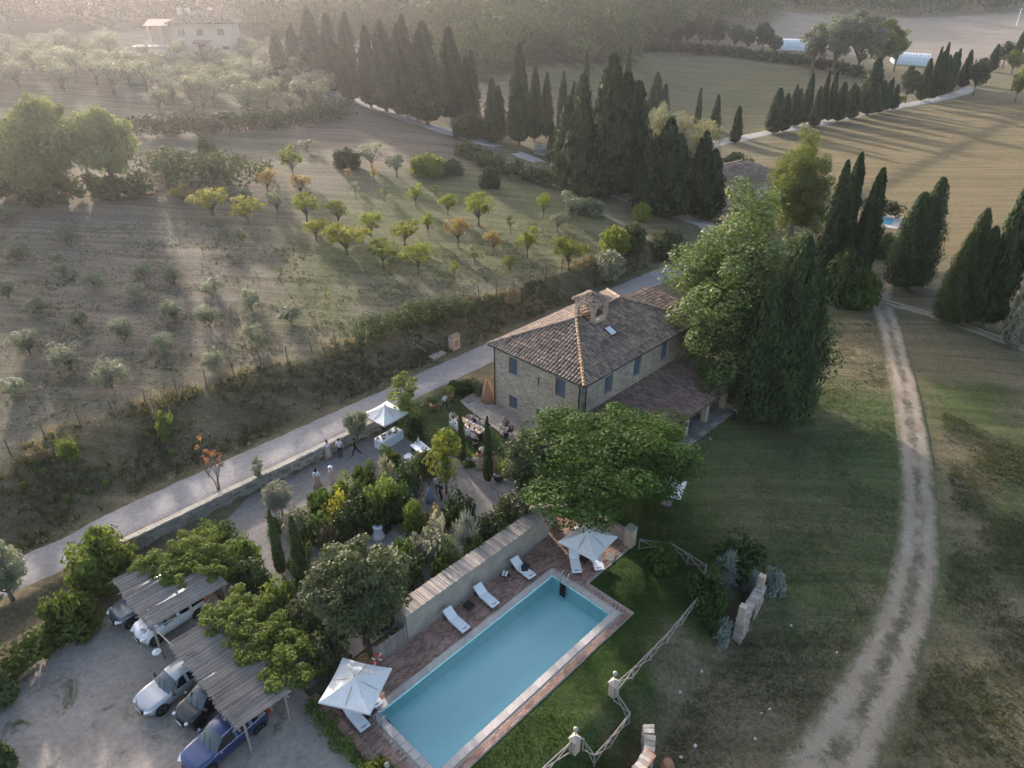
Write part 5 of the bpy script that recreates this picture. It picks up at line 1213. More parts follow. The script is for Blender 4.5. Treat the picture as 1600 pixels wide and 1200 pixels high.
def rail_fence(name, label, pts, post_every=1.75, hgt=.95, kind=0):
    o = thing(name, label, 'fence', pts[0]); o0 = pts[0]; P = []
    for i in range(len(pts) - 1):
        a, b = pts[i], pts[i + 1]; n = max(1, round((b - a).length / post_every))
        for k in range(n): P.append(a + (b - a) * (k / n))
    P.append(pts[-1]); P = [Vector((p.x, p.y, h1(p.x, p.y))) - o0 for p in P]; zt = Vector((0, 0, hgt))
    for p in P: MB().tube([p - Vector((0, 0, .2)), p + zt + Vector((0, 0, .06))], [.05, .042], 6).build('post', 'wood', o)
    for a, b in zip(P, P[1:]):
        j = Vector((0, 0, rnd.uniform(-.02, .02)))
        MB().tube([a + zt * .96 + j, b + zt * .96 + j], [.042, .036], 6).build('top_rail', 'wood', o)
        MB().tube([a + zt * .12, b + zt * .9], .03, 5).build('brace', 'wood', o); MB().tube([a + zt * .9, b + zt * .12], .03, 5).build('brace', 'wood', o)
    return o
rail_fence('rail_fence', 'rustic cross-braced rail fence curving along the pool lawn', [W(33.4, 20.0), W(34.6, 18.2), W(34.4, 15.4), W(31.6, 14.3), W(28, 14.1), W(24.5, 14.1), W(23.2, 14.2)])
rail_fence('rail_fence', 'short rustic fence around the curved stone wall', [W(22.6, 14.0), W(22.6, 12.9), W(20.8, 12.8), W(19.4, 12.8), W(19.3, 13.5)], 1.6)
rail_fence('rail_fence', 'rustic fence section left of the middle lamp pillar', [W(18.6, 13.8), W(16.4, 13.9), W(14.0, 14.0), W(11.5, 14.0)])
# orchard wire fence
wf = thing('wire_fence', 'wire fence with thin leaning posts along top of the bank', 'fence', gw(7, 59)); o0 = Vector(wf.location); prev = None
for i, uu in enumerate(np.arange(-9, 66, 2.5)):
    if 37 < uu < 49: prev = None; continue
    p = gw(uu, 59.2 - .11 * (uu - 7)) - o0; tp_ = p + Vector((rnd.uniform(-.09, .09), rnd.uniform(-.09, .09), rnd.uniform(1.5, 1.9)))
    MB().tube([p - Vector((0, 0, .2)), tp_], [.065, .05], 5).build('post', 'rust', wf)
    if prev:
        for f in (.35, .65, .93): MB().tube([prev[0].lerp(prev[1], f), p.lerp(tp_, f)], .006, 3, cap=False).build('wire', 'wire', wf)
    prev = (p, tp_)
# service cabinet on the verge
cb = uthing('brick_cabinet', 'small brick utility cabinet with red door on the road verge', 'cabinet', 44.2, 51.0, h1(*W(44.2, 51.0)[:2]), R(8))
MB().box(-.5, .5, -.35, .35, -.3, 1.35).build('body', 'brickwall', cb); MB().box(-.3, .3, -.385, -.352, .3, 1.05).build('door', 'terracotta', cb)
c = MB(); c.add([(-.6, -.45, 1.352), (.6, -.45, 1.352), (.6, .45, 1.352), (-.6, .45, 1.352), (-.6, 0, 1.6), (.6, 0, 1.6)], [(0, 1, 5, 4), (2, 3, 4, 5), (0, 4, 3), (1, 2, 5), (3, 2, 1, 0)]); c.build('roof', 'tile_warm', cb)
for i, (a, b) in enumerate([((39.5, 56.2), (41.0, 51.6)), ((41.0, 56.4), (42.6, 51.9))]):
    p, q = gw(*a, .5), gw(*b, .25); o = link('wooden_pole', MB().tube([(0, 0, 0), q - p], [.06, .045], 6).mesh('pole', 'wood')); o.location = p; tag(o, 'long bare pole lying down the bank, ' + ('left' if i == 0 else 'right') + ' of the pair', 'pole')
sb = MB().box(-.9, .9, -.4, .4, -.2, .22).build('concrete_slab', 'plaster'); sb.location = gw(41.8, 50.9); sb.rotation_euler = (0, 0, YAW); tag(sb, 'low concrete slab at the foot of the bank poles', 'slab')

# ------------------------------------------------------------------ villa on the hill and other far buildings
def simple_house(name, label, p, rz, lx, ly, ez, rz_, wall='villa_wall', tile='tile_warm', wins=(), over=.5, extra=None):
    o = thing(name, label, 'house', p, rz); b = MB()
    facade(b, (0, 0, 0), (1, 0, 0), lx, -2, ez, [w[1:] for w in wins if w[0] == 0]); facade(b, (lx, 0, 0), (0, 1, 0), ly, -2, ez, []); facade(b, (lx, ly, 0), (-1, 0, 0), lx, -2, ez, []); facade(b, (0, ly, 0), (0, -1, 0), ly, -2, ez, [w[1:] for w in wins if w[0] == 1])
    b.build('wall', wall, o); MB().box(.3, lx - .3, .3, ly - .3, 0, ez - .1).build('interior', 'dark', o)
    for w in wins: window(o, (0, 0, 0) if w[0] == 0 else (0, ly, 0), (1, 0, 0) if w[0] == 0 else (0, -1, 0), w[1:], 'wood_brown', wall, 2, .12, False)
    h = min(lx, ly) / 2 + over; r = MB(); A = (-over, -over, ez); l2, y2 = lx + 2 * over, ly + 2 * over
    if lx >= ly: ap = [(-over + h, ly / 2, rz_), (lx + over - h, ly / 2, rz_)]; fc = [(0, 1, 5, 4), (1, 2, 5), (2, 3, 4, 5), (3, 0, 4), (3, 2, 1, 0)]
    r.add([(-over, -over, ez), (lx + over, -over, ez), (lx + over, ly + over, ez), (-over, ly + over, ez)] + ap, fc)
    rf = r.build('roof', 'roofbed', o); t = MB(); rs = rz_ - ez; sl = math.hypot(h, rs)
    for O, A_, S, wd_ in (((-over, -over, ez), (1, 0, 0), (0, h, rs), l2), ((-over, ly + over, ez), (0, -1, 0), (h, 0, rs), y2), ((lx + over, ly + over, ez), (-1, 0, 0), (0, -h, rs), l2), ((lx + over, -over, ez), (0, 1, 0), (-h, 0, rs), y2)):
        tile_field(t, O, A_, S, wd_, sl, lambda s: s * h / sl, lambda s, q=wd_: q - s * h / sl, .5, .7, .22)
    t.build('tiles', tile, rf, kind='stuff'); return o
vp = at(275, 88); sc_ = depth(vp) / FPX
lx = 92 * sc_ * 1.0; ez = 42 * sc_ * 1.08
wn_ = [(0, lx * f - .8, lx * f + .8, ez * .64, ez * .84) for f in (.16, .46, .80)] + [(0, lx * .46 - 1.0, lx * .46 + 1.0, .05, ez * .36), (0, lx * .84 - .8, lx * .84 + .8, ez * .18, ez * .3), (1, 7.0, 8.0, ez * .62, ez * .84)]
villa = simple_house('villa', 'pale two-storey hillside villa with tiled hip roof in haze', vp, R(8), lx, lx * .6, ez, ez * 1.38, wins=wn_, over=.9)
for x, y in ((lx * .3, lx * .22), (lx * .62, lx * .36), (lx * .1, lx * .4)): MB().box(x - .5, x + .5, y - .4, y + .4, ez * 1.05, ez * 1.38 + .5).build('chimney', 'villa_wall', villa)
cn = MB(); cn.add([(lx * .34, -.02, ez * .5), (lx * .62, -.02, ez * .5), (lx * .62, -1.6, ez * .44), (lx * .34, -1.6, ez * .44), (lx * .34, -.02, ez * .47), (lx * .62, -.02, ez * .47), (lx * .62, -1.6, ez * .41), (lx * .34, -1.6, ez * .41)], [(0, 1, 2, 3), (7, 6, 5, 4), (2, 1, 5, 6), (0, 3, 7, 4), (3, 2, 6, 7)]); cn.build('door_canopy', 'tile_warm', villa)
lg = MB(); lw_ = lx * .42
for k in range(3): lg.box(-lw_ + .1 + k * lw_ * .45, -lw_ + .7 + k * lw_ * .45, lx * .12, lx * .12 + .6, -2, ez * .93)
lg.box(-lw_, -.003, lx * .42, lx * .46, -2, ez * .93); lg.build('loggia', 'villa_wall', villa)
lr = MB(); lr.add([(-lw_ - .6, lx * .1, ez * .94), (-.95, lx * .1, ez * .94), (-.95, lx * .5, ez * 1.1), (-lw_ - .6, lx * .5, ez * 1.1), (-lw_ - .6, lx * .5, ez * .94), (-.95, lx * .5, ez * .94)], [(0, 1, 2, 3), (3, 2, 5, 4), (0, 3, 4), (1, 5, 2), (4, 5, 1, 0)]); lr.build('loggia_roof', 'tile', villa)
MB().box(-lw_ - 3, -.5, -3.5, lx * .1, -3, ez * .36).build('terrace_wall', 'villa_wall', villa)
vp = at(556, 96); s_ = depth(vp) / FPX
simple_house('cottage', 'small white cottage glimpsed between the hazy cypresses', vp, R(-6), 40 * s_, 18 * s_, 24 * s_, 31 * s_, 'white', 'tile', [(0, 4 * s_, 9 * s_, 10 * s_, 20 * s_)], .4)
nb = at(1128, 330)
simple_house('neighbour_house', 'stone house with tiled roof hidden by the light green tree', nb, R(38), 16, 10, 3.4, 5.6, 'stone', 'tile', [(0, 12, 13.2, 1, 2.6), (0, 7, 8.2, 1, 2.6)], .4)
sh = at(478, 132); s_ = depth(sh) / FPX
simple_house('garden_shed', 'low tiled shed at right end of the olive grove', sh, R(-12), 30 * s_, 16 * s_, 9 * s_, 14 * s_, 'villa_wall', 'tile_warm', [], .3)
# second pool
fp = at(1383, 346); Pq = [at(1364, 338), at(1398, 342), at(1392, 353), at(1358, 348)]
sp = thing('far_pool', 'small blue swimming pool with white edge beside the cypresses', 'swimming pool', fp, 0); Q = [Vector((p.x - fp.x, p.y - fp.y, .12)) for p in Pq]; ce = sum(Q, Vector()) / 4
b = MB(); b.add([ce + (q - ce) * 1.7 + Vector((0, 0, -.02)) for q in Q] + [ce + (q - ce) * 1.7 + Vector((0, 0, -1.2)) for q in Q], [(0, 1, 2, 3), (0, 4, 5, 1), (1, 5, 6, 2), (2, 6, 7, 3), (3, 7, 4, 0)]); b.build('surround', 'coping', sp)
if b.v: sp.children[0].data.polygons[0].flip() if sp.children[0].data.polygons[0].normal.z < 0 else None
b = MB(); b.add([q + Vector((0, 0, .02)) for q in Q], [(0, 1, 2, 3)]); b.build('basin', mat('far_pool_liner', (0.10, 0.36, 0.46), (0.14, 0.42, 0.5), 1, 0.08, spec=0.5), sp)
for x, y, lb in ((1357, 342, 'closed white parasol at the left corner of the far pool'), (1325, 344, 'closed white parasol between cypresses near the far pool')):
    o = thing('closed_parasol', lb, 'parasol', at(x, y)); MB().tube([(0, 0, 0), (0, 0, 2.8)], .04, 5).build('pole', 'white', o); MB().lathe([(.08, .9), (.22, 1.1), (.2, 1.9), (.1, 2.6), (.02, 2.75)], 8, fold=.1).build('canopy', 'canvas', o)
# greenhouse tunnels
for (a, b_, h_, lb) in (((1396, 100), (1452, 104), 4.2, 'long white greenhouse tunnel right of the poplar clump'), ((1216, 78), (1262, 80), 4.2, 'white greenhouse tunnel left of the poplar clump')):
    p, q = at(*a), at(*b_); o = thing('greenhouse_tunnel', lb, 'greenhouse', p); d = q - p; ln = d.length; o.rotation_euler = (0, math.atan2(-d.z, math.hypot(d.x, d.y)), math.atan2(d.y, d.x)); m = MB(); vs = []; n = 8; wd_ = 9
    for i in range(13):
        for k in range(n + 1):
            t = math.pi * k / n; vs.append((ln * i / 12, wd_ / 2 * math.cos(t) + wd_ / 2, h_ * math.sin(t) - .2))
    m.add(vs, [(i * (n + 1) + k, i * (n + 1) + k + 1, (i + 1) * (n + 1) + k + 1, (i + 1) * (n + 1) + k) for i in range(12) for k in range(n)] + [tuple(range(n, -1, -1)), tuple(12 * (n + 1) + k for k in range(n + 1))]); m.build('film', 'tunnel', o)
    for i in range(13):
        MB().tube([(ln * i / 12, wd_ / 2 * math.cos(math.pi * k / n) * 1.01 + wd_ / 2, h_ * math.sin(math.pi * k / n) * 1.01 - .2) for k in range(n + 1)], .06, 4).build('hoop', 'steel', o)
tp_ = at(214, 132); o = thing('teal_tarpaulin', 'teal tarpaulin cover among the hazy olive trees', 'tarpaulin', tp_); MB().lathe([(2.4, 0), (2.2, .6), (1.3, 1.2), (.1, 1.5)], 10, sy=.6).build('cover', 'tarp', o, True)
o = thing('utility_pole', 'thin white utility pole at the top right corner', 'pole', at(1588, 40)); MB().tube([(0, 0, 0), (0, 0, 9)], [.25, .18], 6).build('pole', 'white', o); MB().box(-1.2, 1.2, -.08, .08, 8.2, 8.4).build('crossarm', 'white', o)
# stone retaining wall by the upper lane
o = thing('lane_wall', 'short stone retaining wall below the slim cypresses', 'wall', at(838, 240)); a = at(862, 248) - at(838, 240); o.rotation_euler = (0, 0, math.atan2(a.y, a.x))
s = MB(); x = 0
for r_ in range(5):
    x = 0
    while x < a.length: l_ = rnd.uniform(.4, .9); s.rbox((x, 0, r_ * .36 + .1), (l_ - .03, .5, .34), 0, 0, 0, .03); x += l_
s.build('stones', 'stone_blk', o, kind='stuff')
# ------------------------------------------------------------------ pergolas
def pergola(label, u0, u1, w0, w1, z, posts, nmat):
    o = uthing('pergola', label, 'pergola', u0, w0, 0.0); lu, lw = u1 - u0, w1 - w0
    for (a, b) in posts:
        g_ = h1(*W(u0 + a, w0 + b)[:2]); MB().tube([(a, b, g_ - .2), (a, b, z - .1)], [.075, .065], 7).build('post', 'wood', o)
    for a in (.15, lu * .5, lu - .15): MB().tube([(a, -.1, z - .07), (a, lw + .1, z - .05)], .06, 6).build('beam', 'wood', o)
    for b in np.linspace(.05, lw - .05, 5): MB().tube([(-.15, b, z + .03), (lu + .1, b, z + .04)], .035, 5).build('rafter', 'wood', o)
    mw = lw / nmat
    for k in range(nmat):
        m = MB(); b = k * mw; e0 = rnd.uniform(-.12, .08); e1 = rnd.uniform(-.05, .12); dz = rnd.uniform(0, .05)
        while b < (k + 1) * mw - .01:
            d = rnd.uniform(.035, .06); sk = rnd.uniform(-.04, .04); zz = z + .09 + dz + rnd.uniform(-.018, .018); x0, x1 = e0 + rnd.uniform(-.08, .08), lu + e1 + rnd.uniform(-.06, .06)
            m.add([(x0, b + sk, zz - .012), (x1, b - sk, zz), (x1, b - sk + d, zz), (x0, b + sk + d, zz - .012), (x0, b + sk + d / 2, zz + .022), (x1, b - sk + d / 2, zz + .028)], [(0, 1, 5, 4), (4, 5, 2, 3), (0, 4, 3), (1, 2, 5), (3, 2, 1, 0)]); b += d * .96
        m.build('reed_mat', 'reed', o)
    return o
pergola('reed-roofed car pergola sheltering the white car', 6.3, 11.1, 34.95, 40.3, 2.35, [(.3, .15), (.3, 5.2), (4.6, .15), (4.6, 5.2)], 6)
pergola('reed-roofed car pergola over the silver, black and blue cars', 6.75, 9.75, 25.6, 33.3, 2.15, [(.5, .2), (.4, 7.3), (.4, 3.9), (2.8, .2), (2.8, 7.5)], 9)
o = uthing('pole_frame', 'bare pole frame bridging the two car pergolas', 'pole', 6.6, 33.4); MB().tube([(0, 1.6, h1(*W(6.6, 35)[:2])), (0, 1.6, 2.35)], .06, 6).build('post', 'wood', o); MB().tube([(0, 1.6, 2.3), (.2, -.5, 2.25)], .04, 5).build('pole', 'wood', o); MB().tube([(0, 1.4, 2.3), (3.2, 1.2, 2.3)], .035, 5).build('pole', 'wood', o)
def lamp_shade(u, w, z, label):
    o = uthing('pendant_lamp', label, 'lamp', u, w, z); MB().lathe([(.26, 0), (.25, .03), (.1, .13), (.05, .16), (.05, .25)], 14).build('shade', 'white', o, True); MB().tube([(0, 0, .24), (.0, .0, .5), (.35, .0, .62)], .012, 4).build('arm', 'gutter', o)
lamp_shade(6.15, 33.85, 1.55, 'white enamel lamp shade hanging between the pergolas'); lamp_shade(6.12, 35.85, 1.6, 'white enamel lamp shade hanging over the white car bonnet')
def vine(name, label, blobs, leaf, z0, dens=150):
    """blobs: (u, w, z, r) leafy heaps spread over a pergola."""
    L = Leaves(); p0 = W(blobs[0][0], blobs[0][1], 0)
    for u, w, z, r in blobs:
        for c in in_ellipsoid(int(9 + 10 * r * r), (0, 0, 0), (r, r, .55 * r + .15), .5):
            p = W(u, w, z) - p0; c = (p.x + c[0], p.y + c[1], max(p.z + c[2], z0))
            L.clump(c, .34, int(dens * .55), .07, .7, .8, .8)
    o = link(name, L.mesh(name, [LEAF[leaf]])); o.location = p0; return tag(o, label, 'vine')
vine('climbing_vine', 'lush green vine heaped over the white car pergola', [(8.6, 39.6, 2.7, 1.1), (9.6, 38.6, 2.8, 1.2), (10.4, 37.6, 2.8, 1.2), (10.6, 39.4, 2.7, 1.3), (9.0, 37.4, 2.6, .8), (11.4, 38.4, 2.4, 1.4), (12.2, 37.2, 2.0, 1.3), (12.0, 39.8, 2.0, 1.4), (10.9, 36.3, 2.6, .7), (8.0, 40.6, 2.2, .8), (12.9, 38.6, 1.4, 1.2), (11.2, 41.0, 1.8, 1.2)], 'vine', .2)
vine('climbing_vine', 'dark green vine spreading over the second car pergola', [(9.5, 32.5, 2.5, 1.0), (10.4, 31.6, 2.6, 1.2), (10.6, 33.2, 2.5, 1.1), (11.4, 32.2, 2.2, 1.2), (9.8, 30.6, 2.5, .9), (10.9, 29.8, 2.5, 1.2), (10.2, 28.8, 2.4, .9), (10.9, 27.6, 2.4, 1.2), (9.9, 27.0, 2.3, .75), (10.6, 26.2, 2.3, .8), (11.8, 28.8, 2.0, 1.2), (11.9, 30.4, 2.0, 1.2), (12.0, 27.0, 1.8, 1.0), (9.3, 33.4, 2.4, .5), (9.1, 29.2, 2.35, .4), (9.4, 26.4, 2.3, .4)], 'vine', .2)

# ------------------------------------------------------------------ cars
def catmull(a, n):
    out = []; a = [a[0]] + list(a) + [a[-1]]
    for i in range(1, len(a) - 2):
        for k in range(n):
            t = k / n; p0, p1, p2, p3 = a[i - 1], a[i], a[i + 1], a[i + 2]
            out.append(.5 * (2 * p1 + (p2 - p0) * t + (2 * p0 - 5 * p1 + 4 * p2 - p3) * t * t + (3 * p1 - p0 - 3 * p2 + p3) * t ** 3))
    return out + [a[-2]]
SHAPES = {
 'suv':   dict(x=[0, .015, .07, .17, .27, .42, .58, .76, .90, .975, 1.0], zt=[.60, .76, .90, .97, 1.03, 1.50, 1.57, 1.54, 1.42, 1.0, .72], zb=[.52, .68, .82, .90, .95, .98, 1.0, 1.03, 1.05, .96, .66], hw=[.62, .78, .88, .92, .92, .92, .92, .92, .90, .84, .70], rw=[.50, .66, .76, .80, .80, .64, .63, .62, .60, .72, .58], wr=.35),
 'saloon': dict(x=[0, .015, .06, .16, .29, .43, .57, .70, .84, .97, 1.0], zt=[.55, .68, .78, .87, .93, 1.36, 1.43, 1.38, 1.06, .98, .72], zb=[.48, .60, .72, .80, .86, .90, .92, .95, .96, .90, .62], hw=[.60, .76, .86, .90, .90, .90, .90, .90, .88, .80, .68], rw=[.50, .66, .74, .77, .76, .60, .58, .58, .66, .68, .55], wr=.32),
 'hatch': dict(x=[0, .02, .08, .17, .26, .42, .58, .78, .92, .98, 1.0], zt=[.58, .72, .85, .94, 1.0, 1.44, 1.50, 1.45, 1.25, .95, .70], zb=[.50, .64, .78, .86, .91, .94, .96, .99, 1.0, .92, .64], hw=[.56, .70, .79, .82, .82, .82, .82, .82, .80, .74, .62], rw=[.44, .58, .66, .70, .69, .55, .54, .53, .51, .60, .5], wr=.29),
}
def car(label, u, w, shape, L, paint, rz=0.0, trim=True, wf=1.0, round_lamps=False, rails=False):
    s = SHAPES[shape]; z0 = h1(*W(u, w)[:2]) + .05
    o = uthing('parked_car', label, 'car', u, w, z0, math.pi + rz, 'cars parked under the pergolas')   # local +x points to the nose
    n = 4; X, ZT, ZB, HW_, RW = [catmull(s[k], n) for k in ('x', 'zt', 'zb', 'hw', 'rw')]
    zbot = .24; rings = []
    for x, zt, zb, hw, rw in zip(X, ZT, ZB, HW_, RW):
        hw *= wf; rw *= wf; px = (.5 - x) * L; zb = min(zb, zt - .02); zl = min(zbot + (.14 if x < .03 or x > .97 else 0), zb - .1)
        half = [(0, zl), (hw * .82, zl), (hw * .97, zl + .1), (hw, (zl + zb) * .5), (hw * .985, zb - .06), (hw * .94, zb), (rw + (hw * .94 - rw) * .12, zt - (zt - zb) * .12 - .0), (rw * .86, zt - .01), (0, zt + .012)]
        bow = -.26 * max(0, 1 - x / .14) ** 1.5 + .2 * max(0, 1 - (1 - x) / .12) ** 1.5 - .16 * max(0, 1 - abs(x - s['x'][4] - .03) / .2)
        half = [(px + bow * (abs(y) / hw) ** 2, y, z) for y, z in half]
        rings.append(half + [(a, -y, z) for a, y, z in reversed(half[1:-1])])
    m = len(rings[0]); body, ws, rwn = MB(), MB(), MB(); sw = {1: MB(), -1: MB()}
    for i in range(len(rings) - 1):
        seg = i // n; tgt_side = 4 <= seg <= 8
        for k in range(m):
            kk = (k + 1) % m; q = [rings[i][k], rings[i][kk], rings[i + 1][kk], rings[i + 1][k]]
            top = k in (6, 7, 8, 9); sid = k in (5, 10)
            t = body
            if seg == 4 and top: t = ws
            elif seg == (8 if shape != 'saloon' else 7) and top: t = rwn
            elif sid and 4 <= seg <= (8 if shape != 'saloon' else 7) and not (i in (5 * n + 3, 6 * n + 3)) and not (seg == 4 and i % n < 1): t = sw[1 if k == 5 else -1]
            t.add(q, [(3, 2, 1, 0)])
    body.add(rings[0], [tuple(range(m))]); body.add(rings[-1], [tuple(range(m - 1, -1, -1))])
    def weld(mb):
        me = mb.mesh('t', 'black', True); return me
    def wbuild(mb, nm, mt, parent=o):
        import bmesh
        me = mb.mesh(nm, mt, True); bm = bmesh.new(); bm.from_mesh(me); bmesh.ops.remove_doubles(bm, verts=bm.verts, dist=.0005); bm.to_mesh(me); bm.free(); me.polygons.foreach_set('use_smooth', [True] * len(me.polygons)); return link(nm, me, parent)
    bd = wbuild(body, 'body', paint); wbuild(ws, 'windscreen', 'glass_pale'); wbuild(rwn, 'rear_window', 'glass_dark'); wbuild(sw[1], 'side_window', 'glass_dark'); wbuild(sw[-1], 'side_window', 'glass_dark')
    hwm = s['hw'][5] * wf; wr = s['wr']
    for fx in (.5 - .185, .5 - .815):
        for sd in (1, -1):
            c = (fx * L, sd * (hwm - .10), wr)
            arch = MB(); vs = []; 
            for r_, y in ((wr + .075, hwm + .004), (wr + .075, hwm - .25)):
                vs += [(c[0] + r_ * math.cos(math.pi * 2 * q / 18), sd * y, c[2] + r_ * math.sin(math.pi * 2 * q / 18)) for q in range(18)]
            arch.add(vs, [tuple(range(18)) if sd < 0 else tuple(range(17, -1, -1))] + [(q, (q + 1) % 18, 18 + (q + 1) % 18, 18 + q) for q in range(18)]); arch.build('wheel_arch', 'black', o)
            ty = MB(); prof = [(wr * .66, -.11), (wr * .95, -.115), (wr, -.08), (wr, .08), (wr * .95, .115), (wr * .66, .11)]; vs = []
            for r_, y in prof: vs += [(c[0] + r_ * math.cos(2 * math.pi * q / 20), c[1] + sd * .035 + y, c[2] + r_ * math.sin(2 * math.pi * q / 20)) for q in range(20)]
            ty.add(vs, [(j * 20 + q, j * 20 + (q + 1) % 20, (j + 1) * 20 + (q + 1) % 20, (j + 1) * 20 + q) for j in range(5) for q in range(20)]); wh = ty.build('wheel', 'rubber', o)
            rm = MB(); yo = c[1] + sd * .125
            for q in range(5):
                a = 2 * math.pi * q / 5 + .3
                for da in (-.16, .16): rm.add([(c[0] + .05 * math.cos(a), yo, c[2] + .05 * math.sin(a)), (c[0] + wr * .66 * math.cos(a + da - .07), yo + .005, c[2] + wr * .66 * math.sin(a + da - .07)), (c[0] + wr * .66 * math.cos(a + da + .07), yo + .005, c[2] + wr * .66 * math.sin(a + da + .07))], [(0, 1, 2), (2, 1, 0)])
            vs = []
            for r_ in (wr * .6, wr * .68): vs += [(c[0] + r_ * math.cos(2 * math.pi * q / 20), yo + .004, c[2] + r_ * math.sin(2 * math.pi * q / 20)) for q in range(20)]
            rm.add(vs, [(q, (q + 1) % 20, 20 + (q + 1) % 20, 20 + q) for q in range(20)]); rm.build('rim', 'alloy', wh)
    zl = s['zb'][2]
    for sd in (1, -1):
        h = MB()
        if round_lamps: h.lathe([(.02, -.04), (.1, -.03), (.115, .0), (.1, .03), (.02, .05)], 12, (L * .5 - .14, sd * hwm * .68, zl - .08))
        else: h.rbox((L * .5 - .27, sd * hwm * .70, zl - .11), (.42, .24, .12), -sd * .6, .22)
        h.build('headlight', 'lamp', o, round_lamps)
        t = MB(); t.rbox((-L * .5 + .12, sd * hwm * .74, .82), (.16, .26, .16), sd * .5); t.build('tail_light', 'red', o)
        mr = MB(); mr.rbox((L * .5 - s['x'][5] * L + .38, sd * (hwm + .1), s['zb'][5] + .06), (.13, .2, .13), sd * .2); mr.build('mirror', paint if shape != 'saloon' else 'black', o)
        dh = MB()
        for fx in (.05, -.2): dh.rbox((fx * L, sd * (hwm + .008), s['zb'][6] - .16), (.2, .03, .03))
        dh.build('door_handle', paint, o)
        if trim: MB().tube([((.5 - f) * L, sd * (hwm * .94 + .012), zz + .015) for f, zz in zip(s['x'][4:9], s['zb'][4:9])], .014, 4).build('window_trim', 'alloy', o)
        if rails: MB().tube([((.5 - f) * L, sd * s['rw'][6] * wf * .97, zz + .05) for f, zz in zip(s['x'][5:9], s['zt'][5:9])], .02, 4).build('roof_rail', 'alloy', o)
        dl = MB()
        for fx in (.16, -.05, -.26): dl.rbox((fx * L, sd * (hwm * .985 + .004), .62), (.012, .012, .55))
        dl.build('door_seam', 'black', o)
    g_ = MB(); g_.rbox((L * .5 - .03, 0, s['zb'][1] - .12), (.06, hwm * .6, .15)); g_.build('grille', 'black', o)
    g_ = MB(); g_.rbox((L * .5 - .05, 0, .36), (.05, hwm * .75, .1)); g_.build('lower_intake', 'black', o)
    g_ = MB(); g_.rbox((L * .5 + .012, 0, .5), (.015, .52, .11)); g_.build('number_plate', 'white', o)
    for y in (-.25, .25): MB().tube([(L * .5 - s['x'][4] * L + .03, y + .2, s['zt'][4] + .02), (L * .5 - s['x'][4] * L - .35, y - .25, s['zt'][4] + .27)], .012, 4).build('wiper', 'black', o)
    return o
car('white crossover car parked under the first reed pergola', 8.05, 37.15, 'suv', 4.3, 'paint_white', R(4), False)
car('slate grey car mostly hidden under the first reed pergola', 7.6, 39.6, 'suv', 4.4, 'paint_slate', R(2), False)
car('silver estate car with its bonnet out of the second pergola', 6.4, 32.45, 'saloon', 4.65, 'paint_silver', R(6))
car('small black hatchback between the silver and blue cars', 7.05, 30.05, 'hatch', 3.6, 'paint_black', R(8), False, round_lamps=True)
car('dark blue estate car nearest the bottom edge', 6.6, 27.25, 'suv', 4.65, 'paint_blue', R(6), True, .98, rails=True)

# ------------------------------------------------------------------ parasols
def parasol(label, u, w, size, ztop, rz=0.0, zg=None, fall=.75):
    zg = h1(*W(u, w)[:2]) if zg is None else zg
    o = uthing('parasol', label, 'parasol', u, w, zg, rz); h = size / 2; zt = ztop - zg; n = 6
    c = MB()
    for k in range(4):
        a = math.pi / 2 * k; R_ = lambda x, y: (x * math.cos(a) - y * math.sin(a), x * math.sin(a) + y * math.cos(a))
        vs = []; fs = []
        for i in range(n + 1):
            f = .06 + .94 * i / n
            for j in range(9):
                t = -1 + 2 * j / 8; sag = .07 * math.sin(math.pi * f) + .06 * (1 - t * t) * f
                x, y = R_(h * f * (1 - .035 * (1 - t * t) * f), h * f * t); vs.append((x, y, zt - fall * f - sag))
        for i in range(n):
            for j in range(8): fs.append((i * 9 + j, (i + 1) * 9 + j, (i + 1) * 9 + j + 1, i * 9 + j + 1))
        e = n * 9; b0 = len(vs)
        for j in range(9): v = vs[e + j]; vs.append((v[0] * .997, v[1] * .997, v[2] - .13))
        for j in range(8): fs.append((e + j, b0 + j, b0 + j + 1, e + j + 1))
        c.add(vs, fs)
    cap = h * .1
    c.add([(-cap, -cap, zt - .0), (cap, -cap, zt), (cap, cap, zt), (-cap, cap, zt), (0, 0, zt + .1)], [(0, 1, 4), (1, 2, 4), (2, 3, 4), (3, 0, 4)])
    c.build('canopy', 'canvas', o, False)
    MB().tube([(0, 0, 0), (0, 0, zt + .02)], .032, 7).build('pole', 'wood_brown', o); MB().lathe([(.02, zt + .09), (.04, zt + .13), (.01, zt + .2)], 7).build('finial', 'wood_brown', o)
    for k in range(8):
        a = math.pi / 4 * k; l_ = h * (1.38 if k % 2 else .97); MB().tube([(0, 0, zt - .06), (l_ * math.cos(a), l_ * math.sin(a), zt - fall - .08)], .014, 4).build('rib', 'wood_brown', o)
    MB().rbox((0, 0, .05), (.7, .7, .1)).build('base', 'slab_grey', o)
parasol('square white parasol over two loungers at the far pool end', 30.0, 21.9, 2.85, 2.75, R(6), .05)
parasol('large square white parasol at the lower left of the pool', 12.5, 23.6, 2.9, 2.65, R(30), .05, .58)
parasol('white parasol beside the buffet table and road', 30.3, 44.35, 2.9, 2.75, R(4), None)
parasol('white parasol half hidden by the broad green tree', 39.0, 21.4, 2.2, 2.4, R(20), None)
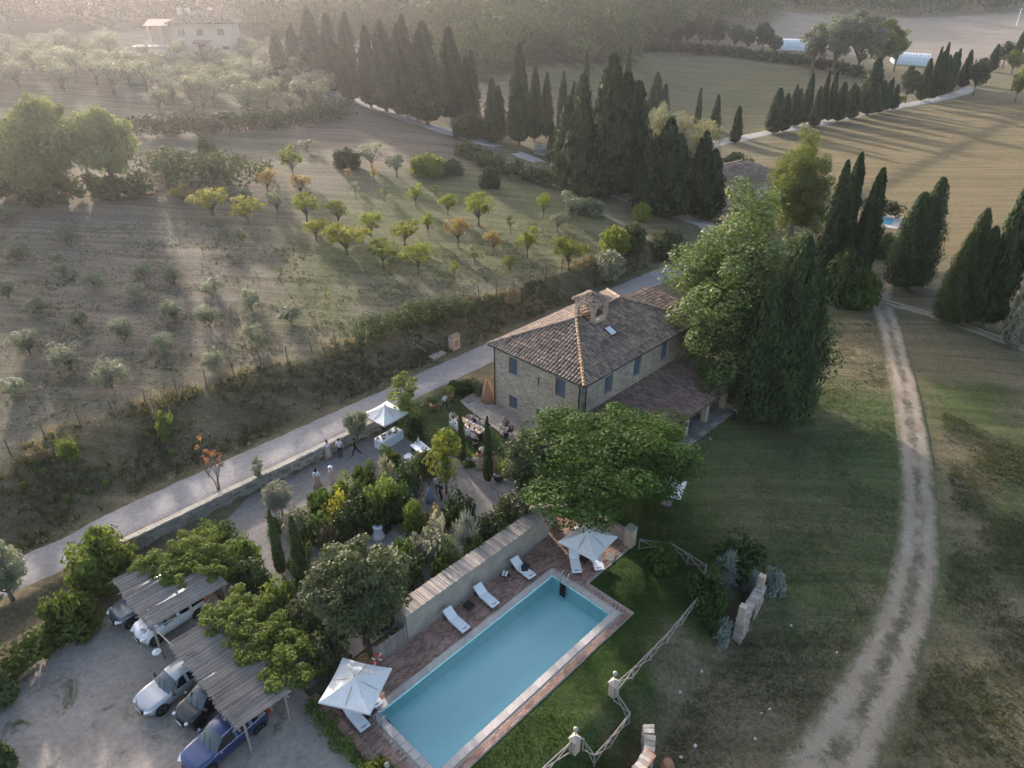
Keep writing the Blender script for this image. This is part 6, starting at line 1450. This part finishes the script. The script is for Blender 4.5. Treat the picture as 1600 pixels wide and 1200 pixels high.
# ------------------------------------------------------------------ loungers
def lounger(label, u, w, rz, group='sun loungers by the pool', angle=32):
    o = uthing('sun_lounger', label, 'sun lounger', u, w, .06, rz, group)      # local +x runs to the foot end
    f = MB()
    for y in (-.3, .3): f.tube([(-.95, y, .24), (.98, y, .24)], .025, 5)
    f.tube([(.98, -.3, .24), (.98, .3, .24)], .025, 5); f.build('frame', 'black', o)
    for x in (-.7, .85):
        for y in (-.28, .28): MB().tube([(x, y, 0), (x, y, .25)], .022, 5).build('leg', 'black', o)
    ca, sa = math.cos(R(angle)), math.sin(R(angle)); m = MB()
    def pad(x0, x1, z0, z1):
        m.add([(x0[0], -.33, x0[1]), (x1[0], -.33, x1[1]), (x1[0], .33, x1[1]), (x0[0], .33, x0[1]), (x0[2], -.32, x0[3]), (x1[2], -.32, x1[3]), (x1[2], .32, x1[3]), (x0[2], .32, x0[3])], [(0, 3, 2, 1), (4, 5, 6, 7), (0, 1, 5, 4), (1, 2, 6, 5), (2, 3, 7, 6), (3, 0, 4, 7)])
    hx, hz = -.22, .27
    pad((hx, hz, hx, hz + .1), (.42, hz, .42, hz + .1), 0, 0); pad((.425, hz, .425, hz + .1), (1.0, hz, .99, hz + .09), 0, 0)
    bx, bz = hx - .78 * ca, hz + .78 * sa; pad((bx, bz, bx + .1 * sa, bz + .1 * ca), (hx - .003, hz, hx - .003, hz + .1), 0, 0)
    m.build('mattress', 'cushion', o)
    lg = MB()
    for k, (x, r_) in enumerate(((.8, .13), (.86, .08))):
        pts = [(x + .035 * math.sin(3.1 * q / 8), -r_ * 1.6 + r_ * 3.2 * q / 8, hz + .102) for q in range(9)]
        for a, b in zip(pts, pts[1:]): lg.add([(a[0] - .014, a[1], a[2]), (b[0] - .014, b[1], b[2]), (b[0] + .014, b[1], b[2]), (a[0] + .014, a[1], a[2])], [(3, 2, 1, 0)])
    lg.build('printed_mark', 'darkcloth', o); return o
LZ = -math.pi / 2
lounger('white lounger by the wall, nearest to the plank screen', 20.1, 24.2, LZ + R(-2)); lounger('white lounger in the middle of the poolside wall', 22.75, 24.3, LZ + R(-4)); lounger('white lounger by the wall with a dark towel on it', 26.15, 24.3, LZ + R(-4))
lounger('white lounger under the upper parasol, on the left', 29.1, 22.2, R(180 + 48)); lounger('white lounger under the upper parasol, on the right', 30.3, 21.3, R(180 + 50))
lounger('white lounger under the lower left parasol, pool side', 13.3, 23.8, LZ + R(-6)); lounger('white lounger under the lower left parasol, wall side', 11.95, 23.2, LZ + R(-2))
o = uthing('dark_towel', 'crumpled dark towel lying on the third poolside lounger', 'towel', 26.35, 24.2, .44, .4); m = MB(); m.lathe([(.36, -.04), (.40, .02), (.33, .1), (.2, .17), (.06, .19)], 14, fold=.16, nf=5, sx=1.1, sy=.7); m.build('fabric', 'darkcloth', o, True)
def side_table(u, w, label, m='black', s=.45, h=.35, top='black'):
    o = uthing('side_table', label, 'side table', u, w, .06, R(3)); MB().box(-s / 2, s / 2, -s / 2, s / 2, h - .03, h).build('top', top, o)
    for x in (-1, 1):
        for y in (-1, 1): MB().tube([(x * s * .42, y * s * .42, 0), (x * s * .42, y * s * .42, h - .03)], .016, 4).build('leg', m, o)
side_table(21.55, 24.6, 'low dark side table between the first two loungers', s=.6, h=.25); side_table(24.95, 24.75, 'low side table with a rolled towel beside the third lounger', s=.5); side_table(29.7, 21.9, 'low black table between loungers under the upper parasol', s=.6); side_table(12.6, 23.0, 'low black table between loungers under lower left parasol', s=.8)
o = uthing('rolled_towel', 'rolled pale striped towel on the low side table', 'towel', 24.95, 24.75, .43, .5)
for y in (-.1, .1): MB().tube([(-.2, y, .07), (.2, y, .07)], .075, 8).build('roll', 'blue_towel' if False else 'cushion', o)
o = uthing('wicker_mat', 'grey doormat on the deck right of the upper parasol', 'mat', 31.4, 20.95, .065, .3); MB().box(-.4, .4, -.28, .28, 0, .02).build('mat', 'slab_grey', o)
lb_ = uthing('life_buoy', 'red life buoy hung on the plank screen', 'life buoy', 14.85, 25.1, .75, 0); t = MB(); vs = []; 
for i in range(20):
    a = 2 * math.pi * i / 20
    for k in range(8): b = 2 * math.pi * k / 8; r_ = .3 + .07 * math.cos(b); vs.append((r_ * math.cos(a), .07 * math.sin(b), r_ * math.sin(a)))
t.add(vs, [(i * 8 + k, i * 8 + (k + 1) % 8, ((i + 1) % 20) * 8 + (k + 1) % 8, ((i + 1) % 20) * 8 + k) for i in range(20) for k in range(8)]); t.build('ring', 'red', lb_, True)
MB().tube([(0, .06, -.75), (0, .06, .45)], .03, 5).build('stand', 'wood_brown', lb_)
for k in range(4):
    a = math.pi / 4 + math.pi / 2 * k; MB().rbox((.3 * math.cos(a), 0, .3 * math.sin(a)), (.16, .155, .09), 0, -a).build('band', 'white', lb_)

# ------------------------------------------------------------------ garden furniture
def cocktail(u, w, label, h=1.1, r=.4):
    o = uthing('cocktail_table', label, 'table', u, w, .05); MB().lathe([(r * 1.35, 0), (r * 1.05, .25), (r * .84, h * .6), (r * .95, h - .03), (r, h)], 32, fold=.09, nf=9).build('tablecloth', 'cloth', o, True); MB().lathe([(r * .98, h + .001), (r * 1.0, h + .012), (r * .9, h + .02)], 24).build('top', 'cloth', o)
    g_ = MB()
    for k in range(3): a = k * 2.1; g_.lathe([(.03, h + .02), (.01, h + .03), (.035, h + .1), (.03, h + .15)], 7, (.15 * math.cos(a), .15 * math.sin(a), 0)); g_.build('glass', 'glass_dark', o); g_ = MB()
cocktail(25.7, 35.7, 'tall white-clothed cocktail table on the garden path'); cocktail(21.6, 34.0, 'white-clothed cocktail table nearer the pool wall', 1.0, .36)
def cloth_table(name, label, u, w, rz, lx, ly, h, mat_='cloth'):
    o = uthing(name, label, 'table', u, w, .05, rz); c = MB(); n = 44; vs = []
    per = [(-lx / 2, -ly / 2), (lx / 2, -ly / 2), (lx / 2, ly / 2), (-lx / 2, ly / 2)]; ring = []
    for i in range(4):
        a, b = per[i], per[(i + 1) % 4]
        for k in range(n // 4): f = k / (n // 4); ring.append((a[0] + (b[0] - a[0]) * f, a[1] + (b[1] - a[1]) * f))
    N_ = len(ring)
    for z, e in ((0.02, .07), (h * .5, .035), (h, 0.0)):
        for i, (x, y) in enumerate(ring): q = 1 + (e + (.025 * math.sin(i * 2.6) if z < h else 0)) / max(.3, math.hypot(x, y)); vs.append((x * q, y * q, z))
    c.add(vs, [(j * N_ + i, j * N_ + (i + 1) % N_, (j + 1) * N_ + (i + 1) % N_, (j + 1) * N_ + i) for j in range(2) for i in range(N_)] + [tuple(2 * N_ + i for i in range(N_))]); c.build('tablecloth', mat_, o); return o
bt = cloth_table('buffet_table', 'long white-clothed buffet table with dishes beside the road', 29.4, 42.9, R(6), 2.4, 1.0, .85)
M['rustcloth'] = mat('rust_canvas', (0.40, 0.21, 0.12), (0.34, 0.19, 0.11), 3, .9, .1); M['bread'] = mat('bread_crust', (0.45, 0.27, 0.12), (0.36, 0.2, 0.09), 8, .8, island=.3); M['greens'] = mat('salad_greens', (0.10, 0.18, 0.05), (0.2, 0.25, 0.08), 9, .7); M['skin'] = mat('skin', (0.42, 0.26, 0.19), (0.38, 0.23, 0.165), 6, .55)
for i in range(9):
    x = -1.0 + i * .25; y = rnd.uniform(-.3, .3); o = uthing('food_platter', 'platter of food on the buffet table, ' + onth(i, 9), 'platter', 29.4, 42.9, .905, R(6), 'platters on the buffet table'); p = o.location + Vector((math.cos(YAW + .1) * x - math.sin(YAW + .1) * y, math.sin(YAW + .1) * x + math.cos(YAW + .1) * y, 0)); o.location = p
    MB().lathe([(.08, 0), (.15, .02), (.16, .03)], 12).build('plate', 'white' if i % 3 else 'wood_brown', o); f = MB()
    for k in range(7): f.rbox((rnd.uniform(-.09, .09), rnd.uniform(-.09, .09), .05 + rnd.uniform(0, .05)), (.09, .07, .06), rnd.uniform(0, 3))
    f.build('food', 'bread' if i % 2 else 'greens', o)
bar = uthing('bar_counter', 'dark-fronted drinks bar with white top on the court', 'counter', 29.9, 39.3, .05, R(-8)); MB().box(-.45, .45, -.7, .7, 0, 1.0).build('front', 'darkcloth', bar); MB().box(-.52, .52, -.78, .78, 1.002, 1.05).build('top', 'cloth', bar)
for i in range(8):
    o = uthing('wine_glass', 'wine glass on the drinks bar, ' + onth(i, 8), 'glass', 29.9 + rnd.uniform(-.12, .12) + i * .03, 39.3 + .6 - i * .17, 1.1, 0, 'glasses on the drinks bar'); MB().lathe([(.035, 0), (.008, .02), (.008, .09), (.045, .15), (.035, .22)], 8).build('bowl', 'lamp', o)
tro = uthing('serving_trolley', 'low white serving trolley beside the drinks bar', 'trolley', 28.7, 39.5, .05, R(12)); MB().box(-.4, .4, -.3, .3, .62, .66).build('top', 'white', tro); MB().box(-.38, .38, -.28, .28, .2, .23).build('shelf', 'white', tro)
for x in (-.36, .36):
    for y in (-.26, .26): MB().tube([(x, y, 0), (x, y, .64)], .018, 4).build('leg', 'steel', tro)
DT = (35.35, 39.3)
dt = uthing('dining_table', 'long wooden dining table set for guests on the lawn', 'table', DT[0], DT[1], h1(*W(*DT)[:2]) + .01, R(92)); TL = 3.4
for k in range(6): MB().box(-TL / 2, TL / 2, -.48 + k * .16, -.325 + k * .16, .72, .76).build('plank', 'tabletop', dt)
for x in (-TL * .42, TL * .42):
    for y in (-.36, .36): MB().box(x - .05, x + .05, y - .05, y + .05, 0, .718).build('leg', 'tabletop', dt)
MB().box(-TL * .45, TL * .45, -.05, .05, .64, .716).build('stretcher', 'tabletop', dt)
def on_table(x, y): a = YAW + R(92); p = W(*DT); return Vector((p.x + math.cos(a) * x - math.sin(a) * y, p.y + math.sin(a) * x + math.cos(a) * y, dt.location.z + .762))
for i, x in enumerate((-1.2, 0.1, 1.3)):
    p = on_table(x, rnd.uniform(-.08, .08)); o = thing('centrepiece', 'leafy green centrepiece on dining table, ' + ('near end', 'middle', 'far end')[i], 'centrepiece', p); L = Leaves(); L.clump((0, 0, .12), .2, 60, .045); link('leaves', L.mesh('centrepiece_leaves', [LEAF['fruit']]), o); MB().lathe([(.06, 0), (.09, .06), (.07, .1)], 9).build('bowl', 'white', o)
for i in range(8):
    for s_ in (-1, 1):
        if rnd.random() < .7:
            o = thing('place_setting', 'plate on the %s side of dining table, %s from the near end' % ('road' if s_ > 0 else 'house', ORD[i]), 'plate', on_table(-1.5 + i * .42, s_ * .33), 0, 'plates on the dining table'); MB().lathe([(.06, 0), (.12, .012), (.13, .018)], 12).build('plate', 'white', o)
def chair(label, p, rz, m='white'):
    o = thing('dining_chair', label, 'chair', p, rz, 'chairs around the dining table'); MB().box(-.21, .21, -.21, .21, .43, .47).build('seat', m, o); MB().box(-.21, .21, -.23, -.19, .472, .92).build('backrest', m, o)
    for x in (-.18, .18):
        for y in (-.19, .18): MB().tube([(x, y, 0), (x, y, .43)], .018, 4).build('leg', m, o)
def pot(u, w, label, leaf, r=.32):
    o = uthing('terracotta_pot', label, 'plant pot', u, w, h1(*W(u, w)[:2]) + .02); MB().lathe([(r * .65, 0), (r * .9, .35), (r, .42), (r, .5), (r * .85, .5)], 14).build('pot', 'terracotta', o, True); L = Leaves()
    for c in in_ellipsoid(14, (0, 0, .95), (.4, .4, .4)): L.clump(c, .22, 50, .06)
    link('plant', L.mesh('pot_plant', [LEAF[leaf]]), o)
pot(37.5, 44.1, 'terracotta pot with a bush near the walking waiter', 'bright'); pot(35.2, 44.0, 'terracotta pot with a bush nearer the feathery tree', 'shrub')
gl = uthing('garden_lamp', 'slim black garden lamp post by the dining lawn', 'lamp', 32.7, 32.9, .05); MB().tube([(0, 0, 0), (0, 0, 2.3)], .035, 6).build('post', 'black', gl); MB().lathe([(.05, 2.3), (.1, 2.36), (.1, 2.55), (.14, 2.58), (.02, 2.68)], 8).build('lantern', 'black', gl)
bp = uthing('black_planter', 'round black planter at the foot of the garden lamp', 'planter', 32.1, 32.5, .06); MB().lathe([(.25, 0), (.38, .2), (.4, .5), (.33, .62), (.28, .6)], 14).build('planter', 'black', bp, True)
kb = uthing('keyboard', 'white keyboard on a black stand at the lawn edge', 'keyboard', 32.0, 35.1, .02, R(-50)); MB().box(-.6, .6, -.15, .15, .85, .93).build('body', 'white', kb); MB().box(-.56, .56, -.14, .0, .932, .94).build('keys', 'black', kb)
for s_ in (-1, 1): MB().tube([(-.35 * s_, -.15, 0), (.35 * s_, .15, .85)], .02, 4).build('stand', 'black', kb)

# ------------------------------------------------------------------ people
POSES = {}
def pose(name, joints, bones, root='pelvis'):
    """joints: name -> (x, y, z, radius); bones: (a, b, region). The body faces +y."""
    names = list(joints); me = bpy.data.meshes.new('body_' + name)
    me.from_pydata([joints[k][:3] for k in names], [(names.index(a), names.index(b)) for a, b, _ in bones], [])
    o = bpy.data.objects.new('tmp', me); COL.objects.link(o)
    md = o.modifiers.new('skin', 'SKIN'); md.use_smooth_shade = True
    for i, k in enumerate(names):
        r_ = joints[k][3]; r_ = r_ if isinstance(r_, tuple) else (r_, r_); me.skin_vertices[0].data[i].radius = r_; me.skin_vertices[0].data[i].use_root = (k == root)
    o.modifiers.new('sub', 'SUBSURF').levels = 1
    dg = bpy.context.evaluated_depsgraph_get(); ev = o.evaluated_get(dg); out = bpy.data.meshes.new_from_object(ev)
    bpy.data.objects.remove(o)
    reg = []
    segs = [(Vector(joints[a][:3]), Vector(joints[b][:3]), r_) for a, b, r_ in bones]
    for p in out.polygons:
        best = (1e9, 0)
        for a, b, r_ in segs:
            d = b - a; t = max(0, min(1, (p.center - a).dot(d) / max(1e-6, d.dot(d)))); q = (p.center - a - d * t).length
            if q < best[0]: best = (q, r_)
        reg.append(best[1])
    out.polygons.foreach_set('material_index', reg); POSES[name] = (out, joints)
SK, TO, BO, SHO = 0, 1, 2, 3
def skeleton(arms, legs, lean=0.0, seat=False, hz=0.0):
    pz = .93 + hz
    J = {'pelvis': (0, 0, pz, (.155, .11)), 'spine': (0, lean * .4, pz + .2, (.145, .10)), 'chest': (0, lean, pz + .40, (.165, .115)), 'collar': (0, lean, pz + .50, (.10, .075)), 'neck': (0, lean + .01, pz + .57, .052), 'jaw': (0, lean + .035, pz + .63, (.062, .075)), 'head': (0, lean + .03, pz + .70, (.075, .092)), 'crown': (0, lean + .015, pz + .785, (.055, .065))}
    B = [('pelvis', 'spine', TO), ('spine', 'chest', TO), ('chest', 'collar', TO), ('collar', 'neck', SK), ('neck', 'jaw', SK), ('jaw', 'head', SK), ('head', 'crown', SK)]
    for s, nm in ((-1, 'l'), (1, 'r')):
        sx = .185 * s; J['sh' + nm] = (sx, lean, pz + .46, .062); e, h = arms[0 if s < 0 else 1]
        J['el' + nm] = (sx + e[0] * s, lean + e[1], pz + .46 + e[2], .045); J['wr' + nm] = (sx + h[0] * s, lean + h[1], pz + .46 + h[2], .032)
        d = (Vector(J['wr' + nm][:3]) - Vector(J['el' + nm][:3])).normalized() * .1; J['ha' + nm] = tuple(Vector(J['wr' + nm][:3]) + d) + ((.022, .036),)
        B += [('chest', 'sh' + nm, TO), ('sh' + nm, 'el' + nm, TO), ('el' + nm, 'wr' + nm, SK), ('wr' + nm, 'ha' + nm, SK)]
        k, a = legs[0 if s < 0 else 1]; hx = .09 * s
        J['hi' + nm] = (hx, 0, pz - .06, .095); J['kn' + nm] = (hx + k[0] * s, k[1], pz + k[2], .065); J['an' + nm] = (hx + a[0] * s, a[1], pz + a[2], .043); J['to' + nm] = (hx + a[0] * s * 1.1, a[1] + .17, pz + a[2] - .035, .036)
        B += [('pelvis', 'hi' + nm, BO), ('hi' + nm, 'kn' + nm, BO), ('kn' + nm, 'an' + nm, BO), ('an' + nm, 'to' + nm, SHO)]
    return J, B
DN = ((.06, -.02, -.28), (.08, .06, -.53)); ST = ((.01, .01, -.46), (.02, -.02, -.86)); HOLD = ((.07, .02, -.27), (-.06, .26, -.26))
pose('stand', *skeleton((DN, DN), (ST, ST))); pose('hold', *skeleton((HOLD, DN), (ST, ST)))
pose('walk', *skeleton((((.05, .12, -.25), (.06, .28, -.44)), ((.05, -.14, -.25), (.06, -.1, -.5))), (((0, .2, -.42), (0, .3, -.84)), ((0, -.12, -.44), (0, -.42, -.76))), .04))
pose('lean', *skeleton((HOLD, HOLD), (((.02, .14, -.42), (.03, .22, -.82)), ((.02, .18, -.41), (.02, .3, -.8))), -.05, hz=-.05))
SEATL = ((.03, .42, -.02), (.03, .46, -.44))
pose('sit', *skeleton((((.08, .12, -.26), (.02, .36, -.24)), ((.08, .12, -.26), (.02, .36, -.24))), (SEATL, SEATL), .08, hz=-.41))
FAB = {}
def fab(c):
    if c not in FAB: FAB[c] = mat('fabric_%d' % len(FAB), c, tuple(x * .85 for x in c), 6, .9, .1, 20)
    return FAB[c]
def person(label, p, rz, ps, top, bottom, hair=(0.03, 0.02, 0.015), skirt=None, long_hair=False, shoes=(0.02, 0.02, 0.02), sc=1.0, hat=None):
    o = thing('person', label, 'person', p, rz, None, (sc, sc, sc)); me, J = POSES[ps]; me = me.copy()
    for m in (M['skin'], fab(top), fab(bottom), fab(shoes)): me.materials.append(m)
    link('body', me, o); h = J['head']; c = (h[0], h[1] - .018, h[2] + .02)
    hm = MB(); hm.lathe([(.085, -.01), (.094, .03), (.09, .07), (.06, .115), (.015, .13)], 12, c, sy=1.08)
    if long_hair: hm.lathe([(.05, -.26), (.085, -.16), (.09, -.02), (.06, .06)], 10, (c[0], c[1] - .03, c[2]), sy=.75)
    hm.build('hair', fab(hair), o, True)
    f = MB()
    for x in (-.031, .031): f.lathe([(.003, -.012), (.011, -.006), (.011, .006), (.003, .012)], 6, (x, h[1] + .088, h[2] + .0))
    f.build('eyes', 'black', o)
    f = MB(); f.add([(-.014, h[1] + .088, h[2] - .045), (.014, h[1] + .088, h[2] - .045), (0, h[1] + .115, h[2] - .04), (0, h[1] + .09, h[2] + .0)], [(0, 1, 2), (0, 2, 3), (1, 3, 2)]); f.build('nose', 'skin', o)
    if skirt:
        pz = J['pelvis'][2]
        if ps == 'sit': sm = MB(); sm.lathe([(.26, -.42), (.24, -.2), (.2, .02), (.17, .12)], 16, (0, .2, pz), fold=.08, sx=.95, sy=1.35)
        else: sm = MB(); sm.lathe([(.36, -pz + .04), (.28, -.45), (.21, -.08), (.16, .1), (.15, .2)], 18, (0, 0, pz), fold=.1, nf=7)
        sm.build('skirt', fab(skirt), o, True)
    if hat: MB().lathe([(.17, .04), (.17, .055), (.1, .06), (.095, .14), (.04, .16)], 14, c).build('hat', fab(hat), o)
    return o
WH, BK, BG, GY, NV = (0.72, 0.72, 0.74), (0.018, 0.018, 0.02), (0.5, 0.4, 0.31), (0.30, 0.27, 0.25), (0.03, 0.04, 0.09)
def pp(x, y): p = at(x, y); p.z += .05 if UW(p.x, p.y)[1] < 44.9 else 0; return p
person('woman in white blouse and long beige skirt beside the road wall', pp(514, 716), R(200), 'stand', WH, BG, (0.05, 0.03, 0.02), BG, True)
person('man in white shirt leaning on the road wall', pp(532, 713), R(200), 'lean', WH, BK)
person('waiter in black walking on the gravel court', pp(557, 713), R(100), 'walk', BK, BK)
person('woman with long black hair in a white top near the shrubs', pp(497, 762), R(20), 'stand', WH, (0.42, 0.27, 0.22), (0.012, 0.012, 0.014), (0.42, 0.27, 0.22), True)
person('guest with a white hat half hidden by the shrub bed', pp(520, 758), R(60), 'stand', (0.6, 0.45, 0.4), BG, hat=WH)
person('waiter in white shirt and dark apron behind the buffet table', pp(600, 676), R(215), 'hold', WH, BK)
person('waiter in white shirt walking across the lawn', pp(695, 641), R(240), 'walk', WH, BK)
person('waiter in white shirt behind the drinks bar', pp(655, 708), R(90), 'hold', WH, BK)
tA = YAW + R(92)
def seat_at(x, side_): return on_table(x * .84, side_ * .78) - Vector((0, 0, .762)), tA + (R(180) if side_ > 0 else 0)
gs = [(-1.5, -1, GY, GY, (.3, .25, .2), None, 'seated man in grey on house side, nearest the near end of the dining table'), (-.7, -1, (0.42, 0.38, 0.35), (0.4, .36, .33), (.18, .1, .05), (0.42, 0.38, .35), 'seated blonde woman in grey on house side of the dining table'), (.1, -1, NV, NV, (.35, .3, .27), None, 'seated man in navy jacket on house side of the dining table'), (.9, -1, (0.5, .3, .25), BG, (.06, .03, .02), BG, 'seated woman in pink on the house side of the dining table'),
      (1.5, 1, WH, BK, (.04, .03, .02), None, 'seated guest in white on road side, far end of the dining table'), (.75, 1, WH, BG, (.03, .02, .015), WH, 'seated woman in white on road side, second from far end'), (-.1, 1, (.5, .36, .28), BG, (.3, .18, .08), BG, 'seated blonde woman in tan on road side of the dining table'), (-.85, 1, WH, BK, (.1, .06, .03), None, 'seated man in white shirt on road side of the dining table'), (-1.6, 1, (0.45, .2, .18), BK, (.04, .03, .02), None, 'seated guest in red on road side, near end of the dining table')]
for x, sd, tp_, bt_, hr, sk_, lb in gs:
    p, a = seat_at(x, sd); chair('white chair of the ' + lb.split(' on ')[0] + ', dining table ' + lb.split(' on ')[1].split(',')[0].replace('the ', '').replace(' of dining table', ''), p, a, 'white'); person(lb, p + Vector((0, 0, -.0)), a, 'sit', tp_, bt_, hr, sk_, sk_ is not None)
p = on_table(-2.35, -.1) - Vector((0, 0, .762)); person('tall man in grey suit standing at the end of dining table', p, tA - R(90), 'stand', (.26, .24, .22), (.24, .22, .2))
p = on_table(2.1, 0) - Vector((0, 0, .762)); person('woman in pale pink seated at the far head of dining table', p, tA + R(90), 'sit', (.55, .42, .38), BG, (.08, .05, .03), BG, True); chair('white chair at the far head of the dining table', p, tA + R(90))
for (x, y, a, tp_, bt_, hr, lb) in [(788, 672, 150, GY, GY, (.4, .37, .33), 'grey-haired guest seated near farmhouse, rear of three'), (797, 680, 110, NV, BK, (.03, .02, .02), 'guest in dark blue seated near farmhouse, right of three'), (789, 690, 30, (.45, .38, .38), BK, (.3, .25, .2), 'guest in striped top seated near farmhouse, front of three')]:
    p = pp(x, y); person(lb, p, R(a), 'sit', tp_, bt_, hr); chair('chair under the ' + lb, p, R(a), 'black')
person('guest in white shirt with red scarf beside the pencil cypress', pp(754, 722), R(30), 'hold', WH, BK)
person('woman in long beige gown at the near corner of lawn', pp(750, 733), R(-10), 'stand', (.45, .2, .17), BG, (.05, .03, .02), BG, True)
person('woman in long amber gown right of the pencil cypress', pp(772, 737), R(20), 'stand', (.5, .3, .16), (.5, .3, .16), (.1, .06, .03), (.5, .3, .16), True)
person('musician in black behind the white keyboard', pp(744, 708), R(150), 'hold', BK, BK, (.3, .26, .2))
person('woman in pale blue dress near the tall cocktail table', pp(673, 784), R(90), 'stand', (.22, .30, .40), (.22, .3, .4), (.12, .07, .03), (.22, .3, .4), True)
person('man in dark suit near the tall cocktail table', pp(690, 782), R(120), 'stand', (.02, .02, .024), BK)
person('man in light blue shirt behind the couple by cocktail table', pp(684, 772), R(200), 'stand', (.38, .45, .58), NV)
person('person in white top standing at the right end of portico', pp(1147, 656), R(100), 'stand', WH, NV)
cvr = uthing('conical_cover', 'rust-coloured cone-shaped cover standing at the left farmhouse corner', 'cover', 40.0, 41.75, h1(*W(40.0, 41.75)[:2])); MB().lathe([(.62, 0), (.55, .7), (.38, 1.6), (.16, 2.3), (.04, 2.5)], 14, fold=.06, nf=6).build('cover', 'rustcloth', cvr, True); MB().tube([(0, 0, 2.4), (0, 0, 2.7)], .03, 5).build('pole', 'wood_brown', cvr)
# scattered stones in the meadow
for i, (x, y) in enumerate(sorted([(1307, 1020), (1096, 1050), (1180, 1155), (1086, 1166), (1064, 1184), (1236, 978), (1062, 1082), (1190, 1115), (1202, 1108), (1366, 572), (1110, 686)])):
    s = MB(); r_ = rnd.uniform(.07, .13); s.rbox((0, 0, r_ * .3), (r_ * 1.6, r_ * 1.1, r_ * .8), rnd.uniform(0, 3), .1, 0, r_ * .2); o = link('stone', s.mesh('stone', 'coping')); o.location = at(x, y); tag(o, 'small pale loose stone lying in the grass, ' + onth(i, 11), 'stone', 'loose stones in the grass')

# ------------------------------------------------------------------ air
hz = MB(); hz.box(-1750, 1750, -1750, 1750, -8, 105); ho = hz.build('haze', [], None, kind='stuff'); ho['label'] = 'evening haze over the valley'; ho['category'] = 'haze'
t = NT('haze'); pv = t.n('ShaderNodeVolumePrincipled'); pv.inputs['Color'].default_value = (0.93, 0.90, 0.98, 1); pv.inputs['Density'].default_value = 0.00026; pv.inputs['Anisotropy'].default_value = 0.78
t.l(pv.outputs[0], t.out.inputs['Volume']); ho.data.materials.append(t.m)
